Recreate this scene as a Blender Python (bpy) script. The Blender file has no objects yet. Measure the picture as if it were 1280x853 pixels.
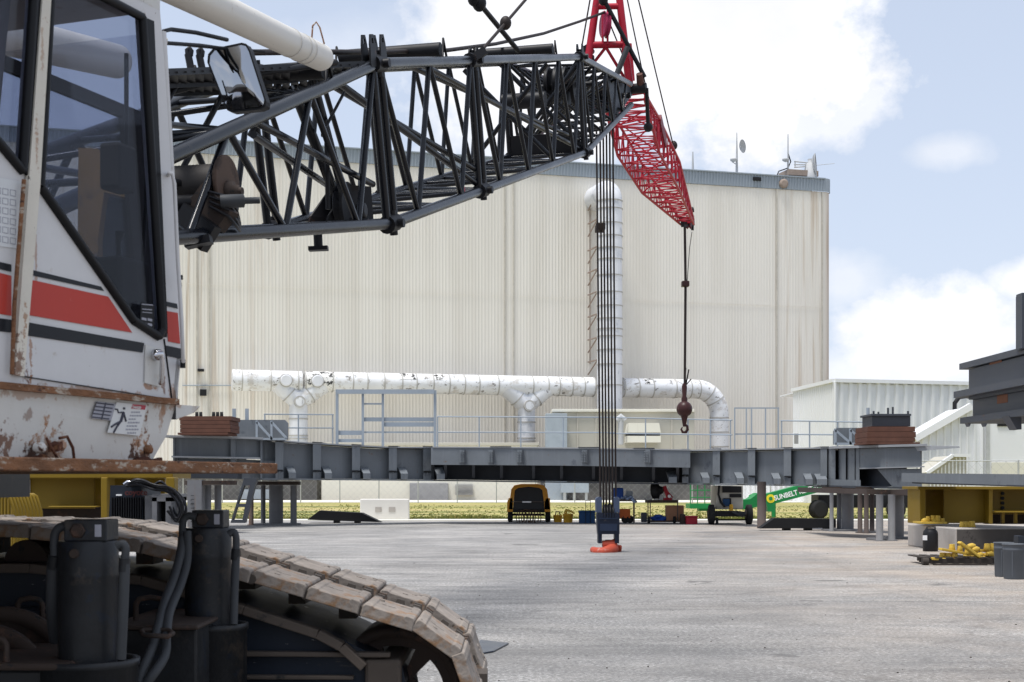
import bpy, bmesh, math, random
from mathutils import Vector, Matrix, noise as mnoise
from mathutils.geometry import tessellate_polygon
random.seed(7)
R = math.radians
scene = bpy.context.scene
COL = scene.collection
F = 1778.0; CX = 640.0; HZ = 603.0; CZ = 1.7
V = Vector

def pt(px, py, Y):
    return V(((px-CX)/F*Y, Y, CZ+(HZ-py)/F*Y))
def onplane(px, py, P0, N):
    d = V(((px-CX)/F, 1.0, (HZ-py)/F)); o = V((0, 0, CZ))
    t = (P0-o).dot(N)/d.dot(N)
    return o+d*t

# ------------------------------------------------------------------ materials
def nn(nt, typ, **kw):
    n = nt.nodes.new(typ)
    for k, v in kw.items():
        if k.startswith('i_'):
            n.inputs[k[2:].replace('_', ' ')].default_value = v
        else: setattr(n, k, v)
    return n
MATS = {}
def mat(name, col, rough=.55, metal=0.0, var=.18, vs=1.5, spot=None, spotamt=.45, spotscale=4, bump=0.0, bscale=30, stretch=(1,1,1), spot2=None, spot2amt=.3, spot2scale=12, streak=None, streakamt=.4, emit=0, coat=0):
    m = bpy.data.materials.new(name); m.use_nodes = True
    nt = m.node_tree; L = nt.links
    b = nt.nodes['Principled BSDF']
    b.inputs['Roughness'].default_value = rough
    b.inputs['Metallic'].default_value = metal
    b.inputs['Specular IOR Level'].default_value = .34 if name in ('black_boom_paint','worn_chrome') else .24
    if coat: b.inputs['Coat Weight'].default_value = coat
    tc = nn(nt, 'ShaderNodeTexCoord')
    mp = nn(nt, 'ShaderNodeMapping'); mp.inputs['Scale'].default_value = stretch
    L.new(tc.outputs['Object'], mp.inputs['Vector'])
    n1 = nn(nt, 'ShaderNodeTexNoise'); n1.inputs['Scale'].default_value = vs; n1.inputs['Detail'].default_value = 6; n1.inputs['Roughness'].default_value=.65
    L.new(mp.outputs[0], n1.inputs['Vector'])
    mr = nn(nt, 'ShaderNodeMapRange'); mr.inputs['From Min'].default_value=.25; mr.inputs['From Max'].default_value=.75
    mr.inputs['To Min'].default_value = 1-var; mr.inputs['To Max'].default_value = 1+var
    L.new(n1.outputs['Fac'], mr.inputs['Value'])
    mx = nn(nt, 'ShaderNodeVectorMath', operation='SCALE'); mx.inputs[0].default_value = col
    L.new(mr.outputs[0], mx.inputs['Scale'])
    cur = mx.outputs[0]
    def layer(cur, color, amt, scale, st, soft=.06, off=0):
        mp2 = nn(nt, 'ShaderNodeMapping'); mp2.inputs['Scale'].default_value = st; mp2.inputs['Location'].default_value=(off,off*.7,off*.3)
        L.new(tc.outputs['Object'], mp2.inputs['Vector'])
        n = nn(nt, 'ShaderNodeTexNoise'); n.inputs['Scale'].default_value = scale; n.inputs['Detail'].default_value = 7; n.inputs['Roughness'].default_value=.7
        L.new(mp2.outputs[0], n.inputs['Vector'])
        th = .685-.28*amt
        r = nn(nt, 'ShaderNodeMapRange'); r.inputs['From Min'].default_value = th; r.inputs['From Max'].default_value = th+soft
        L.new(n.outputs['Fac'], r.inputs['Value'])
        x = nn(nt, 'ShaderNodeMix', data_type='RGBA'); x.inputs[7].default_value = (*color, 1)
        L.new(r.outputs[0], x.inputs[0]); L.new(cur, x.inputs[6])
        return x.outputs[2]
    if streak: cur = layer(cur, streak, streakamt, 2.2, (2.2*stretch[0], 2.2*stretch[1], .12*stretch[2]), .22, 3)
    if spot: cur = layer(cur, spot, spotamt, spotscale, stretch, .08, 11)
    if spot2: cur = layer(cur, spot2, spot2amt, spot2scale, stretch, .04, 27)
    L.new(cur, b.inputs['Base Color'])
    mr2 = nn(nt, 'ShaderNodeMapRange'); mr2.inputs['To Min'].default_value=max(0.05,rough-.15); mr2.inputs['To Max'].default_value=min(1,rough+.15)
    L.new(n1.outputs['Fac'], mr2.inputs['Value']); L.new(mr2.outputs[0], b.inputs['Roughness'])
    if bump:
        n3 = nn(nt, 'ShaderNodeTexNoise'); n3.inputs['Scale'].default_value = bscale; n3.inputs['Detail'].default_value=5
        L.new(mp.outputs[0], n3.inputs['Vector'])
        bp = nn(nt, 'ShaderNodeBump'); bp.inputs['Strength'].default_value = bump; bp.inputs['Distance'].default_value=.02
        L.new(n3.outputs['Fac'], bp.inputs['Height']); L.new(bp.outputs[0], b.inputs['Normal'])
    MATS[name] = m
    return m

RUST = (.17,.065,.03)
M = {}
M['boom'] = mat('black_boom_paint', (.005,.006,.009), .27, var=.25, spot=(.03,.028,.027), spotamt=.25)
M['boom_top'] = mat('dark_steel', (.010,.010,.012), .5, spot=(.06,.03,.02), spotamt=.2)
M['red'] = mat('red_jib_paint', (.38,.012,.03), .45, spot=(.22,.02,.03), spotamt=.3)
M['rope'] = mat('greased_rope', (.025,.018,.016), .6, vs=8)
M['rustrope'] = mat('rusty_rope', (.09,.05,.035), .7)
M['rust'] = mat('rusty_steel', (.19,.09,.045), .8, var=.45, vs=6, spot=(.42,.36,.29), spotamt=.5, spotscale=11, stretch=(1,1,2.5), spot2=(.07,.035,.025), spot2amt=.35, bump=.5)
M['cab'] = mat('weathered_white_paint', (.60,.59,.585), .4, var=.07, vs=2, spot=(.48,.44,.40), spotamt=.22, spotscale=9, spot2=(.10,.045,.025), spot2amt=.0, spot2scale=22, bump=.06, bscale=8)
M['cab_skirt'] = mat('weathered_cream_paint', (.60,.585,.55), .5, var=.08, vs=3, spot=(.50,.44,.37), spotamt=.3, spotscale=6, spot2=(.12,.05,.028), spot2amt=.10, spot2scale=20, stretch=(1,1,.6), bump=.12, bscale=8)
M['cab_post'] = mat('chipped_cream_post', (.60,.56,.48), .5, spot=(.33,.2,.12), spotamt=.22, spotscale=14, spot2=(.04,.025,.02), spot2amt=.16, spot2scale=45)
M['gasket'] = mat('black_rubber', (.006,.006,.007), .5)
M['cab_red'] = mat('red_stripe_paint', (.45,.045,.03), .4, var=.06, vs=2, spot=(.52,.12,.09), spotamt=.15, spotscale=7)
M['cab_black'] = mat('black_stripe_paint', (.008,.009,.012), .4)
M['cab_in'] = mat('dark_interior', (.03,.028,.027), .8)
M['tan'] = mat('tan_paint', (.38,.21,.05), .6, spot=(.12,.08,.05))
M['decal_white'] = mat('white_decal', (.66,.66,.64), .5, var=.04)
M['decal_grey'] = mat('metal_nameplate', (.33,.33,.37), .4)
M['decal_ink'] = mat('dark_ink', (.06,.06,.08), .6)
M['decal_red'] = mat('red_decal', (.45,.06,.08), .5)
M['chrome'] = mat('worn_chrome', (.6,.6,.62), .2, metal=1)
M['whitepipe'] = mat('white_boom_tube', (.66,.63,.57), .4, var=.06, spot=(.45,.36,.26), spotamt=.22, spotscale=5, spot2=(.12,.07,.05), spot2amt=.08, spot2scale=30)
M['shoe'] = mat('worn_track_steel', (.25,.215,.185), .75, var=.4, vs=6, spot=(.24,.14,.075), spotamt=.42, spotscale=3.2, spot2=(.09,.075,.062), spot2amt=.40, spot2scale=9, bump=.35, bscale=25)
M['lug'] = mat('track_lug_steel', (.075,.062,.052), .7, spot=(.20,.11,.06), spotamt=.4)
M['navy'] = mat('scuffed_navy_paint', (.012,.017,.027), .5, var=.3, spot=(.10,.085,.07), spotamt=.22, spotscale=3, spot2=(.4,.4,.4), spot2amt=.1, spot2scale=14, stretch=(.5,1,2))
M['dusty'] = mat('dusty_frame_edge', (.10,.08,.065), .85, spot=(.03,.03,.03), spotamt=.4)
M['jack'] = mat('dark_jack_paint', (.019,.020,.022), .42, var=.35, vs=5, spot=(.05,.042,.036), spotamt=.4, spot2=(.018,.022,.03), spot2amt=.4, spot2scale=8, bump=.1)
M['hose'] = mat('grey_hose', (.045,.048,.052), .6)
M['brownsteel'] = mat('brown_grimy_steel', (.045,.032,.026), .75, spot=(.09,.05,.035), spotamt=.45, spot2=(.02,.02,.02), spot2amt=.3)
M['grey'] = mat('grey_primer', (.155,.170,.185), .5, var=.12, vs=.9, streak=(.20,.215,.235), streakamt=.5, spot=(.10,.11,.125), spotamt=.35, spotscale=1.2, spot2=(.15,.10,.07), spot2amt=.10, spot2scale=5)
M['grey_l'] = mat('light_grey_rail', (.30,.34,.38), .5, var=.1)
M['grey_top'] = mat('grey_flange', (.30,.31,.32), .6, var=.15, vs=.8)
M['grey_dk'] = mat('dark_grey_steel', (.055,.06,.07), .55, var=.15)
M['grey_beam'] = mat('dark_painted_beam', (.075,.083,.10), .5, var=.12, spot=(.16,.085,.05), spotamt=.08, spotscale=.8)
M['brownplate'] = mat('brown_weight_plate', (.115,.052,.035), .75, var=.25, vs=3)
M['conc_col'] = mat('grey_stand_paint', (.15,.15,.155), .7, var=.2, streak=(.20,.14,.10), streakamt=.4)
M['rustcol'] = mat('rust_streaked_pipe', (.19,.15,.13), .7, streak=(.28,.12,.05), streakamt=.6)
M['browncol'] = mat('brown_column', (.07,.055,.05), .75)
M['black'] = mat('black_plate', (.012,.012,.013), .6)
M['tyre'] = mat('tyre_rubber', (.02,.02,.02), .85, var=.3)
M['yel'] = mat('yellow_equipment_paint', (.21,.135,.012), .5, var=.08, spot=(.25,.14,.03), spotamt=.2)
M['orange'] = mat('amber_hood_paint', (.62,.27,.02), .4, var=.06)
M['yelb'] = mat('yellow_bucket_plastic', (.60,.33,.03), .6)
M['yelc'] = mat('bright_yellow_castings', (.62,.42,.07), .55, spot=(.35,.22,.06), spotamt=.3, spotscale=9)
M['conc'] = mat('concrete_block', (.40,.37,.34), .85, var=.12, vs=2, streak=(.30,.25,.21), streakamt=.45, bump=.3)
M['barrier'] = mat('white_barrier_paint', (.66,.64,.60), .8, var=.05)
M['plasticbk'] = mat('black_plastic', (.015,.015,.017), .4)
M['can'] = mat('grey_trash_plastic', (.10,.11,.125), .6, var=.06)
M['wood'] = mat('dark_pallet_wood', (.05,.042,.036), .85, spot=(.10,.08,.06), spotamt=.3)
M['blue'] = mat('blue_plastic', (.02,.07,.30), .6)
M['bluedk'] = mat('dark_blue_cooler', (.012,.05,.13), .6)
M['bluerag'] = mat('pale_blue_rag', (.30,.38,.55), .9)
M['hookblue'] = mat('dark_blue_block_paint', (.010,.015,.030), .5, spot=(.05,.045,.05), spotamt=.3)
M['hookside'] = mat('worn_blue_cheek', (.06,.08,.13), .5, spot=(.25,.26,.3), spotamt=.3)
M['hook'] = mat('orange_hook_paint', (.46,.075,.04), .5, spot=(.45,.25,.2), spotamt=.3, spotscale=7)
M['orangebox'] = mat('orange_plastic', (.45,.10,.02), .6)
M['redbox'] = mat('red_plastic', (.38,.02,.035), .5)
M['cart'] = mat('dull_cart_steel', (.10,.08,.07), .7)
M['card'] = mat('brown_cardboard', (.33,.17,.10), .9)
M['green'] = mat('green_lift_paint', (.015,.22,.06), .45, var=.08)
M['sign_w'] = mat('white_lettering', (.85,.85,.85), .5, var=.02)
M['sign_y'] = mat('yellow_badge', (.75,.62,.03), .5, var=.02)
M['beige'] = mat('beige_enclosure', (.46,.44,.38), .7, var=.05, vs=.4)
M['cream_l'] = mat('cream_low_wall', (.68,.66,.58), .8, var=.05, vs=.2, streak=(.55,.52,.46), streakamt=.3)
M['whiteb'] = mat('white_metal_siding', (.72,.73,.75), .5, var=.03, vs=.2)
M['beige_dk'] = mat('grey_louvre', (.28,.28,.29), .7)
M['duct'] = mat('white_duct_jacket', (.71,.72,.74), .5, var=.08, vs=.6, spot=(.54,.52,.50), spotamt=.55, spotscale=.9, stretch=(1,1,1.4), bump=.6, bscale=2.2, spot2=(.22,.21,.20), spot2amt=.32, spot2scale=1.6)
M['duct_bad'] = mat('peeling_duct_jacket', (.76,.75,.73), .6, var=.06, vs=.6, spot=(.30,.28,.26), spotamt=.36, spotscale=.9, spot2=(.05,.05,.05), spot2amt=.55, spot2scale=1.8)
M['duct_w'] = mat('galvanised_duct', (.66,.67,.70), .38, var=.07, vs=.5, spot=(.50,.52,.56), spotamt=.5, spotscale=.8, bump=.5, bscale=2)
M['band'] = mat('duct_band', (.42,.41,.39), .6)
M['bracket'] = mat('rusty_bracket', (.30,.24,.20), .8)
M['fence'] = mat('galvanised_fence', (.42,.43,.43), .6)
M['antenna'] = mat('weathered_antenna', (.42,.43,.44), .6, var=.1)
M['welder'] = mat('dark_welder_case', (.02,.025,.035), .5)
M['welder_g'] = mat('grey_welder_end', (.20,.20,.21), .5)
M['cable'] = mat('black_cable', (.012,.012,.015), .4)
M['grease'] = mat('hook_ball_paint', (.045,.016,.015), .4, spot=(.10,.05,.04), spotamt=.3)
M['asphalt_patch'] = mat('dark_sheet', (.05,.06,.08), .3)
M['curtain'] = mat('pale_curtain', (.42,.38,.36), .9)
M['paper'] = mat('paper_chart', (.62,.63,.63), .7, var=.03)

# corrugated wall material with stains
def wallmat():
    m = mat('cream_corrugated_cladding', (.71,.68,.62), .6, var=.03, vs=.06, streak=None)
    nt = m.node_tree; L = nt.links; b = nt.nodes['Principled BSDF']
    src = b.inputs['Base Color'].links[0].from_socket
    g = nn(nt, 'ShaderNodeTexCoord'); sp = nn(nt, 'ShaderNodeSeparateXYZ'); L.new(g.outputs['Object'], sp.inputs[0])
    # rust streaks towards the right-hand corner and along the left bays
    def ramp(a, b_, sock, inv=False):
        r = nn(nt, 'ShaderNodeMapRange'); r.inputs['From Min'].default_value=a; r.inputs['From Max'].default_value=b_
        L.new(sock, r.inputs['Value']); return r.outputs[0]
    def mul(a, b_):
        x = nn(nt, 'ShaderNodeMath', operation='MULTIPLY'); L.new(a, x.inputs[0])
        if isinstance(b_, float): x.inputs[1].default_value=b_
        else: L.new(b_, x.inputs[1])
        return x.outputs[0]
    mp = nn(nt, 'ShaderNodeMapping'); mp.inputs['Scale'].default_value=(1.7,1.7,.055); L.new(g.outputs['Object'], mp.inputs['Vector'])
    n = nn(nt, 'ShaderNodeTexNoise'); n.inputs['Scale'].default_value=1.2; n.inputs['Detail'].default_value=5; L.new(mp.outputs[0], n.inputs['Vector'])
    st = ramp(.52,.68,n.outputs['Fac'])
    xr = ramp(27.0, 33.5, sp.outputs['X'])
    xl = ramp(-20.0, -31.0, sp.outputs['X'])
    s1 = mul(st, xr); s2 = mul(mul(st, xl), .8)
    ad = nn(nt, 'ShaderNodeMath', operation='ADD'); L.new(s1, ad.inputs[0]); L.new(s2, ad.inputs[1]); ad.use_clamp=True
    mx = nn(nt, 'ShaderNodeMix', data_type='RGBA'); mx.inputs[7].default_value=(.45,.36,.27,1)
    L.new(ad.outputs[0], mx.inputs[0]); L.new(src, mx.inputs[6])
    # edge grime at the rounded corner
    e = ramp(33.9, 34.6, sp.outputs['X'])
    mx2 = nn(nt, 'ShaderNodeMix', data_type='RGBA'); mx2.inputs[7].default_value=(.36,.25,.18,1)
    L.new(mul(e,.75), mx2.inputs[0]); L.new(mx.outputs[2], mx2.inputs[6])
    # general faint dirt streaks
    mp3 = nn(nt, 'ShaderNodeMapping'); mp3.inputs['Scale'].default_value=(.5,.5,.03); L.new(g.outputs['Object'], mp3.inputs['Vector'])
    n3 = nn(nt, 'ShaderNodeTexNoise'); n3.inputs['Scale'].default_value=1.0; n3.inputs['Detail'].default_value=6; L.new(mp3.outputs[0], n3.inputs['Vector'])
    mx3 = nn(nt, 'ShaderNodeMix', data_type='RGBA'); mx3.inputs[7].default_value=(.56,.525,.46,1)
    L.new(mul(ramp(.45,.8,n3.outputs['Fac']),.6), mx3.inputs[0]); L.new(mx2.outputs[2], mx3.inputs[6])
    L.new(mx3.outputs[2], b.inputs['Base Color'])
    return m
M['wall'] = wallmat()
M['wallband'] = mat('blue_grey_parapet', (.28,.32,.36), .55, var=.05, vs=.2, streak=(.20,.22,.24), streakamt=.2)

def stains(m, lst, ns=20, amp=1.5):
    nt=m.node_tree; L=nt.links; b=nt.nodes['Principled BSDF']; cur=b.inputs['Base Color'].links[0].from_socket
    tc=nn(nt,'ShaderNodeTexCoord'); n=nn(nt,'ShaderNodeTexNoise'); n.inputs['Scale'].default_value=ns; n.inputs['Detail'].default_value=7; n.inputs['Roughness'].default_value=.7
    L.new(tc.outputs['Object'],n.inputs['Vector'])
    for (c,rx,rz,col,k) in lst:
        s1=nn(nt,'ShaderNodeVectorMath',operation='SUBTRACT'); L.new(tc.outputs['Object'],s1.inputs[0]); s1.inputs[1].default_value=tuple(c)
        s2=nn(nt,'ShaderNodeVectorMath',operation='MULTIPLY'); L.new(s1.outputs[0],s2.inputs[0]); s2.inputs[1].default_value=(.85/rx,.85/rx,.66/rz)
        ln=nn(nt,'ShaderNodeVectorMath',operation='LENGTH'); L.new(s2.outputs[0],ln.inputs[0])
        a=nn(nt,'ShaderNodeMath',operation='MULTIPLY_ADD'); L.new(n.outputs['Fac'],a.inputs[0]); a.inputs[1].default_value=amp*4; a.inputs[2].default_value=1-amp*2
        d=nn(nt,'ShaderNodeMath',operation='SUBTRACT'); L.new(a.outputs[0],d.inputs[0]); L.new(ln.outputs['Value'],d.inputs[1])
        r=nn(nt,'ShaderNodeMapRange'); r.inputs['From Min'].default_value=0; r.inputs['From Max'].default_value=.35; r.inputs['To Max'].default_value=k; L.new(d.outputs[0],r.inputs['Value'])
        x=nn(nt,'ShaderNodeMix',data_type='RGBA'); x.inputs[7].default_value=(*col,1); L.new(r.outputs[0],x.inputs[0]); L.new(cur,x.inputs[6]); cur=x.outputs[2]
    L.new(cur,b.inputs['Base Color'])
def glassmat(name, tint, mixf):
    m = bpy.data.materials.new(name); m.use_nodes = True; nt = m.node_tree; L = nt.links
    nt.nodes.remove(nt.nodes['Principled BSDF']); out = nt.nodes['Material Output']
    tr = nn(nt, 'ShaderNodeBsdfTransparent'); tr.inputs[0].default_value = (*tint, 1)
    gl = nn(nt, 'ShaderNodeBsdfGlossy'); gl.inputs['Roughness'].default_value=.03; gl.inputs[0].default_value=(.8,.8,.8,1)
    fr = nn(nt, 'ShaderNodeFresnel'); fr.inputs[0].default_value=1.5
    mx = nn(nt, 'ShaderNodeMixShader'); mx.inputs[0].default_value=.03; L.new(tr.outputs[0], mx.inputs[1]); L.new(gl.outputs[0], mx.inputs[2])
    df = nn(nt, 'ShaderNodeBsdfDiffuse'); df.inputs[0].default_value=(.35,.33,.32,1)
    mx2 = nn(nt, 'ShaderNodeMixShader'); mx2.inputs[0].default_value=mixf; L.new(mx.outputs[0], mx2.inputs[1]); L.new(df.outputs[0], mx2.inputs[2])
    L.new(mx2.outputs[0], out.inputs[0]); return m
M['glass'] = glassmat('dusty_tinted_glass', (.62,.64,.70), .004)
M['glass2'] = glassmat('rear_tinted_glass', (.87,.88,.91), .003)
m = bpy.data.materials.new('mirror_glass'); m.use_nodes=True
m.node_tree.nodes['Principled BSDF'].inputs['Metallic'].default_value=1
m.node_tree.nodes['Principled BSDF'].inputs['Roughness'].default_value=.04
m.node_tree.nodes['Principled BSDF'].inputs['Base Color'].default_value=(.42,.43,.45,1)
M['mirror'] = m

def groundmat():
    m = bpy.data.materials.new('worn_concrete_pavement'); m.use_nodes = True
    nt = m.node_tree; L = nt.links; b = nt.nodes['Principled BSDF']; b.inputs['Roughness'].default_value=.8
    tc = nn(nt, 'ShaderNodeTexCoord')
    def noise(scale, st=(1,1,1), det=6, ro=.6, rot=0, off=0):
        mp = nn(nt, 'ShaderNodeMapping'); mp.inputs['Scale'].default_value=st; mp.inputs['Rotation'].default_value=(0,0,rot); mp.inputs['Location'].default_value=(off,off,0)
        L.new(tc.outputs['Object'], mp.inputs['Vector'])
        n = nn(nt, 'ShaderNodeTexNoise'); n.inputs['Scale'].default_value=scale; n.inputs['Detail'].default_value=det; n.inputs['Roughness'].default_value=ro
        L.new(mp.outputs[0], n.inputs['Vector']); return n.outputs['Fac']
    def mr(s, a, b_, c=0, d=1):
        r = nn(nt, 'ShaderNodeMapRange'); r.inputs['From Min'].default_value=a; r.inputs['From Max'].default_value=b_; r.inputs['To Min'].default_value=c; r.inputs['To Max'].default_value=d
        L.new(s, r.inputs['Value']); return r.outputs[0]
    def mix(f, a, color):
        x = nn(nt, 'ShaderNodeMix', data_type='RGBA'); x.inputs[7].default_value=(*color,1); L.new(f, x.inputs[0])
        if isinstance(a, tuple): x.inputs[6].default_value=(*a,1)
        else: L.new(a, x.inputs[6])
        return x.outputs[2]
    c = mix(mr(noise(.18), .35,.65), (.36,.335,.305), (.28,.265,.245))
    c = mix(mr(noise(1.1, (.45,1.3,1), rot=R(12)), .48,.64,0,.75), c, (.22,.21,.20))      # drag marks
    c = mix(mr(noise(.5, (.25,1.6,1), rot=R(-18), off=9), .50,.66,0,.65), c, (.20,.19,.185))
    c = mix(mr(noise(.35, off=31), .53,.64,0,.55), c, (.17,.165,.16))
    c = mix(mr(noise(.8, (.12,2.2,1), rot=R(4), off=14), .52,.64,0,.6), c, (.17,.16,.15))
    c = mix(mr(noise(2.6, (.3,1.6,1), rot=R(-8), off=44), .54,.66,0,.6), c, (.42,.40,.375))       # damp/oil areas
    # pavement gets darker towards the near side of the yard
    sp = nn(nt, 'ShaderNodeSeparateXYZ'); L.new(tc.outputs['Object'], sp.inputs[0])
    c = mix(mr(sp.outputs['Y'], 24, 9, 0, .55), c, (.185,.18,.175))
    # rust tint towards the right stands
    a = nn(nt, 'ShaderNodeMath', operation='MULTIPLY'); L.new(mr(sp.outputs['X'], 2.5, 11), a.inputs[0]); L.new(mr(noise(.4,off=5),.35,.65,.1,.75), a.inputs[1])
    c = mix(a.outputs[0], c, (.40,.33,.26))
    c = mix(mr(noise(.9, (.07,2.4,1), rot=R(52), off=61), .55,.63,0,.6), c, (.15,.145,.14))
    c = mix(mr(noise(1.1, (.06,2.6,1), rot=R(-40), off=71), .57,.64,0,.6), c, (.15,.145,.14))
    c = mix(mr(noise(.75, off=81, det=8, ro=.7), .50,.64,0,.65), c, (.165,.16,.155))
    # aggregate speckle
    c = mix(mr(noise(21, det=4, ro=.75), .50,.60,0,.75), c, (.50,.49,.47))
    c = mix(mr(noise(24, det=4, ro=.75, off=3), .50,.60,0,.85), c, (.10,.10,.10))
    c = mix(mr(noise(7, det=5, ro=.75, off=3), .56,.68,0,.5), c, (.15,.145,.14))
    # cracks
    vo = nn(nt, 'ShaderNodeTexVoronoi', feature='DISTANCE_TO_EDGE'); vo.inputs['Scale'].default_value=.16
    ds = nn(nt, 'ShaderNodeVectorMath', operation='ADD'); 
    nz = nn(nt, 'ShaderNodeTexNoise'); nz.inputs['Scale'].default_value=.9; nz.inputs['Detail'].default_value=5; L.new(tc.outputs['Object'], nz.inputs['Vector'])
    L.new(tc.outputs['Object'], ds.inputs[0]); L.new(nz.outputs['Color'], ds.inputs[1]); L.new(ds.outputs[0], vo.inputs['Vector'])
    c = mix(mr(vo.outputs['Distance'], .004, .0005, 0, .35), c, (.13,.12,.11))
    def mulv(c, f):
        x = nn(nt, 'ShaderNodeVectorMath', operation='SCALE'); L.new(c, x.inputs[0]); L.new(f, x.inputs['Scale']); return x.outputs[0]
    c = mulv(c, mr(noise(.22, (1,1,1), det=8, ro=.65, off=91), .38,.62,.84,1.14))
    c = mulv(c, mr(noise(.9, (.5,1.2,1), det=9, ro=.7, rot=R(20), off=17), .42,.62,1.08,.84))
    c = mulv(c, mr(noise(.6, (.25,1.3,1), det=9, ro=.72, rot=R(48), off=27), .53,.66,1.0,.76))
    c = mulv(c, mr(noise(.6, (.25,1.3,1), det=9, ro=.72, rot=R(-40), off=37), .54,.66,1.0,.78))
    c = mulv(c, mr(noise(2.4, (1,1,1), det=9, ro=.75, off=57), .55,.68,1.0,.62))
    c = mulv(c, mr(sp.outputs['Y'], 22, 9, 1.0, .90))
    # long tyre and joint lines, broken by wear
    wob = noise(.7, det=6, off=3)
    brk = mr(noise(2.2, det=6, ro=.7, off=8), .44,.56)
    for (x0,y0,x1,y1,w_,k_) in ((.14,18.7,4.96,22.9,.10,.45),(-.6,17.2,5.4,21.6,.05,.35),(6.3,24.4,5.5,15.3,.05,.4),(9.5,24,3.0,12,.06,.4),(-4,30,9,34,.07,.35),(-3,42,10,37,.08,.3),(2,14,4.2,11,.12,.35)):
        dx,dy=x1-x0,y1-y0; l=math.hypot(dx,dy); nx,ny=-dy/l,dx/l
        dt=nn(nt,'ShaderNodeVectorMath',operation='DOT_PRODUCT'); L.new(tc.outputs['Object'],dt.inputs[0]); dt.inputs[1].default_value=(nx,ny,0)
        a1=nn(nt,'ShaderNodeMath',operation='MULTIPLY_ADD'); L.new(wob,a1.inputs[0]); a1.inputs[1].default_value=.9; L.new(dt.outputs['Value'],a1.inputs[2])
        a2=nn(nt,'ShaderNodeMath',operation='SUBTRACT'); L.new(a1.outputs[0],a2.inputs[0]); a2.inputs[1].default_value=nx*x0+ny*y0+.45
        a3=nn(nt,'ShaderNodeMath',operation='ABSOLUTE'); L.new(a2.outputs[0],a3.inputs[0])
        mk=mr(a3.outputs[0], w_*1.6, w_*.4, 0, k_); a4=nn(nt,'ShaderNodeMath',operation='MULTIPLY'); L.new(mk,a4.inputs[0]); L.new(brk,a4.inputs[1])
        c = mix(a4.outputs[0], c, (.10,.095,.09))
    wx = nn(nt,'ShaderNodeMath',operation='MULTIPLY'); L.new(mr(sp.outputs['X'], 1.5, 9.5), wx.inputs[0]); L.new(mr(noise(.45, det=7, off=5), .40,.62,.05,.45), wx.inputs[1])
    c = mix(wx.outputs[0], c, (.40,.31,.23))
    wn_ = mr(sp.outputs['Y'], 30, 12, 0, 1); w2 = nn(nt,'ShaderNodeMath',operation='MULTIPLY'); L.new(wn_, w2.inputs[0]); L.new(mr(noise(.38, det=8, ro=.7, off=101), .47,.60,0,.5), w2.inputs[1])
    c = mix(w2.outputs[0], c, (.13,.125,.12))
    L.new(c, b.inputs['Base Color'])
    bp = nn(nt, 'ShaderNodeBump'); bp.inputs['Strength'].default_value=.5; bp.inputs['Distance'].default_value=.012
    L.new(noise(24, det=6, ro=.8), bp.inputs['Height']); L.new(bp.outputs[0], b.inputs['Normal'])
    return m
M['ground'] = groundmat()
def grassmat():
    m = bpy.data.materials.new('dry_grass_turf'); m.use_nodes = True
    nt = m.node_tree; L = nt.links; b = nt.nodes['Principled BSDF']; b.inputs['Roughness'].default_value=.95
    tc = nn(nt, 'ShaderNodeTexCoord')
    def noise(scale, st, off=0):
        mp = nn(nt, 'ShaderNodeMapping'); mp.inputs['Scale'].default_value=st; mp.inputs['Location'].default_value=(off,off,0)
        L.new(tc.outputs['Object'], mp.inputs['Vector'])
        n = nn(nt, 'ShaderNodeTexNoise'); n.inputs['Scale'].default_value=scale; n.inputs['Detail'].default_value=6
        L.new(mp.outputs[0], n.inputs['Vector']); return n.outputs['Fac']
    r = nn(nt, 'ShaderNodeValToRGB'); L.new(noise(.12,(.35,2,1)), r.inputs[0])
    e = r.color_ramp.elements; e[0].position=.40; e[0].color=(.13,.14,.035,1); e[1].position=.60; e[1].color=(.38,.31,.13,1)
    e2 = r.color_ramp.elements.new(.5); e2.color=(.30,.28,.075,1)
    r2 = nn(nt, 'ShaderNodeMapRange'); r2.inputs['From Min'].default_value=.55; r2.inputs['From Max'].default_value=.75; L.new(noise(1.6,(1,1,1),4), r2.inputs['Value'])
    x = nn(nt, 'ShaderNodeMix', data_type='RGBA'); x.inputs[7].default_value=(.36,.30,.17,1); L.new(r2.outputs[0], x.inputs[0]); L.new(r.outputs[0], x.inputs[6])
    L.new(x.outputs[2], b.inputs['Base Color']); return m
M['grass'] = grassmat()
M['blade'] = mat('grass_blade', (.13,.15,.035), .8, var=.4, vs=1.0, spot=(.30,.26,.09), spotamt=.6, spotscale=1.5)
M['soil'] = mat('sandy_soil', (.34,.30,.24), .95, vs=.3)

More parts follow.
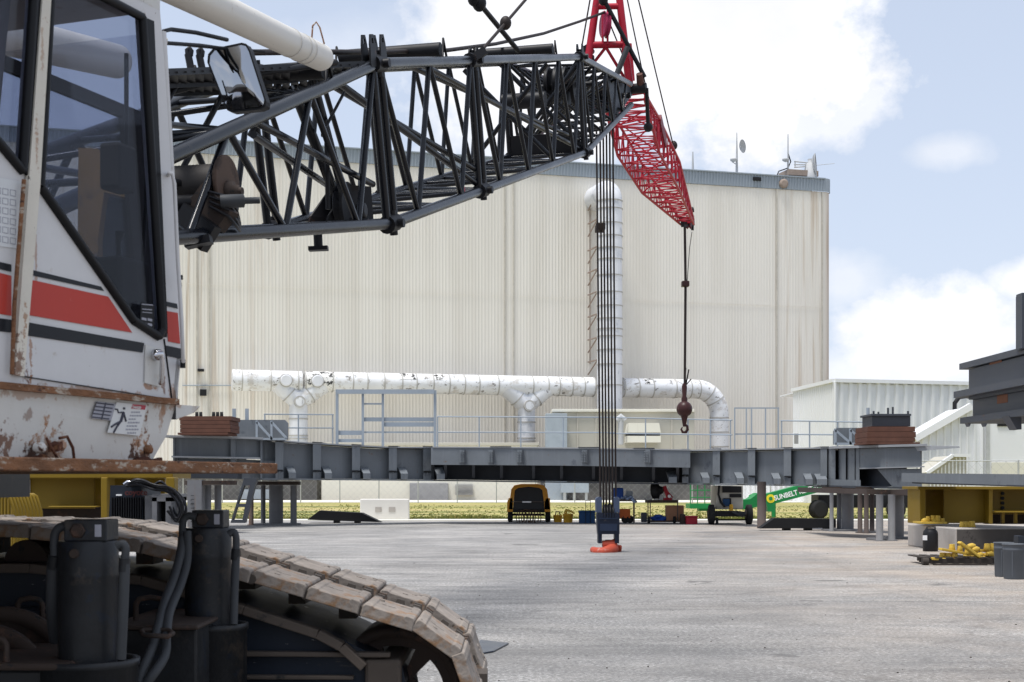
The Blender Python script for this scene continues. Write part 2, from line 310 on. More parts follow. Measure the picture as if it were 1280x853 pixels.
# ------------------------------------------------------------------ mesh builder
class MB:
    def __init__(s): s.v=[]; s.f=[]; s.sm=[]
    def add(s, vs, fs, smooth=False):
        o=len(s.v); s.v += [tuple(v) for v in vs]; s.f += [tuple(i+o for i in f) for f in fs]; s.sm += [smooth]*len(fs); return s
    def hexa(s, p):   # 8 points: bottom 4, top 4
        return s.add(p, [(3,2,1,0),(4,5,6,7),(0,1,5,4),(1,2,6,5),(2,3,7,6),(3,0,4,7)])
    def box(s, x0,x1,y0,y1,z0,z1):
        return s.hexa([(x0,y0,z0),(x1,y0,z0),(x1,y1,z0),(x0,y1,z0),(x0,y0,z1),(x1,y0,z1),(x1,y1,z1),(x0,y1,z1)])
    def obox(s, c, ax, ay, az, hx, hy, hz):
        c=V(c); p=[]
        for k in (-1,1):
            for i,j in ((-1,-1),(1,-1),(1,1),(-1,1)): p.append(c+ax*hx*i+ay*hy*j+az*hz*k)
        return s.hexa(p)
    def beam(s, a, b, w, h, up=V((0,0,1))):
        a=V(a); b=V(b); d=(b-a).normalized(); sd=d.cross(up)
        if sd.length<1e-4: sd=d.cross(V((1,0,0)))
        sd.normalize(); u=sd.cross(d)
        return s.obox((a+b)/2, d, sd, u, (b-a).length/2, w/2, h/2)
    def pb(s, x0,y0,x1,y1,Y,d):   # front rect given by photo coords at depth Y, thickness d backwards
        a=pt(x0,y1,Y); b=pt(x1,y0,Y)
        return s.box(a.x,b.x,Y,Y+d,a.z,b.z)
    def ring(s, c, n, r, seg, ref=None):
        n=V(n).normalized(); ref=V(ref) if ref is not None else (V((0,0,1)) if abs(n.z)<.9 else V((1,0,0)))
        a=n.cross(ref).normalized(); b=n.cross(a)
        return [V(c)+a*(r*math.cos(2*math.pi*i/seg))+b*(r*math.sin(2*math.pi*i/seg)) for i in range(seg)]
    def tube(s, path, r, seg=8, caps=True):
        path=[V(p) for p in path]; n=len(path)
        if not isinstance(r,(list,tuple)): r=[r]*n
        rings=[]; ref=None
        d0=(path[1]-path[0]).normalized(); ref=V((0,0,1)) if abs(d0.z)<.9 else V((1,0,0))
        for i,p in enumerate(path):
            if i==0: d=path[1]-path[0]
            elif i==n-1: d=path[-1]-path[-2]
            else: d=(path[i+1]-path[i]).normalized()+(path[i]-path[i-1]).normalized()
            if d.length<1e-6: d=path[i]-path[i-1]
            d.normalize(); a=d.cross(ref)
            if a.length<1e-3: a=d.cross(V((.3,1,.2)))
            a.normalize(); ref=a.cross(d).normalized(); b=ref
            rings.append([p+a*(r[i]*math.cos(2*math.pi*k/seg))+b*(r[i]*math.sin(2*math.pi*k/seg)) for k in range(seg)])
        vs=[v for g in rings for v in g]; fs=[]
        for i in range(n-1):
            for k in range(seg):
                k2=(k+1)%seg; fs.append((i*seg+k,i*seg+k2,(i+1)*seg+k2,(i+1)*seg+k))
        s.add(vs,fs,True)
        if caps:
            s.add(rings[0],[tuple(range(seg-1,-1,-1))]); s.add(rings[-1],[tuple(range(seg))])
        return s
    def lathe(s, c, axis, prof, seg=24, caps=True):  # prof: (distance along axis, radius)
        ax=V(axis).normalized(); c=V(c)
        ref=V((0,0,1)) if abs(ax.z)<.9 else V((1,0,0))
        a=ax.cross(ref).normalized(); b=ax.cross(a)
        vs=[]; fs=[]
        for (t,r) in prof:
            for k in range(seg):
                an=2*math.pi*k/seg; vs.append(c+ax*t+a*(r*math.cos(an))+b*(r*math.sin(an)))
        for i in range(len(prof)-1):
            for k in range(seg):
                k2=(k+1)%seg; fs.append((i*seg+k,(i+1)*seg+k,(i+1)*seg+k2,i*seg+k2))
        s.add(vs,fs,True)
        if caps:
            n=len(prof)
            if prof[0][1]>1e-5: s.add(vs[:seg],[tuple(range(seg))])
            if prof[-1][1]>1e-5: s.add(vs[(n-1)*seg:],[tuple(range(seg-1,-1,-1))])
        return s
    def sphere(s, c, r, seg=16, rings=10, sc=(1,1,1)):
        vs=[]; fs=[]
        for i in range(rings+1):
            th=math.pi*i/rings
            for k in range(seg):
                ph=2*math.pi*k/seg
                vs.append(V(c)+V((r*sc[0]*math.sin(th)*math.cos(ph), r*sc[1]*math.sin(th)*math.sin(ph), r*sc[2]*math.cos(th))))
        for i in range(rings):
            for k in range(seg):
                k2=(k+1)%seg; fs.append((i*seg+k,(i+1)*seg+k,(i+1)*seg+k2,i*seg+k2))
        return s.add(vs,fs,True)
    def plate(s, outer, holes, off):   # polygon in 3D, extruded by vector off
        off=V(off); loops=[[V(p) for p in outer]]+[[V(p) for p in h] for h in holes]
        tris=tessellate_polygon(loops); fl=[p for l in loops for p in l]; n=len(fl)
        s.add(fl+[p+off for p in fl],[tuple(t) for t in tris]+[tuple(n+i for i in reversed(t)) for t in tris])
        st=0
        for l in loops:
            m_=len(l); vs=l+[p+off for p in l]
            s.add(vs,[(i,(i+1)%m_,m_+(i+1)%m_,m_+i) for i in range(m_)])
        return s
    def build(s, name, material, parent=None, bevel=0, smooth=False, origin=None):
        me=bpy.data.meshes.new(name)
        vs=s.v
        if origin is not None: vs=[(a-origin[0],b-origin[1],c-origin[2]) for a,b,c in vs]
        me.from_pydata(vs,[],s.f); me.update()
        bm=bmesh.new(); bm.from_mesh(me); bmesh.ops.recalc_face_normals(bm,faces=bm.faces); bm.to_mesh(me); bm.free()
        me.polygons.foreach_set('use_smooth', [bool(x) for x in s.sm]) if len(s.sm)==len(me.polygons) else None
        me.materials.append(material)
        o=bpy.data.objects.new(name,me); COL.objects.link(o)
        if origin is not None: o.location=origin
        if bevel:
            md=o.modifiers.new('bevel','BEVEL'); md.width=bevel; md.segments=2; md.limit_method='ANGLE'; md.angle_limit=R(40)
        if parent is not None: par(o,parent)
        return o
def wmat(o):
    m=Matrix.Translation(o.location) @ o.rotation_euler.to_matrix().to_4x4()
    if o.parent: return wmat(o.parent) @ o.matrix_parent_inverse @ m
    return m
def par(o,p):
    o.parent=p; o.matrix_parent_inverse=wmat(p).inverted()
def tag(o,label,cat,group=None,kind=None):
    if label: o['label']=label
    if cat: o['category']=cat
    if group: o['group']=group
    if kind: o['kind']=kind
    return o
def T(name,label,cat,loc=(0,0,0),group=None):
    o=bpy.data.objects.new(name,None); COL.objects.link(o); o.location=loc; o.empty_display_size=.2
    return tag(o,label,cat,group)
def struct(o): o['kind']='structure'; return o
def dup(root, delta, label=None, group=None, rotz=0):
    r=root.copy(); COL.objects.link(r); r.location=root.location+V(delta); r.rotation_euler=(0,0,root.rotation_euler.z+rotz)
    if label: r['label']=label
    if group: r['group']=group
    def rec(a,b):
        for ch in list(a.children):
            c=ch.copy(); COL.objects.link(c); c.parent=b; c.matrix_parent_inverse=ch.matrix_parent_inverse.copy(); rec(ch,c)
    bpy.context.view_layer.update() if False else None
    kids=[o for o in COL.objects if o.parent==root]
    for ch in kids:
        c=ch.copy(); COL.objects.link(c); c.parent=r; c.matrix_parent_inverse=ch.matrix_parent_inverse.copy()
        for g in [o for o in COL.objects if o.parent==ch]:
            d=g.copy(); COL.objects.link(d); d.parent=c; d.matrix_parent_inverse=g.matrix_parent_inverse.copy()
    return r
def text_mesh(name, body, size, origin, xdir, ydir, material, parent, depth=.004, bold=0.0, sx=1.0):
    cu=bpy.data.curves.new(name,'FONT'); cu.body=body; cu.size=size; cu.extrude=depth; cu.offset=bold
    o=bpy.data.objects.new(name,cu); COL.objects.link(o)
    x=V(xdir).normalized(); y=V(ydir).normalized(); z=x.cross(y)
    mt=Matrix((x*sx,y,z)).transposed().to_4x4(); mt.translation=V(origin)
    dg=bpy.context.evaluated_depsgraph_get(); bpy.context.view_layer.update(); dg=bpy.context.evaluated_depsgraph_get()
    me=bpy.data.meshes.new_from_object(o.evaluated_get(dg)); bpy.data.objects.remove(o); bpy.data.curves.remove(cu)
    me.transform(mt); me.name=name; me.materials.clear(); me.materials.append(material)
    o=bpy.data.objects.new(name,me); COL.objects.link(o)
    if parent: par(o,parent)
    return o

# ------------------------------------------------------------------ setting: ground
def sheet(name, pts, z, material):
    m_=MB(); m_.add([(x,y,z) for x,y in pts],[tuple(range(len(pts)))]); return struct(m_.build(name,material))
sheet('ground', [(-900,-300),(900,-300),(900,1500),(-900,1500)], -.02, M['soil'])
sheet('grass_field', [(-400,61.5),(400,61.5),(400,127),(-400,127)], -.008, M['grass'])
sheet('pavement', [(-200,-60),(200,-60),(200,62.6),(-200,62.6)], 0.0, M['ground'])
k=MB(); k.box(-200,200,62.6,64.6,-.02,.03); struct(k.build('kerb_strip', M['cream_l']))
k=MB(); k.box(-300,300,118,131,-.02,.05); struct(k.build('far_road', M['cream_l']))
# grass blades along the strip
g=MB()
for i in range(9000):
    y=64.9+ (random.random()**3.2)*40; x=random.uniform(-.22,.24)*y*1.15
    n=mnoise.noise(V((x*.25,y*.12,0)))
    h=(.03+.10*random.random()*max(.1,.5+n*1.5))*(1.6 if y<67 else .8)
    w=.05+.10*random.random(); a=random.uniform(-.8,.8); lx=random.uniform(-.1,.1)
    dx=w*math.cos(a)/2; dy=w*math.sin(a)/2
    g.add([(x-dx,y-dy,-.01),(x+dx,y+dy,-.01),(x+lx,y,h)],[(0,1,2)])
tag(g.build('grass', M['blade']), 'ragged green and yellow grass growing between the yard and the far road', 'grass', kind='stuff')

# ------------------------------------------------------------------ big building
TW=V((1,.283,0)).normalized(); NW=V((.283,-1,0)).normalized()   # along wall, outwards
P0W=V((0,145,0))
def wallpt(px, py=HZ, off=0):
    return onplane(px,py,P0W+NW*off,NW)
def corr(a, b, z0, z1, pitch, depth, off=0):
    """corrugated sheet between plan points a and b"""
    a=V(a); b=V(b); L_=(b-a).length; d=(b-a)/L_; n=V((d.y,-d.x,0)); m_=MB()
    prof=[]; t=0
    while t<L_:
        for q,h in ((0,0),(.5,0),(.6,1),(.9,1)):
            tt=t+q*pitch
            if tt<=L_: prof.append((tt,h))
        t+=pitch
    prof.append((L_,0))
    vs=[]
    for tt,h in prof:
        p=a+d*tt+n*(h*depth+off); vs.append((p.x,p.y,z0)); vs.append((p.x,p.y,z1))
    m_.add(vs,[(2*i,2*i+2,2*i+3,2*i+1) for i in range(len(prof)-1)])
    return m_
HB=34.6
big=T('assembly_building','huge windowless cream corrugated metal building with blue grey parapet band','building',(4,147,0))
WA=wallpt(-700); WB=wallpt(1030.5)
WA.z=WB.z=0
corr(WA,WB,0,HB-1.35,.34,.022).build('front_wall',M['wall'],big)
corr(WA,WB+TW*.1,HB-1.35,HB,.34,.07,.12).build('parapet_band',M['wallband'],big)
cp=MB(); cp.beam(WA+V((0,0,HB+.06))+NW*.05,WB+V((0,0,HB+.06))+NW*.05,.5,.12); cp.build('parapet_coping',M['wallband'],big)
# rounded corner
cr=MB(); cb=MB(); rc=.9; cc=WB-NW*rc; seg=10; vs=[];vs2=[]
for i in range(seg+1):
    a=R(90)*i/seg; d=NW*math.cos(a)+TW*math.sin(a)
    p=cc+d*rc; vs+= [(p.x,p.y,0),(p.x,p.y,HB-1.35)]
    p=cc+d*(rc+.13); vs2+= [(p.x,p.y,HB-1.35),(p.x,p.y,HB+.1)]
cr.add(vs,[(2*i,2*i+2,2*i+3,2*i+1) for i in range(seg)],True); cb.add(vs2,[(2*i,2*i+2,2*i+3,2*i+1) for i in range(seg)],True)
cr.build('rounded_corner',M['wall'],big); cb.build('corner_cap',M['wallband'],big)
sideA=cc+TW*rc; sideB=sideA-NW*60
corr(sideA,sideB,0,HB-1.35,.34,.07).build('side_wall',M['wall'],big)
rf=MB(); q=WA-NW*60; rf.plate([V((WA.x,WA.y,HB-.3)),V((WB.x,WB.y,HB-.3)),V((cc.x+TW.x*rc,cc.y+TW.y*rc,HB-.3)),V((sideB.x,sideB.y,HB-.3)),V((q.x,q.y,HB-.3))],[],(0,0,.2)); rf.build('roof',M['wallband'],big)
# panel joints and downpipes
def wv(px0,w,z0,z1,off,mt,name='joint_strip'):
    m_=MB(); a=wallpt(px0,HZ,off); m_.obox(V((a.x,a.y,(z0+z1)/2)),TW,NW,V((0,0,1)),w/2,.05,(z1-z0)/2); return m_.build(name,mt,big)
M['joint']=mat('joint_trim',(.50,.47,.41),.7)  # joint strips and seams, a little darker than the cladding
for px in (631,642,971,1028,246,262): wv(px,.12,0,HB-1.4,.1,M['joint'])
jl=MB(); a=wallpt(232,HZ,.09); b=WB+NW*.09; jl.beam(V((a.x,a.y,20.7)),V((b.x,b.y,20.7)),.02,.05); jl.build('lap_joint',M['wall'],big)
for px,py in ((251,463),(254,491)):
    m_=MB(); c=wallpt(px,py,.3); m_.obox(c,TW,NW,V((0,0,1)),.3,.2,.3 if py>480 else .12); m_.build('wall_light',M['black'],big)
m_=MB(); c=wallpt(979,230,.2); m_.lathe(c,NW,[(0,.5),(.25,.5),(.3,.3)],12); m_.build('vent_cap',M['bracket'],big)
m_=MB(); c=wallpt(946,224,.2); m_.obox(c,TW,NW,V((0,0,1)),.45,.15,.18); m_.build('scupper',M['black'],big)
m_=MB()
a=wallpt(228,482,.2); b=wallpt(290,482,.2); m_.tube([a,b],.06,6); m_.build('conduit',M['grey_l'],big)
m_=MB(); m_.obox(wallpt(998,219,-2),TW,NW,V((0,0,1)),1.8,1.2,.3); m_.build('roof_hatch',M['bracket'],big)

# antennas on the roof
def dish(c, d, r, mb):
    d=V(d).normalized(); mb.lathe(c,d,[(-.35*r,.05*r),(-.3*r,.35*r),(-.15*r,.75*r),(.05*r,1.0*r),(.02*r,.97*r),(-.17*r,.7*r),(-.3*r,.3*r)],20,False)
def mast(px,ytop,ybase,label,off=-1.2):
    b=wallpt(px,ybase,off); t=wallpt(px,ytop,off); t.x=b.x; t.y=b.y
    rt=T('roof_antenna',label,'antenna',tuple(b),'antennas on the roof')
    return rt,b,t
rt,b,t=mast(866,190,216,'short plain whip antenna, leftmost on the cream building roof')
m_=MB(); m_.tube([b-V((0,0,.4)),t],[.16,.06],8); m_.build('whip_mast',M['antenna'],rt)
rt,b,t=mast(921,166,220,'tall roof mast carrying one pale round dish near its top')
m_=MB(); m_.tube([b-V((0,0,.5)),b+(t-b)*.55,t],[.16,.10,.04],8); m_.tube([b+V((0,0,1.9)),b+V((-.5,0,1.5)),b+V((0,0,1.2))],.06,6); m_.build('whip_mast',M['antenna'],rt)
m_=MB(); dish(wallpt(928,183,-1.2),V((1,-.75,0)),.72,m_); m_.build('dish',M['antenna'],rt)
m_=MB(); c=wallpt(917,200,-1.2); m_.lathe(c,(0,0,1),[(-.25,.05),(-.1,.35),(.1,.4),(.15,.1)],12); m_.build('horn',M['antenna'],rt)
rt,b,t=mast(985,168,216,'slim roof whip with small horn and curved cable beside the hatch')
m_=MB(); m_.tube([b-V((0,0,.5)),t],[.12,.05],8); m_.build('whip_mast',M['antenna'],rt)
m_=MB(); c=wallpt(982,200,-1.2); m_.lathe(c,(0,0,1),[(-.25,.05),(-.1,.35),(.1,.4),(.15,.1)],12); m_.build('horn',M['antenna'],rt)
m_=MB(); m_.tube([b+V((0,0,2.1)),b+V((.3,0,1.2)),b+V((0,0,.5)),b+V((-1.0,0,.15)),b+V((-1.2,0,-.3))],.07,6); m_.build('cable',M['boom_top'],rt)
rt,b,t=mast(1013,200,221,'large tilted dish antenna on thick lattice stand, rightmost on the roof')
m_=MB(); m_.lathe(b-V((0,0,.5)),(0,0,1),[(0,.75),(1.9,.6),(1.9,.3),(2.4,.3)],12); m_.build('pedestal',M['antenna'],rt)
m_=MB(); dish(wallpt(1019,207,-1.2),V((1,-.3,.05)),1.35,m_); m_.build('dish',M['antenna'],rt)
m_=MB(); c=wallpt(1003,206,-1.2)
for dz in (-.3,.0,.35): m_.tube([c+V((-.9,0,dz)),c+V((.9,0,dz*.5))],.07,6)
m_.tube([c+V((-.8,0,-.3)),c+V((-.8,0,.4))],.06,6); c=wallpt(1019,207,-1.2); m_.tube([c,c+V((2.0,-.5,.1))],.03,5); m_.build('support_arm',M['antenna'],rt)

# ------------------------------------------------------------------ ducts on the wall
ZD=11.35
def dpt(px,z=ZD,off=3.0): 
    p=wallpt(px,HZ,off); p.z=z; return p
def zof(py,px,off=3.0): return onplane(px,py,P0W+NW*off,NW).z
RD=.98; UP0=V((0,0,1))
hd=T('wall_duct','long peeling white horizontal duct with two Y shaped branches on the cream wall','duct',tuple(dpt(600,0)))
def ductrun(px0,px1,mt,name,r=RD):
    m_=MB(); m_.tube([dpt(px0),dpt(px1)],r,28); return m_.build(name,mt,hd)
ductrun(290,338,M['duct'],'duct_section',RD*1.02); ductrun(338,377,M['duct'],'duct_section',RD)
ductrun(380,417,M['duct_bad'],'duct_section'); ductrun(417,741,M['duct'],'duct_section')
# elbow end
m_=MB(); pe=[dpt(777),dpt(868)]; rb=2.6; c0=dpt(870); 
for i in range(1,9):
    a=R(90)*i/8; pe.append(c0+TW*(rb*math.sin(a))+V((0,0,-rb*(1-math.cos(a)))))
pe.append(V((pe[-1].x,pe[-1].y,.3))); m_.tube(pe,RD,28); elbow=m_.build('elbow_section',M['duct'],hd)
# segment bands
def dband(m_,p,d,r=RD): m_.tube([p-d*.06,p+d*.06],r+.035,28)
for px in (302,338,372,381,415,440,458,479,501,519,540,560,579,597,621,664,683,697,713,728,741,778,796,814,842,861,872): m_=MB(); dband(m_,dpt(px),TW); m_.build('duct_band',M['band'],hd)
m_=MB()
for i in (3,5): 
    a=R(90)*i/8; dband(m_,c0+TW*(rb*math.sin(a))+V((0,0,-rb*(1-math.cos(a)))),(TW*math.cos(a)+V((0,0,-math.sin(a)))).normalized())
for z in (8.4,6.9,5.4): dband(m_,V((pe[-1].x,pe[-1].y,z)),V((0,0,1)))
m_.build('elbow_band',M['band'],hd)
# dark torn patches
for (pxa,pxb) in ((385,411),(499,518),(541,552),(803,814),(725,731)):
    m_=MB(); a=dpt(pxa); b=dpt(pxb); N=14
    vs=[]; rr=random.Random(pxa)
    for i in range(N+1):
        an=R(20+95*i/N); d=NW*math.cos(an)+UP0*math.sin(an)
        vs+=[a+d*(RD+.02)+TW*rr.uniform(-.2,.2), b+d*(RD+.02)+TW*rr.uniform(-.2,.2)]
    m_.add(vs,[(2*i,2*i+1,2*i+3,2*i+2) for i in range(N)],True); m_.build('torn_jacket',M['duct_bad'],hd)
def ybranch(pxl,pxr,pxc,pyj,r=RD*.92):
    zj=zof(pyj,pxc); J=dpt(pxc,zj)
    m_=MB()
    m_.tube([dpt(pxl),J+V((0,0,.1))],r,24); m_.build('branch_left',M['duct_w'],hd)
    m_=MB(); m_.tube([dpt(pxr),J+V((0,0,.1))],r,24); m_.build('branch_right',M['duct'],hd)
    m_=MB(); m_.tube([J+V((0,0,.9)),V((J.x,J.y,.2))],r*.98,24); m_.build('down_leg',M['duct_w'],hd)
    m_=MB()
    for dz in (-1.6,-3.2,-3.5): dband(m_,J+V((0,0,dz)),V((0,0,1)),r)
    for q in (pxl,pxr):
        d=(dpt(q)-J); p=J+d*.38; dband(m_,p,d.normalized(),r)
    m_.build('branch_band',M['band'],hd)
    m_=MB(); m_.lathe(J+NW*(r-.25),NW,[(0,r*.55),(.45,r*.55),(.52,r*.45)],20); m_.build('access_cap',M['duct'],hd)
    m_=MB(); m_.lathe(J+NW*(r-.15),NW,[(0,r*.62),(.42,r*.62)],20); m_.build('cap_ring',M['band'],hd)
ybranch(344,408,373,503); ybranch(629,687,658,508)
for px in (356,395):
    m_=MB(); m_.lathe(dpt(px)+NW*.55,NW,[(0,.55),(.62,.55),(.68,.48)],22); m_.build('access_cap',M['duct_w'],hd)
    m_=MB(); m_.lathe(dpt(px)+NW*.5,NW,[(0,.63),(.55,.63)],22); m_.build('cap_ring',M['band'],hd)
# vertical stack
vd=T('vertical_duct','tall vertical white duct of stacked rings clamped to the cream wall','duct',tuple(dpt(762,0,4.2)))
p0=dpt(762,0,4.2); ztop=zof(253,762,4.2)
m_=MB(); path=[V((p0.x,p0.y,.2)),V((p0.x,p0.y,ztop))]
for i in range(1,8):
    a=R(90)*i/7; path.append(V((p0.x,p0.y,ztop))+V((0,0,1.1*math.sin(a)))-NW*(1.3*(1-math.cos(a))))
path.append(path[-1]-NW*2.95)
m_.tube(path,1.28,32); m_.build('stack_pipe',M['duct_w'],vd)
for py in (252,262,280,296,311,325,345,366,383,399,412,421,438,456,482): 
    z=zof(py,762,4.2); m_=MB(); m_.tube([V((p0.x,p0.y,z-.05)),V((p0.x,p0.y,z+.05))],1.34,32); m_.build('ring_band',M['band'],vd)
for py in (235,268,302,330,358,386,415,443):
    m_=MB(); z=zof(py+8,735,2); a=wallpt(735,HZ,.2); a.z=z; b=V((p0.x,p0.y,z))
    a2=a+NW*3; m_.beam(a2,b,.15,.18); m_.beam(a,a2,.12,.12); m_.beam(a-V((0,0,1.3)),a2,.1,.1); m_.build('wall_bracket',M['bracket'],vd)
m_=MB(); a=wallpt(737.5,HZ,.25); m_.beam(V((a.x,a.y,zof(455,737,.25))),V((a.x,a.y,zof(238,737,.25))),.12,.12); m_.build('bracket_rail',M['bracket'],vd)

# ------------------------------------------------------------------ low buildings in front of it
def lowbox(px0,px1,pytop,Y,depth,mt,name,parent,zb=0.0):
    m_=MB(); a=pt(px0,pytop,Y); b=pt(px1,pytop,Y); m_.box(a.x,b.x,Y,Y+depth,zb,a.z); return m_.build(name,mt,parent,bevel=.03)
pl=T('plant_building','low cream plant building with grey louvre and flat roof under the horizontal duct','building',(-5,131,0))
lowbox(402,672,556,133,5,M['cream_l'],'wall',pl)
lowbox(400,674,553.5,132.7,5.4,M['beige'],'roof_edge',pl,pt(0,557,132.7).z)
lowbox(512,560,604,132.6,.5,M['beige_dk'],'door_panel',pl)
m_=MB()
for i in range(9): 
    y=606+i*1.5; m_.pb(569,y,591,y+.8,132.6,.3)
m_.build('louvre',M['beige_dk'],pl)
ann=T('equipment_enclosure','beige equipment enclosure behind the railing with a projecting louvred hood','building',(12,133,0))
lowbox(690,868,513,134,6,M['beige'],'wall',ann)
lowbox(690,868,511.5,133.7,6.4,M['cream_l'],'roof_edge',ann,pt(0,515,133.7).z)
lowbox(682,709,517,131,3,M['grey_l'],'electrical_cabinet',ann)
m_=MB(); a=pt(784,529,131); b=pt(826,538,131)
m_.plate([pt(784,541,131.0),pt(786,529,131.0),pt(824,529,131.0),pt(826,541,131.0)],[],(0,3,0)); m_.pb(784,545,826,553,131,3); m_.build('louvred_hood',M['cream_l'],ann)
m_=MB(); m_.pb(785,541.2,825,544.8,131.6,2.4); m_.build('hood_gap',M['black'],ann)
m_=MB()
for px in (700,722,745,768,840,858): a=pt(px,516,133.9); m_.box(a.x-.06,a.x+.06,133.9,134.0,.2,a.z)
m_.build('panel_seam',M['joint'],ann)
m_=MB(); m_.tube([pt(776,520,131),pt(776,556,131)],.25,10); m_.tube([pt(771,526,131),pt(776,521,131),pt(781,526,131)],.3,10); m_.build('vent_pipe',M['antenna'],ann)
# tanks and equipment seen below the girder
M['dkeq']=mat('dull_dark_wall',(.16,.155,.15),.8,var=.3,vs=.5)  # dark grey-brown walls of the shed and the plinth building
eq=T('chiller_unit','pale grey chiller unit behind the fence right of the amber trailer','machine',pt(722,625,128)[:2]+(0,))
m_=MB(); m_.pb(702,604,736,616,128,3); m_.build('cabinet',M['grey_l'],eq)
for px in (706,718,733):
    m_=MB(); a=pt(px,616,128); m_.box(a.x-.12,a.x+.12,128.2,128.5,.05,a.z); m_.build('leg',M['fence'],eq)
sh=T('storage_shed','dark shed standing behind the fence under the middle of the girder','shed',pt(770,625,134)[:2]+(0,))
m_=MB(); a=pt(676,598,133); b=pt(893,598,133); m_.box(a.x,b.x,133.0,133.9,.02,a.z); m_.build('wall',M['dkeq'],sh)
m_=MB(); m_.box(a.x-.2,b.x+.2,132.7,134,a.z,a.z+.15); m_.build('roof',M['grey_l'],sh)
wb=T('white_annexe','low white ribbed annexe behind the green lift','building',pt(970,625,126)[:2]+(0,))
a=pt(893,596,125); b=pt(1040,596,125); corr((a.x,a.y,0),(b.x,b.y,0),.05,a.z,.45,.08).build('wall',M['whiteb'],wb)
m_=MB(); m_.box(a.x,b.x,125.1,128,a.z-.1,a.z+.1); m_.build('roof',M['whiteb'],wb)
m_=MB(); m_.pb(1017,600,1028,623,124.8,.2); m_.build('louvre',M['beige_dk'],wb)
lw=T('brick_plinth_building','low dull brown and cream building behind the fence left of the dark ramp','building',pt(300,625,132)[:2]+(0,))
m_=MB(); a=pt(200,598,133); b=pt(396,598,133); m_.box(a.x,b.x,133,136,.02,a.z); m_.build('wall',M['dkeq'],lw)
m_=MB(); m_.box(a.x-.2,b.x,132.5,136,a.z,a.z+.3); m_.build('roof',M['cream_l'],lw)
m_=MB(); m_.pb(300,612,350,624,132.5,.5); m_.build('window_band',M['grey_l'],lw)

# white ribbed building on the right
A=V((24.9,110,0)); B_=V((24.0,121.5,0)); C_=V((38.5,114.2,0)); HT=9.55
wr=T('ribbed_warehouse','white ribbed metal warehouse with flat roof right of the cream building','building',(30,112,0))
corr(B_,A,0,HT,.55,.10).build('side_wall',M['whiteb'],wr); corr(A,V((60,119.8,0)),0,HT,.8,.16).build('front_wall',M['whiteb'],wr)
m_=MB(); m_.beam(B_+V((0,-.1,HT)),A+V((0,-.1,HT)),.4,.28); m_.beam(A+V((0,-.12,HT)),V((60,119.7,HT)),.4,.28); m_.build('roof_trim',M['whiteb'],wr)
m_=MB(); m_.plate([A+V((0,0,HT-.2)),V((60,119.8,HT-.2)),V((58,140,HT-.2)),B_+V((0,6,HT-.2))],[],(0,0,.1)); m_.build('roof',M['whiteb'],wr)
m_=MB(); m_.tube([A+V((.05,-.15,0)),A+V((.05,-.15,HT-.1))],.12,8); m_.build('downpipe',M['whiteb'],wr)
for (x0,y0,x1,y1) in ((993,542,998,555),):
    m_=MB(); m_.pb(x0,y0,x1,y1,108.5,.1); m_.build('wall_sign',M['beige_dk'],wr)
m_=MB(); c=pt(1204,506,100); m_.tube([c+V((-.6,0,-.7)),c+V((-.6,0,.1)),c+V((-.3,0,.5)),c+V((.2,0,.6)),c+V((.7,0,.5))],.16,8); m_.build('gooseneck_vent',M['boom_top'],wr)
# sloped front shed
ss=T('sloped_shed','white ribbed shed with a steep sloping roof edge at the far right','building',(29,98,0))
Yq=96
def sp(px,py): return pt(px,py,Yq)
m_=MB()
pts=[sp(1146,547),sp(1212,509),sp(1420,488)]; zb=-.02
d=V((1,.05,0)).normalized(); x0=sp(1146,0).x; x1=sp(1232,0).x; n_=int((x1-x0)/.5)
vs=[];fs=[]
def ztop(x):
    a,b=sp(1146,547),sp(1212,509)
    if x<b.x: return a.z+(b.z-a.z)*(x-a.x)/(b.x-a.x)
    return b.z
t=x0; prof=[]
while t<x1:
    for q,h in ((0,0),(.28,0),(.34,.1),(.44,.1)):
        if t+q<x1: prof.append((t+q,h))
    t+=.5
for x,h in prof: vs+=[(x,Yq-h,0),(x,Yq-h,ztop(x))]
m_.add(vs,[(2*i,2*i+2,2*i+3,2*i+1) for i in range(len(prof)-1)]); m_.build('ribbed_wall',M['whiteb'],ss)
m_=MB(); m_.beam(sp(1142,549)+V((0,-.15,0)),sp(1213,508)+V((0,-.15,0)),.5,.45); m_.build('sloping_roof_edge',M['whiteb'],ss)
m_=MB(); m_.box(x1,x1+14,Yq-.02,Yq+6,0,sp(0,512).z); m_.build('flat_wall',M['whiteb'],ss)
m_=MB(); m_.plate([V((x0,Yq+.1,0)),V((x1,Yq+.1,0)),V((x1,Yq+.1,ztop(x1))),V((sp(1212,0).x,Yq+.1,ztop(x1))),V((x0,Yq+.1,ztop(x0)))],[],(0,5,0)); m_.build('shed_body',M['whiteb'],ss)
m_=MB(); m_.pb(1233,520,1237,600,Yq-.1,.1); m_.build('downpipe',M['fence'],ss)
m_=MB(); m_.pb(1247,523,1268,533,Yq-.1,.1); m_.build('window',M['black'],ss)
m_=MB(); m_.pb(1240,578,1330,600,Yq-.12,.12); m_.build('lower_panel',M['cream_l'],ss)
st=T('stair_enclosure','ribbed stair enclosure with sloping top at the foot of the sloped shed','stair shed',(27,90,0))
m_=MB(); Ys=90
m_.plate([pt(1160,592,Ys),pt(1160,591,Ys),pt(1191,570,Ys),pt(1208,570,Ys),pt(1208,612,Ys),pt(1160,612,Ys)],[],(0,4,0)); m_.build('wall',M['beige'],st)
m_=MB(); m_.beam(pt(1158,592,Ys-.1),pt(1191,569.5,Ys-.1),.3,.2); m_.beam(pt(1191,569.5,Ys-.1),pt(1213,569.5,Ys-.1),.3,.2); m_.build('roof_edge',M['whiteb'],st)
m_=MB()
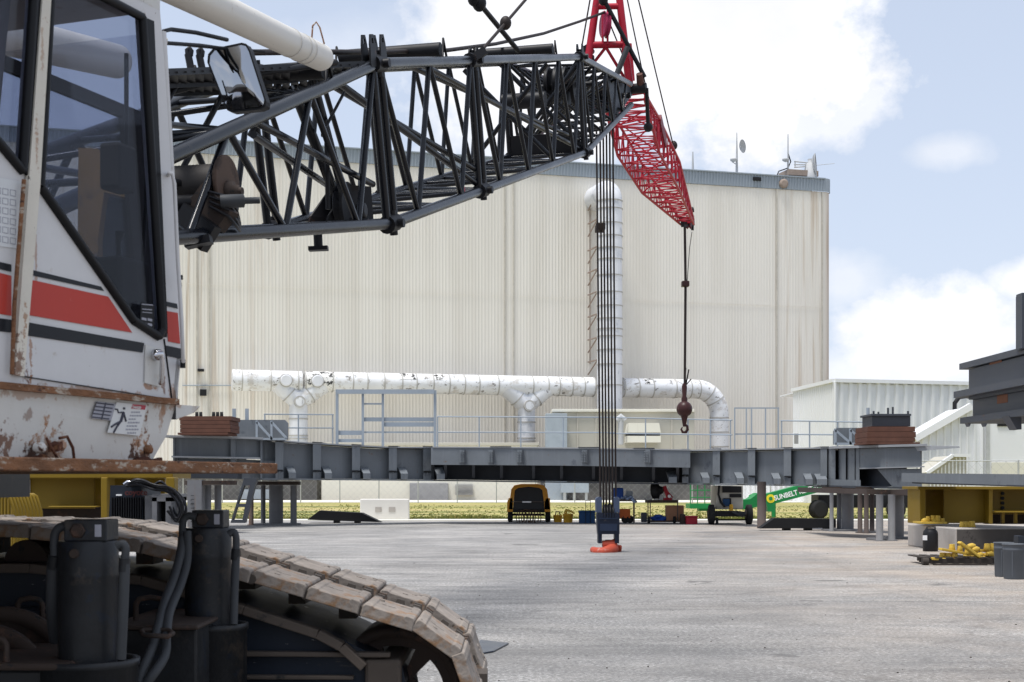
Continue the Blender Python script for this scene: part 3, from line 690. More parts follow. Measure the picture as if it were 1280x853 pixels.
for i in range(10): a=pt(1163+i*4.6,592,Ys); b_=max(570,592-(i*4.6)*.68); q=pt(1163+i*4.6,b_+2,Ys); m_.box(a.x-.04,a.x+.04,Ys-.06,Ys,0,q.z)
m_.build('rib',M['whiteb'],st)
# chain link fence
def fence(name,label,pxa,pxb,Y,h,step,Yb=None):
    Yb=Yb or Y; ft=T(name,label,'fence',(pt((pxa+pxb)/2,HZ,Y).x,Y,0),'chain link fences')
    a=pt(pxa,HZ,Y); b=pt(pxb,HZ,Yb); a.z=b.z=0; L_=(b-a).length; d=(b-a)/L_; n=max(1,int(L_/step))
    for i in range(n+1):
        m_=MB(); p=a+d*(L_*i/n); m_.tube([p,p+V((0,0,h+.05))],.05,6); m_.build('post',M['fence'],ft)
    m_=MB(); m_.tube([a+V((0,0,h)),b+V((0,0,h))],.03,5); m_.build('top_rail',M['fence'],ft)
    m_=MB(); sp_=.55; s=0
    while s<L_-h:
        p=a+d*s; m_.beam(p,p+d*h+V((0,0,h)),.008,.008); m_.beam(p+V((0,0,h)),p+d*h,.008,.008); s+=sp_
    m_.build('wire_mesh',M['fence'],ft)
fence('chain_link_fence','galvanised chain link fence beyond the grass behind the girder',180,1110,117,2.1,3.2)
fence('chain_link_fence','galvanised chain link fence in front of the sloped shed',1146,1400,80,2.9,4.0)

# ------------------------------------------------------------------ steel girder
GK=[(200,52),(350,54),(540,58),(862,57),(1040,50),(1150,45),(1300,38)]
def gY(px):
    for (a,ya),(b,yb) in zip(GK,GK[1:]):
        if px<=b: return ya+(yb-ya)*(px-a)/(b-a)
    return GK[-1][1]
def gp(px,py,off=0): return pt(px,py,gY(px)+off)
def gtop(px):
    K=[(200,546),(325,548),(350,551),(480,558.5),(700,560),(862,562.5),(1040,559),(1150,556)]
    for (a,ya),(b,yb) in zip(K,K[1:]):
        if px<=b: return ya+(yb-ya)*(px-a)/(b-a)
    return 556
def gbot(px):
    K=[(200,599),(350,600),(540,601.5),(862,606),(1040,608.5),(1150,611)]
    for (a,ya),(b,yb) in zip(K,K[1:]):
        if px<=b: return ya+(yb-ya)*(px-a)/(b-a)
    return 611
gd=T('steel_girder','long grey curved steel girder spanning the yard on round stands','girder',tuple(gp(700,603,1)))
def gquad(mb,pa,pb_,ta,tb,ba,bb,off,th):
    """panel between px pa and pb_, front offset off, thickness th"""
    p=[gp(pa,ba),gp(pb_,bb),gp(pb_,bb),gp(pa,ba),gp(pa,ta),gp(pb_,tb),gp(pb_,tb),gp(pa,ta)]
    o=[off,off,off+th,off+th]*2
    return mb.hexa([q+V((0,oo,0)) for q,oo in zip(p,o)])
def gpanel(pa,pb_,dt,db,off,th,mt,name,parent=gd,steps=None):
    m_=MB(); n=steps or max(1,int((pb_-pa)/60))
    for i in range(n):
        x0=pa+(pb_-pa)*i/n; x1=pa+(pb_-pa)*(i+1)/n
        gquad(m_,x0,x1,gtop(x0)+dt,gtop(x1)+dt,gbot(x0)+db,gbot(x1)+db,off,th)
    return m_.build(name,mt,parent)
def gstrip(pa,pb_,fn,h0,h1,off,th,mt,name,parent=gd,n=None):
    m_=MB(); n=n or max(1,int((pb_-pa)/50))
    for i in range(n):
        x0=pa+(pb_-pa)*i/n; x1=pa+(pb_-pa)*(i+1)/n
        gquad(m_,x0,x1,fn(x0)+h0,fn(x1)+h0,fn(x0)+h1,fn(x1)+h1,off,th)
    return m_.build(name,mt,parent)
gpanel(326,542,3,-2,.45,.04,M['grey'],'web_panel'); gpanel(542,862,2,-2,1.0,.04,M['grey_dk'],'web_panel'); gpanel(858,1040,3,-2,.45,.04,M['grey'],'web_panel')
gpanel(326,1040,3,-2,2.4,.04,M['grey'],'rear_web')
gstrip(326,542,gtop,0,1.6,0,2.6,M['grey_top'],'top_flange'); gstrip(542,860,gtop,0,1.4,-.75,3.3,M['grey_top'],'top_flange'); gstrip(860,1040,gtop,0,1.6,0,2.6,M['grey_top'],'top_flange')
gstrip(326,542,gbot,-1.8,0,-.02,2.6,M['grey'],'bottom_flange'); gstrip(542,860,gbot,-1.6,0,.2,2.4,M['grey_dk'],'bottom_flange'); gstrip(860,1040,gbot,-1.8,0,-.02,2.6,M['grey'],'bottom_flange')
# central front plate
gstrip(540,860,gtop,1.5,22.5,-.72,.06,M['grey'],'front_plate')
for x0 in (613,722,790): m_=MB(); gquad(m_,x0,x0+26,gtop(x0)-.8,gtop(x0)-.8,gtop(x0)+.1,gtop(x0)+.1,-.78,2.2); m_.build('cap_plate',M['grey_dk'],gd)
for px in (578,613.5,649.5,729.5,807.5):
    m_=MB(); gquad(m_,px-3.2,px+3.2,563,563,579,579,-.78,.05)
    for i in range(5):
        for dx in (-1.6,1.6):
            c=gp(px+dx,565+i*3,-.80); m_.lathe(c,(0,-1,0),[(0,.035),(.03,.03)],6)
    m_.build('bolt_plate',M['grey'],gd)
    m_=MB(); gquad(m_,px+3.4,px+4.6,563,563,581,581,-.9,.2); m_.build('edge_lug',M['grey_dk'],gd)
for px in (555,590,625,665,700,740,775,815,845):
    m_=MB(); m_.plate([gp(px,gtop(px)+3,-.6),gp(px,gtop(px)+22,-.6),gp(px,gbot(px)-3,.4),gp(px,gbot(px)-3,1.0),gp(px,gtop(px)+3,1.0)],[],(.12,0,0)); m_.build('stiffener',M['grey_dk'],gd)
# ribs
ribs=[(344,354),(391,401),(440,450),(486,496),(529,539),(853,861),(891,900),(935,944),(980,989),(1026,1034)]
for (a,b) in ribs:
    m_=MB(); gquad(m_,a,b,gtop(a)+2,gtop(b)+2,gbot(a)-12,gbot(b)-12,.02,.05); gquad(m_,a,b,gbot(a)-10,gbot(b)-10,gbot(a)-1.8,gbot(b)-1.8,.08,.05)
    m_.build('rib',M['grey'],gd)
    m_=MB(); gquad(m_,a+.6,b-.6,gbot(a)-12.6,gbot(b)-12.6,gbot(a)-11,gbot(b)-11,-.03,.08); m_.build('rib_slot',M['black'],gd)
    m_=MB(); gquad(m_,a-.5,b+1.5,gtop(a)-.9,gtop(b)-.9,gtop(a)+.1,gtop(b)+.1,-.06,2.4); m_.build('cap_plate',M['grey_dk'],gd)
    m_=MB(); gquad(m_,(a+b)/2-.6,(a+b)/2+.6,gtop(a)+2,gtop(b)+2,gbot(a)-2,gbot(b)-2,.07,.4); m_.build('rib_web',M['grey'],gd)
for px,w in ((358,12),(403,12),(451,12),(498,12),(543,13),(833,13),(875,12),(918,12),(964,12),(1004,12),(1018,16)):
    m_=MB(); p=lambda x,y,o: gp(x,y,o)
    y0=gbot(px)-15; yb=gbot(px)-1.8
    m_.hexa([p(px+3,yb,-.35),p(px+w,yb,-.35),p(px+w,yb,.4),p(px+3,yb,.4),p(px+3,y0+6,-.35),p(px+w,y0+6,-.35),p(px+w-3,y0-2,.4),p(px-1,y0-2,.4)])
    m_.build('foot_bracket',M['grey'],gd)
# left end box
gstrip(217,326,gtop,1.2,24.5,.1,.06,M['grey'],'end_panel'); gstrip(217,326,gtop,24,26,-.35,.5,M['grey_top'],'end_ledge')
gstrip(205,332,gtop,-1.5,1.0,-.5,3.2,M['grey_top'],'end_top_plate'); gstrip(220,345,gtop,26,51,.35,.06,M['grey'],'end_panel')
for px in (217,289,326): 
    m_=MB(); gquad(m_,px,px+(6 if px==289 else 2),gtop(px)+1,gtop(px)+1,gbot(px)-1,gbot(px)-1,-.1,2.2); m_.build('end_stiffener',M['grey'],gd)
gstrip(217,300,gbot,-8,-1,-.6,3,M['grey_dk'],'bottom_flange')
# right end box
gstrip(1073,1150,gtop,3,27,-.1,.06,M['grey'],'end_panel'); gstrip(1073,1150,gtop,27,28.5,-.5,.6,M['grey_top'],'end_ledge')
gstrip(1036,1152,gtop,-.5,2.4,-.6,3.4,M['grey_top'],'end_top_plate')
gstrip(1040,1150,gtop,3,52,1.5,.06,M['grey_dk'],'rear_panel')
for a,b in ((1037,1043),(1051,1056),(1060,1067),(1069,1073)): 
    m_=MB(); gquad(m_,a,b,gtop(a)+2.4,gtop(b)+2.4,gbot(a)-8,gbot(b)-8,-.15,.5); m_.build('end_stiffener',M['grey'],gd)
gstrip(1034,1074,gbot,-9,-1,-.2,.08,M['grey'],'end_panel')
m_=MB(); m_.plate([gp(1073,587,-.1),gp(1150,586,-.1),gp(1150,611,-.1),gp(1118,611,-.1),gp(1097,586.5,-.1)],[],(0,.06,0)); m_.build('gusset',M['grey'],gd)
m_=MB(); m_.plate([gp(1150,558,-.1),gp(1150,611,-.1),gp(1150,611,2.5),gp(1150,558,2.5)],[],(.06,0,0)); m_.build('end_plate',M['grey'],gd)
gstrip(1034,1150,gbot,-1.5,1,-.3,2.6,M['grey_dk'],'bottom_flange')
m_=MB(); a=gp(1146,557,-.2); m_.plate([a,gp(1199,558,.2),gp(1200,560,.2),gp(1150,564,-.2)],[],(0,1.2,0)); m_.build('side_plate',M['grey_top'],gd)

# railings on the girder
def rail(name,label,px0,px1,yt0,yt1,base,posts,mids=(.5,),Yo=1.8,r=.028,grp='railings on the girder'):
    c=gp((px0+px1)/2,base,Yo); rt=T(name,label,'railing',tuple(c),grp)
    def q(px,f): 
        y0=yt0+(yt1-yt0)*(px-px0)/(px1-px0); return gp(px,base+(y0-base)*f,Yo)
    for px in posts:
        m_=MB(); m_.tube([q(px,0)-V((0,0,.1)),q(px,1)],r,6); m_.build('post',M['grey_l'],rt)
    for f in (1,)+tuple(mids):
        m_=MB(); n=8; m_.tube([q(px0+(px1-px0)*i/n,f) for i in range(n+1)],r,6); m_.build('rail',M['grey_l'],rt)
    return rt
rail('railing','short grey pipe railing at the left end of the girder',330,417,518,518.5,552,(331,373,416))
rail('railing','long grey pipe railing above the middle of the girder, from ladder frame to hook ball',547,768,521,522,560,(547,599,651,704,757))
rail('railing','grey pipe railing above the girder under the hook ball',760,915,522,525.5,562,(807,860,888,913))
rail('railing','grey pipe railing left of the brown weight stack on the right end',976,1084,526,528,560,(977,1012,1047,1082))
fr=T('ladder_frame','tall grey flat bar frame with cross bars standing on the girder','frame',tuple(gp(480,556,1.5)))
def fbar(x0,y0,x1,y1,d=.06,Y=None,mt='grey_l'):
    m_=MB(); m_.pb(x0,y0,x1,y1,Y or 58,d); return m_
for a in ((419.5,487,423,557),(452,488,455,558),(477,487.5,480,558),(542,488,545.5,559)): fbar(*a).build('upright',M['grey_l'],fr)
fbar(421,487,543,492.5,.08,57.9).build('top_bar',M['grey_l'],fr)
for a in ((455,504,477,506),(455,522,543,527),(479,528,543,533.5),(455,539.5,543,541.5),(421,538.5,452,544),(421,549,452,553)): fbar(*a,.05,58.1).build('cross_bar',M['grey_l'],fr)
gt=T('gate_frame','tall square grey pipe gate frame standing on the girder right of the duct elbow','frame',tuple(gp(946,561,1.8)))
for px in (918.5,933,939.5,957,973): fbar(px-.7,510,px+.7,562,.05,55).build('upright',M['grey_l'],gt)
for py in (509.5,542): fbar(918,py,974,py+1.6,.05,55.1).build('rail',M['grey_l'],gt)
# braced panels
def bracepanel(name,label,px0,px1,yt,yb,tr0,tr1,Y,cut):
    rt=T(name,label,'panel',tuple(pt((px0+px1)/2,yb,Y)))
    m_=MB(); m_.plate([pt(px0,yb,Y),pt(px1,yb,Y),pt(px1,yt+4,Y),pt(px1-4*cut,yt,Y),pt(px0+4*(1-cut),yt,Y),pt(px0,yt+4*(1-cut),Y)],[],(0,.1,0)); m_.build('plate',M['grey'],rt)
    m_=MB()
    for (a,b,c,d) in ((tr0,yb-1,tr1,yb-1),(tr0,yt+1,tr0,yb),((tr0+tr1)/2,yt+1,(tr0+tr1)/2,yb),(tr0,yt+3,(tr0+tr1)/2,yb-2),((tr0+tr1)/2,yt+3,tr1,yb-2)):
        m_.beam(pt(a,b,Y-.3),pt(c,d,Y-.3),.08,.08)
    m_.build('truss',M['grey_l'],rt); return rt
bp_=bracepanel('bracket_panel','dark grey cut cornered plate with diagonal braces right of the left weight stack',290,360,525,550,321,358,53.6,1)
for px in (292.5,308.5):
    m_=MB(); m_.pb(px-2.2,511,px+2.2,526,53.8,.06); m_.build('upright_lug',M['grey_l'],bp_)
bracepanel('bracket_panel','dark grey cut cornered plate with diagonal braces left of the right weight stack',1042,1084,535,556,1044,1082,50,0)
m_=MB(); m_.tube([pt(1085,510,49.5),pt(1085,538,49.5)],.06,8); tag(m_.build('marker_post',M['grey_l']),'short upright grey post beside the right weight stack','post')
# weight stacks
def wstack(name,label,layers,Y,parentmat):
    l0=layers[0]; rt=T(name,label,'steel plates',tuple(pt((l0[0]+l0[1])/2,l0[3],Y)))
    for (x0,x1,y0,y1) in layers:
        m_=MB(); m_.pb(x0,y0,x1,y1-.35,Y,1.7); m_.build('plate',parentmat,rt,bevel=.005)
    return rt
w1=wstack('weight_stack','stack of brown steel plates on the left end of the girder',[(222,285,541,544),(225,288,536,541),(225,288,531,536),(225,287,526,531),(224,289,520.5,526)],51,M['brownplate'])
m_=MB()
for px in (245,250,266,271,276): m_.tube([pt(px,521,51.3),pt(px,516,51.3),pt(px+2,516,51.3),pt(px+2,521,51.3)],.04,5)
m_.build('lifting_eye',M['black'],w1)
w2=wstack('weight_stack','stack of brown and grey steel plates on the right end of the girder',[(1083,1150,553,556),(1084,1144,547,553),(1084,1145,540,547),(1085,1144,533.5,540)],47,M['brownplate'])
m_=MB(); m_.pb(1090,519,1138,533,47.2,1.3); m_.pb(1089,517.5,1139,520,47.1,1.5); m_.build('steel_block',M['grey_dk'],w2)
for px,y in ((1092,514),(1110,510),(1116,509),(1135,514),(1098,515)):
    m_=MB(); m_.tube([pt(px,520,47.4),pt(px,y,47.4)],.035,6); m_.build('stud',M['grey_dk'],w2)

# round stands
def stand(label,Y,tops,plate,cols,big,group='round stands under the girder',mts=None):
    rt=T('girder_stand',label,'stand',(pt((plate[0]+plate[1])/2,HZ,Y).x,Y,0),group)
    zt=pt(0,plate[2],Y).z; c=V((pt((plate[0]+plate[1])/2,0,Y).x,Y+.8,0)); rp=(plate[1]-plate[0])/2/F*Y
    m_=MB(); m_.lathe(c+V((0,0,zt-.14)),(0,0,1),[(0,rp),(.14,rp)],28); m_.build('top_plate',M['brownsteel'],rt)
    if big:
        m_=MB(); r=(big[1]-big[0])/2/F*Y; x=pt((big[0]+big[1])/2,0,Y).x; m_.lathe((x,Y+.8,0),(0,0,1),[(0,r),(zt-.15,r)],24); m_.build('core_column',M['conc_col'],rt)
    for i,(a,b,dy) in enumerate(cols):
        m_=MB(); r=(b-a)/2/F*Y; x=pt((a+b)/2,0,Y+dy).x; m_.lathe((x,Y+dy,0),(0,0,1),[(0,r*1.6),(.03,r*1.6),(.035,r),(zt-.15,r)],14); m_.build('pipe_leg',mts[i] if mts else M['conc_col'],rt)
    m_=MB(); m_.lathe(c,(0,0,1),[(.0,rp*1.02),(.06,rp*1.02)],28); m_.build('base_plate',M['conc_col'],rt)
    return rt
stand('round grey stand under the left of the girder, its left leg rust streaked',56,0,(308,372,602),[(311,317,.2),(326,332,1.2),(348,354,1.3),(363,371,.3)],(332,349),mts=[M['rustcol'],M['conc_col'],M['conc_col'],M['conc_col']])
s1=stand('square grey column stand at the far left end of the girder, lettered down its face',47,0,(224,290,601),[(256,264,.6),(268,277,.9)],None)
m_=MB(); m_.pb(234,600,252,664,46.9,.5); m_.build('lettered_column',M['conc_col'],s1)
for i,ch in enumerate('ILET 8N'):
    if ch.strip(): text_mesh('lettering',ch,.16,pt(238.5,619+i*4.9,46.88),(0,0,-1),(1,0,0),M['black'],s1)
m_=MB(); q=50; m_.plate([pt(288,654,q),pt(306,654,q),pt(321,598,q),pt(305,598,q)],[[pt(291,650,q),pt(303,650,q),pt(306,634,q),pt(296,634,q)],[pt(297,630,q),pt(307,630,q),pt(312,607,q),pt(305,607,q)]],(0,.35,0))
o=m_.build('leaning_bracket',M['grey_dk']); tag(o,'leaning dark grey steel bracket between the two left stands','bracket')
stand('round stand with thick core pipe at the right, left one of the four close together',49,0,(1034,1078,609),[(1037,1042,.2),(1046,1052,1.2)],(1059,1074))
stand('brown footed stand with narrow legs, second from the left of the right hand four',47,0,(1077,1100,609),[(1080,1086,.3),(1087,1093,.9),(1072,1078,.6)],None,mts=[M['browncol']]*3)
stand('grey stand with two separate round legs, third of the right hand four',41,0,(1092,1122,612),[(1095,1104,.2),(1110,1119,.3)],None)
stand('wide grey round stand nearest the concrete block on the right',42,0,(1118,1150,612),[(1146,1150,1.4)],(1122,1139))
m_=MB(); a=pt(1034,610,43.5); b=pt(1150,613,41); m_.hexa([(a.x,44,a.z-.16),(b.x,41,b.z-.16),(b.x,45,b.z-.16),(a.x,48,a.z-.16),(a.x,44,a.z),(b.x,41,b.z),(b.x,45,b.z),(a.x,48,a.z)])
m_.build('bearing_plate',M['browncol'],gd)
m_=MB(); a=pt(955,660,52); m_.lathe((a.x,52.5,0),(0,0,1),[(0,.17),(.1,.17),(.1,.165),(1.72,.165)],16); tag(m_.build('round_post',M['browncol']),'brown round post under the girder left of the green boom','post')

# ramps
def ramp(label,top,bot,legs,Y,th):
    rt=T('steel_ramp',label,'ramp',(pt((top[0][0]+top[1][0])/2,HZ,Y).x,Y,0),'low black steel beams')
    m_=MB(); m_.plate([pt(*p,Y) for p in top+bot],[],(0,th,0)); m_.build('beam',M['black'],rt)
    for px in legs:
        m_=MB(); a=pt(px,653,Y); m_.box(a.x-.12,a.x+.12,Y+.1,Y+.5,0,.25); m_.build('leg',M['black'],rt)
ramp('low black steel beam with sloped ends lying on two feet left of the white barrier',[(399,638.5),(452,641.5)],[(476,653),(384,650)],(420,446),59,.8)
ramp('long low black steel beam on feet under the green boom',[(968,648),(1045,649)],[(1045,660),(950,661)],(985,1012,1036),50,.6)
# barrier
bt=T('traffic_barrier','white concrete barrier block with two lifting slots in the grass edge','barrier',pt(481,651,64)[:2]+(0,))
m_=MB(); m_.pb(450,624,511,652,64,.5); m_.build('block',M['barrier'],bt,bevel=.04)
m_=MB(); m_.pb(469,634,477,640,63.98,.1); m_.pb(486,634,494,640,63.98,.1); m_.build('slot',M['conc'],bt)

# ------------------------------------------------------------------ amber compressor trailer
cpz=T('compressor_trailer','towable compressor with amber hood and black rear panel and coiled hoses below','compressor',pt(661,656,60)[:2]+(0,))
Yc=60
def q(px,py,Y=Yc): return pt(px,py,Y)
hoodf=[(636,637),(639,612),(643,607),(652,605.2),(672,605.2),(680,607),(684,612),(687.5,637)]
m_=MB(); m_.plate([q(*p) for p in hoodf],[[q(641,637),q(643.5,613),(q(648,610)),q(661,608.6),q(674,610),q(678,613),q(681,637)]],(0,2.6,0)); m_.build('hood',M['orange'],cpz,bevel=.03)
m_=MB(); m_.plate([q(641,638,Yc+.12),q(643.5,613,Yc+.12),q(648,610,Yc+.12),q(661,608.6,Yc+.12),q(674,610,Yc+.12),q(678,613,Yc+.12),q(681,638,Yc+.12)],[],(0,.1,0)); m_.build('rear_panel',M['plasticbk'],cpz)
m_=MB(); m_.pb(639,627,681,628,Yc-.02,.1); m_.build('bumper_bar',M['cart'],cpz)
m_=MB(); m_.pb(653,626.8,664,628.6,Yc-.06,.03); m_.build('number_plate',M['sign_w'],cpz)
m_=MB(); m_.pb(638,638,682,641,Yc+.1,2.2); m_.pb(640,642,681,645,Yc+.9,.1); m_.build('chassis',M['black'],cpz)
for px in (637.5,684.5):
    m_=MB(); c=q(px,645.5,Yc+.7); r=.33; c.z=r; m_.lathe(c-V((.1,0,0)),(1,0,0),[(0,r*.8),(.03,r),(.19,r),(.22,r*.8)],24); w=m_.build('wheel',M['tyre'],cpz)
    m_=MB(); c2=q(px,626,Yc); s_=-1 if px<650 else 1
    m_.plate([q(px-3.6,640),q(px-3.6,628),q(px-1.5,623),q(px+3,623),q(px+3.6,640)],[],(0,1.4,0)); m_.build('fender',M['orange'],cpz)
m_=MB(); random.seed(3)
for i in range(7):
    x=650+i*3.6; rr=.30+random.uniform(-.04,.05); c=q(x,647,Yc-.1); pts_=[]
    for k_ in range(17):
        a=2*math.pi*k_/16; pts_.append(c+V((math.cos(a)*rr*.55,random.uniform(-.02,.02)+.1*math.sin(a),math.sin(a)*rr-.0)))
    m_.tube(pts_,.02,5,False)
m_.build('coiled_hose',M['rustrope'],cpz)
# buckets
def bucket(px0,px1,py0,py1,Y,label,lid):
    rt=T('bucket',label,'bucket',pt((px0+px1)/2,py1,Y)[:2]+(0,),'yellow buckets')
    r=(px1-px0)/2/F*Y; h=(py1-py0)/F*Y; c=V((pt((px0+px1)/2,0,Y).x,Y,0))
    m_=MB(); m_.lathe(c,(0,0,1),[(0,r*.86),(h*.75,r*.97),(h*.76,r),(h,r)],18); m_.build('body',M['yelb'],rt)
    m_=MB()
    if lid: m_.tube([c+V((-r*.5,0,h)),c+V((-r*.3,0,h+.16)),c+V((r*.6,-.05,h+.1)),c+V((r*1.2,-.1,h+.02))],[.08,.07,.05,.03],8)
    else: m_.tube([c+V((-r*.5,0,h)),c+V((-r*.4,0,h+.15)),c+V((r*.3,0,h+.14)),c+V((r*.5,0,h))],.03,6)
    m_.build('contents' if lid else 'handle',M['yelc'] if lid else M['cart'],rt)
bucket(691.5,703,648,657,60.5,'dull yellow bucket with raised handle just right of the compressor',0)
bucket(703.5,716.5,647,658,60,'yellow bucket topped with bright yellow cloth beside the blue cooler',1)
# blue cooler
ck=T('wheeled_cooler','dark blue wheeled cooler with raised tube handle','cooler',pt(733,658,59)[:2]+(0,))
m_=MB(); m_.pb(724,641,744,658,59,.4); m_.build('body',M['bluedk'],ck,bevel=.03)
m_=MB(); m_.pb(723.3,638.5,744.7,641.5,58.97,.46); m_.build('lid',M['bluedk'],ck,bevel=.02)
m_=MB(); m_.tube([q(732,656,58.9),q(732,626,58.9),q(738,626,58.9),q(738,656,58.9)],.016,6); m_.build('handle',M['black'],ck)
# blue tarp cart
Yk=59
k1=T('utility_cart','small grey utility cart holding an orange bin on its lower rail','cart',pt(783,658,Yk)[:2]+(0,))
m_=MB(); m_.pb(771,624.5,795,627,Yk,.9); m_.build('top_shelf',M['cart'],k1)
for px in (773,792.5):
    for dy in (0,.8):
        m_=MB(); a=q(px,626,Yk+dy); m_.box(a.x-.035,a.x+.035,Yk+dy,Yk+dy+.07,0.0,a.z); m_.build('leg',M['cart'],k1)
for px in (782.5,788.5):
    m_=MB(); c=q(px,653,Yk+.2); c.z=.16; m_.lathe(c-V((.05,0,0)),(.3,-1,0),[(0,.16),(.08,.16)],16); m_.build('wheel',M['tyre'],k1)
m_=MB(); m_.pb(774,636.5,788,648,Yk+.1,.45); tag(m_.build('orange_bin',M['orangebox'],bevel=.02),'orange plastic bin hanging inside the small cart by the hook block','bin')
m_=MB(); m_.pb(767,610,779.5,624,Yk+.2,.5); tag(m_.build('blue_crate',M['blue'],bevel=.05),'bright blue plastic tub on top of the small cart','tub')
m_=MB()
random.seed(5)
for i in range(14):
    x=778+i*1.25; y=622.5+max(0,(x-790))*1.5+random.uniform(-1.5,1.5); m_.sphere(q(x,min(y,632),Yk+random.uniform(-.05,.3)),.08,8,6,(1,1,.7))
tag(m_.build('rag',M['bluerag']),'crumpled pale blue rag draped over the small cart edge','rag')
m_=MB(); m_.plate([q(781,622,Yk+.3),q(783,613.5,Yk+.3),q(791,614,Yk+.3),q(791,622,Yk+.3)],[],(0,.05,0)); tag(m_.build('small_panel',M['grey_l']),'small pale framed panel leaning on the small cart top','panel')
# work cart
Yw=58.5
k2=T('work_cart','grimy steel two shelf work cart loaded with tools beside the red bin','cart',pt(832,659,Yw)[:2]+(0,))
m_=MB(); m_.pb(809,625.5,848,629,Yw,1.0); m_.build('top_shelf',M['brownsteel'],k2)
m_=MB(); m_.pb(811,651,850,653,Yw,1.0); m_.build('bottom_shelf',M['brownsteel'],k2)
for px in (810,812.8,847,):
    for dy in (0,.9):
        m_=MB(); a=q(px,627,Yw+dy); m_.tube([V((a.x,Yw+dy,.08)),a],.025,6); m_.build('leg',M['cart'],k2)
for px in (811,843):
    m_=MB(); c=q(px,655,Yw+.1); c.z=.15; m_.lathe(c-V((.05,0,0)),(1,-.2,0),[(0,.15),(.1,.15)],16); m_.build('wheel',M['tyre'],k2)
m_=MB(); m_.pb(833,632,855,652,Yw+.25,.5); tag(m_.build('cardboard_box',M['card'],bevel=.02),'brown cardboard box standing in the work cart','box')
m_=MB()
for x,y,r in ((817,648,.14),(823,646,.16),(829,648,.15),(820,650,.14),(827,650,.14)): m_.sphere(q(x,y,Yw+.4),r,10,7,(1.3,1,.6))
tag(m_.build('tarp',M['blue']),'crumpled blue tarp on the lower shelf of the work cart','tarp')
m_=MB(); m_.lathe(q(814,614,Yw+.3),(1,-.3,.1),[(0,.2),(.05,.34),(.3,.34),(.35,.2),(.5,.12)],14); tag(m_.build('hose_reel',M['black']),'dark hose reel standing on the left of the work cart top','reel')
m_=MB(); m_.plate([q(822,608,Yw+.2),q(826,608,Yw+.2),q(829,624,Yw+.2),q(824,625,Yw+.2)],[],(0,.3,0)); tag(m_.build('steel_bracket',M['fence']),'grey upright plate between the hose reel and red jack','plate')
m_=MB(); m_.beam(q(830,608,Yw+.3),q(836,624,Yw+.3),.12,.16); m_.beam(q(832,612,Yw+.4),q(841,622,Yw+.4),.05,.05); m_.beam(q(829,624,Yw+.3),q(840,624,Yw+.3),.18,.1); tag(m_.build('red_jack',M['redbox']),'red steel jack leaning on top of the work cart','jack')
m_=MB(); m_.sphere(q(836.5,620.5,Yw),.07,12,8); tag(m_.build('lamp_bulb',M['sign_w']),'small shiny white globe at the front of the work cart top','globe')
m_=MB(); m_.pb(858,646,872,659,57.5,.5); m_.pb(857.5,645.2,872.5,647,57.45,.6); tag(m_.build('red_bin',M['redbox'],bevel=.02),'square red plastic bin on the pavement right of the work cart','bin')
m_=MB(); m_.pb(802,641,809,653,Yw+.5,.4); m_.pb(801,643,803,645,Yw+.5,.2); tag(m_.build('grey_canister',M['grey_dk'],bevel=.03),'dark grey canister against the left wheel of the work cart','canister')
m_=MB(); m_.pb(851,643,857,659,57.8,.4); tag(m_.build('dark_box',M['brownsteel'],bevel=.02),'narrow dark box between the cart and the red bin','box')
# generator trailer with wheels
Yt=57
k3=T('generator_trailer','dark two wheeled trailer carrying a grey engine cabinet','trailer',pt(912,661,Yt)[:2]+(0,))
for px in (889,936):
    m_=MB(); c=q(px,648,Yt+.4); c.z=.40; m_.lathe(c-V((.12,0,0)),(1,0,0),[(0,.3),(.03,.4),(.22,.4),(.25,.3)],24); w=m_.build('wheel',M['tyre'],k3)
    m_=MB(); m_.lathe(c+V((.13 if px<910 else -.13,0,0)),(1,0,0),[(-.02,.2),(.02,.2)],16); m_.build('rim',M['cart'],w)
m_=MB(); m_.pb(893,640,932,646,Yt+.1,2.2); m_.build('deck',M['black'],k3)
m_=MB(); m_.pb(892,649,933,651,Yt+.3,.1); m_.build('axle_bar',M['black'],k3)
m_=MB(); m_.pb(895,647,898,659,Yt+.1,.12); m_.build('jack_leg',M['black'],k3)
m_=MB(); m_.pb(895,607,929,637,Yt+.5,1.6); m_.build('engine_cabinet',M['beige'],k3,bevel=.03)
m_=MB(); m_.pb(903,608,927,616,Yt+.46,.1); m_.pb(912,617.5,927,622,Yt+.46,.1); m_.pb(904,623,914,633,Yt+.46,.1); m_.build('cabinet_opening',M['black'],k3)
m_=MB(); m_.tube([q(899,607,Yt+.4),q(898,618,Yt+.4),q(901,628,Yt+.3),q(906,634,Yt+.2)],.05,6); m_.build('hose',M['black'],k3)
m_=MB(); m_.pb(904,624,912,633,Yt+.3,.2); m_.build('filter',M['bluedk'],k3)
m_=MB(); c=q(914,634,Yt+.2); m_.lathe(c-V((0,0,.15)),(0,0,1),[(0,.08),(.22,.08),(.26,.05)],10); m_.build('fuel_can',M['yelb'],k3)
m_=MB()
for i in range(5): m_.tube([q(915+i,640,Yt),q(920+i*2,643+i,Yt-.1),q(925+i*2,641,Yt)],.02,5)
m_.build('cables',M['hose'],k3)
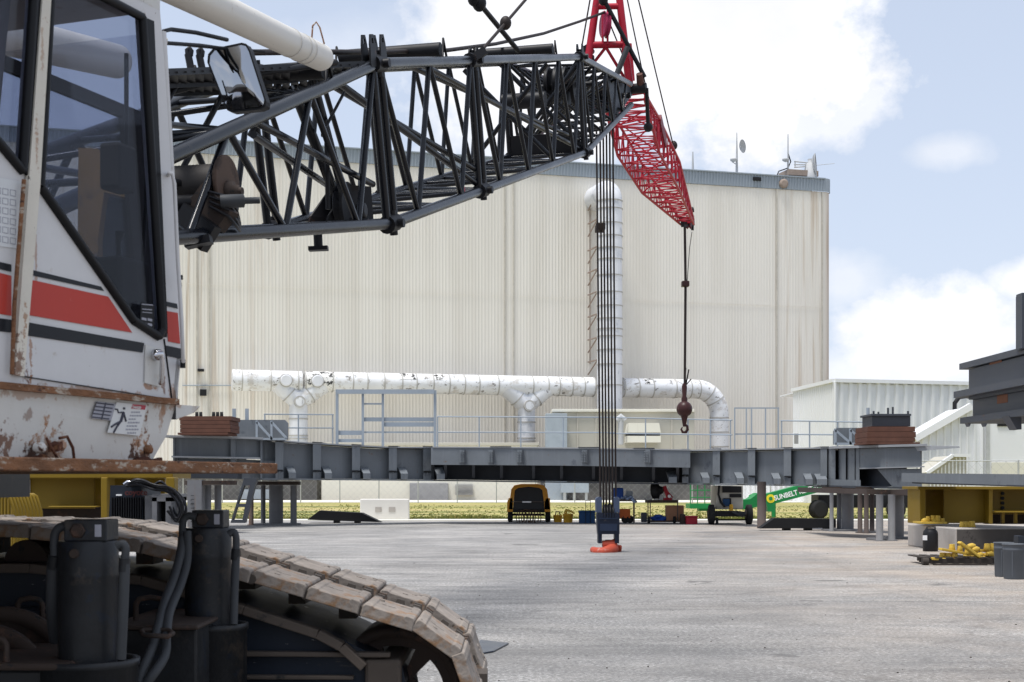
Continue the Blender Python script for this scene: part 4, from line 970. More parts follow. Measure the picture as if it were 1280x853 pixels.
# green boom lift
Yg=66
k4=T('boom_lift','green boom lift with mesh basket and lettered boom behind the girder','boom lift',pt(940,650,Yg)[:2]+(0,))
m_=MB()
for px in (863,872,881,893):
    for dy in (0,1.4):
        a=q(px,604,Yg+dy); b=q(px,636,Yg+dy); m_.tube([b,a],.025,6)
for py in (604,613,622,632):
    for dy in (0,1.4): m_.tube([q(863,py,Yg+dy),q(893,py,Yg+dy)],.025,6)
    for px in (863,893): m_.tube([q(px,py,Yg),q(px,py,Yg+1.4)],.025,6)
m_.build('basket',M['green'],k4)
m_=MB(); m_.pb(862,630,894,636,Yg-.05,1.5); m_.pb(874,635,893,639,Yg+.2,.8); m_.build('basket_floor',M['green'],k4)
m_=MB(); m_.plate([q(929,625),q(938,624),q(946,618),q(950,619),q(950,633),q(934,637),q(929,637)],[],(0,1.2,0)); m_.build('jib_knuckle',M['green'],k4)
m_=MB(); m_.tube([q(938,628,Yg-.1),q(937,620,Yg-.1),q(942,617.5,Yg-.1),q(950,618,Yg-.1)],.05,6); m_.build('hydraulic_line',M['green'],k4)
ba=q(962,623.5,Yg+.3); bb=q(1090,590,Yg+.3); m_=MB(); m_.beam(ba-(bb-ba).normalized()*.6,bb,.7,.54); boom=m_.build('boom_arm',M['green'],k4)
d=(bb-ba).normalized(); u=V((-d.z,0,d.x))
text_mesh('lettering','SUNBELT RENTALS',.33,q(968.5,626.0,Yg-.08),d,u,M['sign_w'],k4,bold=.006,sx=.82)
m_=MB(); m_.lathe(q(963.5,623.5,Yg-.08),(0,1,0),[(0,.2),(.03,.2)],16); m_.build('round_badge',M['sign_y'],k4)
m_=MB(); m_.lathe(q(963.5,623.5,Yg-.1),(0,1,0),[(0,.09),(.03,.09)],12); m_.build('badge_centre',M['green'],k4)
m_=MB(); m_.lathe(q(967,640,Yg),(0,0,1),[(-.6,.10),(.4,.10)],10); m_.plate([q(958,629),q(969,631),q(967,640),q(960,640)],[],(0,.5,0)); m_.build('link_arm',M['green'],k4)
m_=MB(); c=V((q(1026,0,Yg+1).x,Yg,.62)); m_.box(c.x-.2,c.x+4.5,Yg+.6,Yg+2.2,.5,1.1); m_.build('chassis',M['black'],k4)
for px in (1023,1120):
    m_=MB(); c=q(px,640,Yg+.2); c.z=.44; m_.lathe(c,(.4,-1,0),[(-.2,.34),(-.16,.44),(.16,.44),(.2,.34)],26); m_.build('wheel',M['tyre'],k4)

# ------------------------------------------------------------------ right hand: yellow bolster on concrete, bins, pallet
cbk=T('concrete_block','long stained concrete plinth under the yellow steel frame on the right','plinth',(11.5,38,0))
za=.58
n0=V((pt(1195,690,34.6).x,34.6,0)); l0=V((pt(1134.5,682,38.2).x,38.2,0)); dl=(l0-n0); dr=V((-dl.y*-1,dl.x*-1,0)); dr=V((dl.y,-dl.x,0)).normalized()
r0=n0+V((9,1.2,0)); b0=l0+V((9,1.2,0))
m_=MB(); m_.hexa([n0,r0,b0,l0]+[p+V((0,0,za)) for p in (n0,r0,b0,l0)]); m_.build('block',M['conc'],cbk,bevel=.03)
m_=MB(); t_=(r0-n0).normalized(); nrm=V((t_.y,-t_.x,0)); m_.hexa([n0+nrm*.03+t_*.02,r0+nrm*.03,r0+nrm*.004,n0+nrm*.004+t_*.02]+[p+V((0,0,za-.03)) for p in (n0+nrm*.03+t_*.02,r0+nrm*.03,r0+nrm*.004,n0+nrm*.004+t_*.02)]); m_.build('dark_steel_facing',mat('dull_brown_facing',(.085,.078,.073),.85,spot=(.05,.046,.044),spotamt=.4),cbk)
yf=T('yellow_frame','deep yellow box beam frame standing on the concrete plinth at the right','steel frame',(12,39,za))
Yy=38
def ybx(name,x0,y0,x1,y1,Y,d,par_=yf,mt=M['yel']): m_=MB(); m_.pb(x0,y0,x1,y1,Y,d); return m_.build(name,mt,par_,bevel=.01)
zlo=HZ+(CZ-za-.004)/Yy*F
ybx('end_post',1150,611,1157,zlo,Yy,1.2); ybx('rear_panel',1157,611,1186,zlo,Yy+1.1,.06); ybx('web_panel',1180,611,1240,zlo-1,Yy+.5,.06); ybx('post',1236,611,1241,zlo,Yy+.1,.5)
ybx('web_panel',1241,611,1420,zlo-12,Yy+1.0,.06); ybx('top_beam',1148,608.5,1420,612,Yy-.1,1.6); ybx('ledge',1244,639,1420,641,Yy-.1,1.2)
for px in (1252,1268,1300): ybx('support_leg',px,641,px+4,zlo,Yy+.3,.1)
ybx('rear_panel',1241,640,1420,zlo,Yy+1.5,.06,mt=M['brownsteel'])
m_=MB()
for i in range(5): m_.lathe(pt(1253,617+i*6,Yy+.98),(0,-1,0),[(0,.05),(.03,.05)],8)
m_.build('bolt',M['black'],yf)
def gbeam(): pass
pb_=T('plate_beam','long blue grey bolted plate beam lying over the yellow frame','beam',pt(1200,603,34)[:2]+(1.55,))
m_=MB(); a=pt(1127,600,36.5); 
m_.hexa([pt(1127,602.5,37),pt(1420,612,29.5),pt(1420,612,30.0),pt(1127,602.5,37.5),pt(1127,591.5,37),pt(1420,594.5,29.5),pt(1420,594.5,30.0),pt(1127,591.5,37.5)])
m_.build('front_plate',M['grey'],pb_)
m_=MB(); m_.hexa([pt(1140,604.5,36.7)+V((0,0,0)),pt(1420,613,29.4),pt(1420,613,33),pt(1150,605,39),pt(1140,602.7,36.7),pt(1420,611,29.4),pt(1420,611,33),pt(1150,602.7,39)])
m_.build('bottom_flange',M['grey_dk'],pb_)
m_=MB()
for px in (1146,1164,1174,1223):
    for t in (.15,.85):
        Yb=37-(px-1127)/293*7.5; y=591.7+(px-1127)*.0102+t*(11+(px-1127)*.022); m_.lathe(pt(px,y,Yb-.01),(0,-1,0),[(0,.035),(.03,.035)],8)
m_.build('bolt',M['black'],pb_)
# castings on plinth
def casting(root,px,py,Y,s=1,lay=0):
    s*=random.uniform(.62,.9)
    m_=MB(); c=pt(px,py,Y)
    if lay: m_.lathe(c,(1,.4,.1),[(-.12*s,.05*s),(-.05*s,.08*s),(.05*s,.08*s),(.12*s,.05*s)],12)
    else: m_.lathe(c,(0,0,1),[(-.09*s,.07*s),(-.06*s,.095*s),(.02*s,.08*s),(.09*s,.075*s)],12)
    return m_.build('casting',M['yelc'],root)
c1=T('casting_pile','small pile of yellow castings on boards on the left top of the plinth','castings',tuple(pt(1168,654,37)))
m_=MB(); m_.pb(1152,652.5,1184,655,36.2,.8); m_.build('board',M['yelc'],c1)
for a in ((1160,648.5),(1166,647.5),(1172,648.5),(1169,651),(1178,651),(1157,651)): casting(c1,a[0],a[1],36.5,1.0,a[0]%2)
c2=T('casting_pile','two pairs of yellow castings on a plank in the middle of the plinth','castings',tuple(pt(1210,658,35.3)))
m_=MB(); m_.pb(1190,659.5,1224,661,35.3,.6); m_.build('board',M['wood'],c2)
for px in (1203,1207,1211,1215): casting(c2,px,656,35.4,1.1)
# black drum
bd=T('black_drum','black plastic drum with white label standing against the concrete plinth','drum',pt(1163,689,35.0)[:2]+(0,))
c=pt(1163,689,35.0); c.z=0
m_=MB(); m_.lathe(c,(0,0,1),[(0,.17),(.02,.185),(.42,.185),(.5,.17),(.54,.13),(.56,.13)],22); m_.build('body',M['plasticbk'],bd)
m_=MB(); m_.tube([c+V((-.1,-.05,.5)),c+V((-.1,-.05,.6)),c+V((.1,-.05,.6)),c+V((.1,-.05,.5))],.02,6); m_.build('handle',M['plasticbk'],bd)
m_=MB(); m_.pb(1153.5,669.5,1159,675.5,34.80,.012); m_.build('label',M['sign_w'],bd)
# pallet
pz=T('pallet','dark timber pallet lying on the pavement with yellow castings piled on it','pallet',pt(1200,708,29.5)[:2]+(0,))
Yp=29.2
for i in range(3):
    m_=MB(); y=Yp+i*.5; a=pt(1153,0,Yp).x; b=pt(1248,0,Yp).x; m_.box(a+.1*i,b+.1*i,y,y+.1,.03,.13); m_.build('skid',M['wood'],pz)
for i in range(7):
    m_=MB(); a=pt(1153,0,Yp).x+.02+i*.235; m_.box(a,a+.15,Yp-.02,Yp+1.15,.135,.16); m_.build('deck_board',M['wood'],pz)
m_=MB(); a=pt(1165,0,Yp).x; m_.box(a,a+1.1,Yp-.12,Yp-.05,.0,.028); m_.build('bottom_board',M['wood'],pz)
for px in (1153,1247):
    m_=MB(); c=pt(px,0,Yp-.05); c.z=.075; m_.lathe(c,(1,0,0),[(0,.075),(.12,.075)],14); m_.build('end_roller',M['wood'],pz)
pc=T('casting_heap','heap of bright yellow castings and bars piled on the pallet','castings',(pt(1200,0,Yp).x,Yp+.4,.16))
random.seed(11)
for (x0,y0,x1,y1,Y,w) in ((1163,698.5,1206,700.5,Yp+.05,.16),(1175,686.5,1212,693,Yp+.2,.14),(1199,678,1231,702,Yp-.02,.13),(1222,688,1250,690,Yp+.4,.2),(1206,695,1250,700,Yp+.5,.14),(1230,693,1252,697,Yp+.3,.1)):
    m_=MB(); m_.beam(pt(x0,y0,Y),pt(x1,y1,Y+.15),w,.05); m_.build('bar',M['yelc'],pc,bevel=.008)
for (x,y,l) in ((1178,695,0),(1185,695.5,0),(1193,696,0),(1190,684.5,0),(1214,683,1),(1219,687,1),(1217,691,1),(1224,694,1),(1234,684,0),(1242,684,0),(1209,690,0),(1228,698,1),(1200,686,0),(1238,692,1)):
    casting(pc,x,y,Yp+.3,1.0,l)
# trash cans
def can(px,r,Y,label,h=.62):
    rt=T('trash_can',label,'trash can',(pt(px,0,Y).x,Y,0),'grey trash cans'); c=V((pt(px,0,Y).x,Y,0))
    m_=MB(); prof=[(0,r*.86),(.03,r*.9)]
    m_.lathe(c,(0,0,1),prof+[(h*.8,r*.97),(h*.81,r*1.0),(h*.86,r*1.0),(h*.87,r*.98),(h*.96,r),(h*.965,r*1.06),(h,r*1.06),(h,r*.97),(h*.3,r*.9)],26,False); m_.build('body',M['can'],rt)
    m_=MB(); m_.lathe(c,(0,0,1),[(0,r*.86),(.02,r*.86)],26); m_.build('base',M['can'],rt)
    for i in range(12):
        a=2*math.pi*i/12; d=V((math.cos(a),math.sin(a),0)); 
        if i%2==0:
            m_=MB(); m_.beam(c+d*(r*.885)+V((0,0,.03)),c+d*(r*.975)+V((0,0,h*.79)),.02,.01); m_.build('moulded_rib',M['can'],rt)
can(1254.5,.17,25.6,'grey ribbed plastic trash can, the left of two at the right edge')
can(1268,.20,25.0,'grey ribbed plastic trash can, the right of two at the right edge')
m_=MB(); m_.pb(1273,670,1281,685,30,.3); tag(m_.build('grey_case',M['grey_dk'],bevel=.02),'small dark grey case behind the trash cans at the right edge','case')

# upper right beams, running towards the camera
ub=T('stacked_beams','stack of dark grey I beams with bracing overhanging from the right edge','steel beams',(9.6,29,2.9))
def along(name,pxt,y0,y1,Ytip,Yend,w,mt,xo=0.0):
    m_=MB(); a=pt(pxt,y1,Ytip); b=pt(pxt,y0,Ytip); m_.box(a.x+xo,a.x+xo+w,Yend,Ytip,a.z,b.z); return m_.build(name,mt,ub)
along('top_flange',1199,455,462.5,30,18,1.6,M['grey_beam']); along('web',1211,462,500,29.6,18,.9,M['grey_beam'],.0)
along('middle_flange',1192,490,498,30,18,1.9,M['grey_beam']); along('lower_web',1216,497,523,29.7,18,.8,M['grey_beam'])
along('bottom_flange',1200,522.5,530.0,30,18,1.7,M['grey_beam']); 
m_=MB(); 
for px in (1206,1226): m_.plate([pt(px,530,29.5-(px-1206)*.07),pt(px+4,530,29.5-(px-1206)*.07),pt(px+2,534,29.5-(px-1206)*.07)],[],(0,-.2,0))
m_.build('lug',M['grey_beam'],ub)
m_=MB(); m_.plate([pt(1261,520,27),pt(1277,520,27),pt(1277,537,27),pt(1271,537,27)],[],(0,.4,0)); m_.build('under_bracket',M['grey_beam'],ub)
m_=MB(); a=pt(1275,432,26); m_.box(a.x,a.x+.22,25.9,26.2,pt(0,436,26).z,pt(0,367,26).z); m_.box(a.x+.1,a.x+.14,25.6,26.5,pt(0,436,26).z,pt(0,367,26).z); m_.build('upright_post',M['grey_beam'],ub)
M['stencil']=mat('brown_stencil_patch',(.22,.10,.06),.8)
for (px,py) in ((1226,461.5),(1228,505.5)): pass
m_=MB(); a=pt(1211,470,29.6); m_.box(a.x-.006,a.x,27.6,28.3,4.03,4.2); m_.build('rust_mark',M['stencil'],ub)
m_=MB(); a=pt(1216,508,29.7); m_.box(a.x-.006,a.x,27.6,28.2,3.25,3.5); m_.build('rust_mark',M['stencil'],ub)
m_=MB(); m_.box(10.3,10.9,17.5,18.1,0,2.9); m_.box(10.3,10.9,22,22.6,0,2.9); m_.build('support_column',M['grey_beam'],ub)

# ------------------------------------------------------------------ left behind track: yellow beam, racks, welder
Yl=17.5
yl=T('yellow_frame','dull yellow steel box frame behind the crane track at the left','steel frame',(-5,18,0))
def lbx(name,x0,y0,x1,y1,Y,d,mt=M['yel']): m_=MB(); m_.pb(x0,y0,x1,y1,Y,d); return m_.build(name,mt,yl,bevel=.01)
lbx('web_panel',-80,594,118,636,Yl+.3,.05); lbx('top_beam',-80,590,216,598,Yl,1.0); lbx('ledge',60,633,120,634.5,Yl-.1,.5)
lbx('rear_panel',118,596,206,650,Yl+.9,.05); lbx('post',126,597,134,650,Yl-.05,.35); lbx('end_post',207,597,218,760,Yl-.1,.2); lbx('rear_panel',-80,634,126,700,Yl+.8,.05,M['brownsteel'])
lbx('plinth',-80,700,210,772,Yl+.2,1,M['conc'])
m_=MB(); m_.pb(24,600,37,620,Yl+.26,.03); m_.build('notice',M['sign_w'],yl)
m_=MB(); m_.pb(28,607,34,618,Yl+.25,.01); m_.build('notice_print',M['decal_ink'],yl)
for i in range(9):
    rt=T('pipe_rack','bent yellow tube rack frame nested in a row behind the track','rack',tuple(pt(-2+i*5,690,14+i*.06)),'yellow tube racks nested in a row')
    Yr=14+i*.12; x=-18+i*4.2; m_=MB()
    m_.tube([pt(x,690,Yr),pt(x,624,Yr),pt(x+1.5,620,Yr),pt(x+4,618.5,Yr),pt(x+26,618.5,Yr),pt(x+30,621,Yr),pt(x+36,640,Yr),pt(x+37,690,Yr)],.018,8); m_.build('tube_frame',M['yel'],rt)
m_=MB(); m_.pb(-40,676,18,694,15.2,.6); tag(m_.build('white_case',M['barrier'],bevel=.02),'pale flat case behind the track seen under its upper run','case')
# welder
wd=T('welding_machine','dark welding machine with ribbed front standing behind the track','welder',tuple(pt(155,690,15)))
m_=MB(); m_.plate([pt(134,690,15),pt(138,607,15),pt(177,607,15),pt(181,690,15)],[],(0,.8,0)); m_.build('case',M['welder'],wd,bevel=.01)
m_=MB()
for i in range(13): m_.pb(139+i*3,622,140.2+i*3,690,14.96,.04)
m_.build('front_ribs',M['plasticbk'],wd)
m_=MB(); m_.pb(181,620,191,690,15.0,.7); m_.pb(190,622,196,690,14.9,.7); m_.pb(207,622,214,690,14.9,.7); m_.pb(190,618,214,627,14.9,.7); m_.build('end_cabinet',M['welder_g'],wd)
m_=MB(); m_.pb(196,627,207,690,15.1,.5); m_.build('outlet_opening',M['black'],wd)
text_mesh('lettering','coyote',.085,pt(156,619,14.98),(1,0,0),(0,0,1),mat('faded_red_print',(.10,.03,.03),.6),wd,bold=.002)
m_=MB(); m_.pb(145,618,152,620,14.98,.02); m_.build('name_plate',M['sign_w'],wd)
m_=MB(); a=pt(155,606,15.3); m_.tube([a,a+V((.04,0,.03)),a+V((.1,0,.02))],.02,6); m_.build('exhaust_cap',M['chrome'],wd)
cbs=T('welding_cables','loose bundle of black welding cables coiled over the welder','cables',tuple(pt(205,606,14.8)))
random.seed(21)
for i in range(16):
    m_=MB(); o=random.uniform(-3,3); e=random.uniform(-4,4); yy=14.85+random.uniform(-.1,.35)
    pth=[(160+e,607+o*.5),(172+e,603+o),(184+e,606+o),(196+e,610+o),(208+e,611+o),(218+e,617+o),(226+e*1.2,628+o),(228+e*1.2,638+o),(224+e,650+o),(218+e,646),(212+e,636+o)]
    if i%4==0: pth=[(158,608),(168,601+o*.6),(180,603+o),(192,608+o),(200,604+o),(207,609+o),(220+e,620)]
    P=[pt(x,y,yy+.02*random.random()) for x,y in pth]
    S=[]
    for a in range(len(P)-1):
        p0_=P[max(a-1,0)];p1=P[a];p2=P[a+1];p3=P[min(a+2,len(P)-1)]
        for t in (0,.33,.66): S.append(.5*((2*p1)+(-p0_+p2)*t+(2*p0_-5*p1+4*p2-p3)*t*t+(-p0_+3*p1-3*p2+p3)*t**3))
    S.append(P[-1]); m_.tube(S,.013,6); m_.build('cable',M['cable'],cbs)

# ------------------------------------------------------------------ black lattice boom
BO=pt(470,80,16.8); BU=V((.255,1,.306)).normalized(); BR=V((1,-.255,0)).normalized(); BV=BR.cross(BU).normalized()
HBm=1.87; WBm=1.55
def btop(s):
    if s<0: return -.125*s
    if s>12.5: return (s-12.5)/7.3*.80
    return 0
def bbot(s):
    if s<0: return HBm+.094*s
    if s>12.5: return HBm-(s-12.5)/7.3*.86
    return HBm
def BP(s,a,b): return BO+BU*s-BR*(a*WBm)-BV*b
bm_=T('lattice_boom','black tubular lattice crane boom rising from behind the cab to its pointed head','crane boom',tuple(BP(-8.2,.5,1.05)))
stn=[-8.2,0,4.31,12.5,18.6]
for a in (0,1):
    for nm,fn in (('top_chord',btop),('bottom_chord',bbot)):
        m_=MB(); m_.tube([BP(s,a,fn(s)) for s in stn],.07,14); m_.build(nm,M['boom'],bm_)
def lace(name,p,q,s0,s1,n,r,start=0):
    """zigzag between curves p(s), q(s)"""
    m_=MB()
    for i in range(n):
        sa=s0+(s1-s0)*i/n; sb=s0+(s1-s0)*(i+1)/n
        f,g=(p,q) if (i+start)%2==0 else (q,p)
        m_.tube([f(sa),g(sb)],r,7,False)
    return m_.build(name,M['boom'],bm_)
TP=lambda a:(lambda s:BP(s,a,btop(s))); BT=lambda a:(lambda s:BP(s,a,bbot(s)))
for a in (0,1):
    st0=0
    lace('side_lacing',TP(a),BT(a),.1,4.2,4,.037,st0); lace('side_lacing',TP(a),BT(a),4.45,12.4,8,.037,st0)
    lace('side_lacing',TP(a),BT(a),-.1,-6.4,6,.037,st0); lace('side_lacing',TP(a),BT(a),12.6,18.0,8,.032,st0)
for f in (TP,BT):
    nm='top_lacing' if f is TP else 'bottom_lacing'
    lace(nm,f(0),f(1),.1,4.2,4,.033); lace(nm,f(0),f(1),4.45,12.4,8,.033); lace(nm,f(0),f(1),-.1,-6.4,6,.033); lace(nm,f(0),f(1),12.6,18.0,8,.028)
    for s in (-6.4,-4.3,-2.2,-.1,.15,2.2,4.2,4.45,6.4,8.4,10.4,12.3,12.6,14.5,16.5): m_=MB(); m_.tube([f(0)(s),f(1)(s)],.033,7); m_.build('cross_tube',M['boom'],bm_)
# posts at the section joints
for s in (-.14,.14,4.17,4.45,12.36,12.62):
    for a in (0,1): m_=MB(); m_.tube([BP(s,a,btop(s)),BP(s,a,bbot(s))],.052 if s<12 else .046,9); m_.build('joint_post',M['boom'],bm_)
m_=MB(); m_.tube([BP(-1.5,0.3,.2),BP(-.7,0.2,HBm-.1)],.06,9); m_.tube([BP(-.9,0.3,.1),BP(-.6,0.2,HBm-.2)],.05,9); m_.build('heavy_brace',M['boom'],bm_)
# long internal diagonals
m_=MB()
for o in (0,.35):
    m_.tube([BP(.1,.45+o*.3,.05),BP(4.2,.02,HBm-.1-o*.6)],.045,8)
    m_.tube([BP(4.6,.55+o*.4,.0),BP(12.3,.05,HBm-.1-o*.5)],.045,8)
    m_.tube([BP(-3.4,.1,btop(-3)+.1+o*.4),BP(-.3,.05+o,HBm-.5)],.04,8)
m_.tube([BP(12.4,0,.1),BP(12.4,1,HBm-.1)],.05,8); m_.tube([BP(12.4,1,.1),BP(12.4,0,HBm-.1)],.05,8)
m_.tube([BP(9.4,0,.1),BP(9.4,1,HBm-.1)],.045,8); m_.tube([BP(9.4,1,.1),BP(9.4,0,HBm-.1)],.045,8)
for i in range(7): m_.tube([BP(12.6+i*.7,.05,btop(12.6+i*.7)+.05),BP(13.4+i*.7,.95,bbot(13.4+i*.7)-.05)],.035,7); m_.tube([BP(12.6+i*.7,.95,btop(12.6+i*.7)+.05),BP(13.4+i*.7,.05,bbot(13.4+i*.7)-.05)],.035,7)
m_.build('inner_brace',M['boom'],bm_)
# head panel and guide sheaves
m_=MB(); m_.plate([BP(12.35,.06,HBm-.42),BP(12.35,1.02,HBm-.42),BP(12.35,1.02,HBm-.02),BP(12.35,.06,HBm-.02)],[],BU*.12); m_.build('cross_panel',M['boom_top'],bm_)
m_=MB()
for a in (.3,.42,.54,.66): m_.lathe(BP(14.0,a,.55)+BR*.03,BR,[(-.04,.40),(-.02,.42),(0,.36),(.02,.42),(.04,.40)],22)
m_.build('guide_sheave',M['boom_top'],bm_)
m_=MB(); m_.tube([BP(14.0,0,.55),BP(14.0,1,.55)],.06,10); m_.build('sheave_shaft',M['boom_top'],bm_); m_=MB(); m_.tube([BP(11.2,.3,.75),BP(11.2,.85,.75)],.16,12); m_.build('sheave_shaft',M['boom_top'],bm_)
for a in (.1,.9):
    m_=MB(); m_.plate([BP(16.6,a,btop(16.6)),BP(17.4,a,btop(17.4)-.05),BP(19.9,a,.62),BP(20.1,a,.78),BP(19.8,a,.95),BP(17.4,a,bbot(17.4)+.05),BP(16.6,a,bbot(16.6))],[],-BR*.05); m_.build('head_plate',mat('head_plate_paint',(.045,.055,.07),.5) if a<.5 else M['boom_top'],bm_)
for i,a in enumerate((.22,.34,.46,.58,.70,.82)):
    m_=MB(); m_.lathe(BP(18.3,a,.92),BR,[(-.05,.36),(-.03,.38),(0,.31),(.03,.38),(.05,.36)],24); m_.build('head_sheave',M['boom_top'],bm_)
m_=MB(); m_.tube([BP(18.3,-.03,.92),BP(18.3,1.03,.92)],.07,12); m_.tube([BP(19.75,-.14,.8),BP(19.75,1.1,.8)],.13,12); m_.tube([BP(19.75,-.14,.8),BP(19.75,-.14,1.7)],.05,8); m_.sphere(BP(19.75,-.14,1.75),.12,10,8); m_.build('head_shaft',M['boom_top'],bm_)
m_=MB(); m_.tube([BP(19.75,-.05,.75),BP(19.6,-.05,.45)],[.10,.08],10); m_.build('pendant_socket',mat('rusty_socket',(.10,.045,.035),.7),bm_)
# pins and lugs at joints
for s in (0,4.31,12.5):
    for a in (0,1):
        for fn in (btop,bbot):
            m_=MB(); c=BP(s,a,fn(s))
            m_.tube([c-BU*.16,c+BU*.16],.11,12); m_.tube([c-BR*.17,c+BR*.17],.055,8); m_.tube([c+BU*.08-BV*.15,c+BU*.08+BV*.15],.05,8); m_.build('joint_pin',M['boom_top'],bm_)
def lug(s,a,r=.09,h=.4):
    m_=MB(); c=BP(s,a,btop(s)); 
    for d in (-.05,.05):
        m_.plate([c+BR*d+BU*x+BV*y for x,y in ((-.12,0),(.12,0),(.09,h*.7),(.05,h),(-.05,h),(-.09,h*.7))],[[c+BR*d+BU*x+BV*y for x,y in ((-.03,h*.72),(.03,h*.72),(.03,h*.88),(-.03,h*.88))]],BR*.02)
    return m_.build('lifting_lug',M['boom_top'],bm_)
lug(.12,0,h=.33); lug(-.25,0,h=.36); lug(4.4,0,h=.18); lug(12.5,0,h=.25)
def loglug(px,py0,py1,Y):
    m_=MB(); m_.tube([pt(px+4,py1,Y),pt(px,py0+8,Y)],.035,8); m_.tube([pt(px,py0+9,Y),pt(px-1,py0+3,Y),pt(px+2,py0,Y),pt(px+4,py0+4,Y),pt(px+3,py0+10,Y)],.025,8); m_.build('deck_lug',M['boom_top'],bm_)
loglug(235,60,88,13.4); loglug(249,61,88,13.5)
# rollers on top
for s in (-1.6,2.9,10.2):
    m_=MB(); m_.tube([BP(s,.03,btop(s)-.16),BP(s,.97,btop(s)-.16)],.10,14); m_.build('rope_roller',M['boom_top'],bm_)
    m_=MB()
    for a in (.0,1.0): m_.tube([BP(s-.12,a,btop(s)),BP(s,a,btop(s)-.3),BP(s+.12,a,btop(s))],.018,6)
    m_.build('roller_bracket',M['boom_top'],bm_)
# slatted walkway on the foot section
m_=MB(); 
def L1(t): return pt(195+260*t,91-11*t,12.2+4.2*t)
def L2(t): return pt(195+260*t,116-4*min(1,t/.65)-24*max(0,(t-.65)/.35),13.5+4.0*t)
n=24
for i in range(n+1):
    t=i/n; a=L1(t); b=L2(t); m_.beam(a,b,.085,.012)
m_.build('grating_slats',M['boom_top'],bm_)
m_=MB()
for k_ in range(20):
    t0=k_/20; t1=(k_+1)/20; m_.beam(L1(t0),L1(t1),.04,.06); m_.beam(L2(t0),L2(t1),.04,.08)
    m_.beam(L1(t0).lerp(L2(t0),.5)-V((0,0,.03)),L1(t1).lerp(L2(t1),.5)-V((0,0,.03)),.03,.04)
m_.build('grating_frame',M['boom_top'],bm_)
m_=MB()
for t in (.1,.35,.6): 
    a=L1(t).lerp(L2(t),.6); m_.tube([a,BP(-6+t*6.5,.5,btop(-6+t*6.5)+.4)],.03,6)
m_.tube([pt(195,120,13.4),pt(270,100,14),pt(420,78,15.5)],.035,8); m_.build('walkway_support',M['boom_top'],bm_)
# winch drum inside the foot
WC=pt(232,232,12.9)
M['drumrope']=mat('wound_rope',(.05,.045,.042),.6); M['rustflange']=mat('rusty_winch_flange',(.09,.06,.045),.8,spot=(.05,.035,.028),spotamt=.6)
m_=MB(); prof=[]
for i in range(22): prof+=[(-.38+i*.035,.16),(-.38+i*.035+.018,.18)]
m_.lathe(WC,BR,prof,22); m_.build('winch_drum',M['drumrope'],bm_)
for t in (-.42,.40):
    m_=MB(); m_.lathe(WC,BR,[(t-.02,.235),(t-.015,.25),(t+.015,.25),(t+.02,.235)],26); m_.build('drum_flange',M['rustflange'],bm_)
m_=MB(); m_.lathe(WC+BR*.42-V((0,0,.08)),BR,[(0,.10),(.05,.10),(.051,.06),(.10,.06),(.101,.035),(.14,.035)],10); m_.beam(pt(250,243,12.7),pt(284,278,12.6),.16,.22); m_.build('winch_gearbox',M['brownsteel'],bm_)
m_=MB(); m_.lathe(pt(276,252,12.5),(1,.1,.05),[(0,.06),(.2,.06),(.21,.03),(.34,.03)],12); m_.build('winch_motor',M['hose'],bm_)
m_=MB(); m_.tube([pt(196,256,12.6),pt(274,252,12.8)],.075,12); m_.tube([pt(200,225,12.6),pt(262,236,13)],.04,8)
for x,y in ((236,288),(262,290),(228,292)): m_.tube([pt(x,262,12.7),pt(x,y,12.6)],.05,8)
m_.beam(pt(225,270,12.6),pt(264,300,12.5),.12,.25); m_.beam(pt(232,306,12.4),pt(264,299,12.4),.15,.07); m_.build('winch_frame',M['boom_top'],bm_)
m_=MB()
for i in range(4): m_.tube([pt(262,240+i*6,12.5),pt(285,246+i*8,12.5),pt(296,262+i*7,12.7),pt(300,280+i*3,13.0)],.014,6)
m_.build('hydraulic_hoses',M['cable'],bm_)
# deflector pulley and bracket under the first joint
PC=BP(-.75,.25,HBm-.28)
m_=MB(); m_.lathe(pt(432,259,16.6),BR,[(-.06,.27),(-.04,.29),(0,.23),(.04,.29),(.06,.27)],30); m_.build('deflector_sheave',M['boom_top'],bm_)
for o in (-.12,.1):
    m_=MB(); C=pt(432,256,16.6)+BR*o
    m_.plate([pt(397,277,16.4)+BR*o,pt(399,270,16.4)+BR*o,pt(418,243,16.6)+BR*o,pt(424,232,16.6)+BR*o,pt(452,234,16.8)+BR*o,pt(455,276,16.8)+BR*o],[],BR*.02); m_.build('sheave_bracket',M['boom_top'],bm_)
m_=MB(); m_.lathe(pt(446,264,16.4),-BR*-1,[(0,.09),(.10,.09),(.11,.05)],16); m_.build('axle_ring',M['boom_top'],bm_)
m_=MB(); m_.tube([pt(397,288,15.9),pt(398,309,15.9)],.05,8); m_.beam(pt(386,311.5,15.9),pt(410,310.5,15.9),.12,.045); m_.build('support_foot',M['boom_top'],bm_)
m_=MB(); m_.pb(401,157,408,170,15.8,.06); m_.build('level_indicator',M['boom_top'],bm_)
m_=MB(); m_.tube([BP(.0,.28,.3),pt(404,165,15.9)],.02,6); m_.tube([pt(408,160,15.9),pt(410,262,16)],.03,6); m_.build('indicator_stem',M['boom_top'],bm_)
for (px,py,Y) in ((459,281,16.5),(579,239,20.6)):
    m_=MB(); c=pt(px,py,Y)-V((0,.072,0)); m_.obox(c,BU,V((0,1,0)),BV,.09,.010,.04); m_.build('sticker',M['decal_white'],bm_)
    m_=MB(); c=pt(px+2,py,Y)-V((0,.082,0)); m_.obox(c,BU,V((0,1,0)),BV,.03,.004,.035); m_.build('sticker_print',M['decal_red'],bm_)

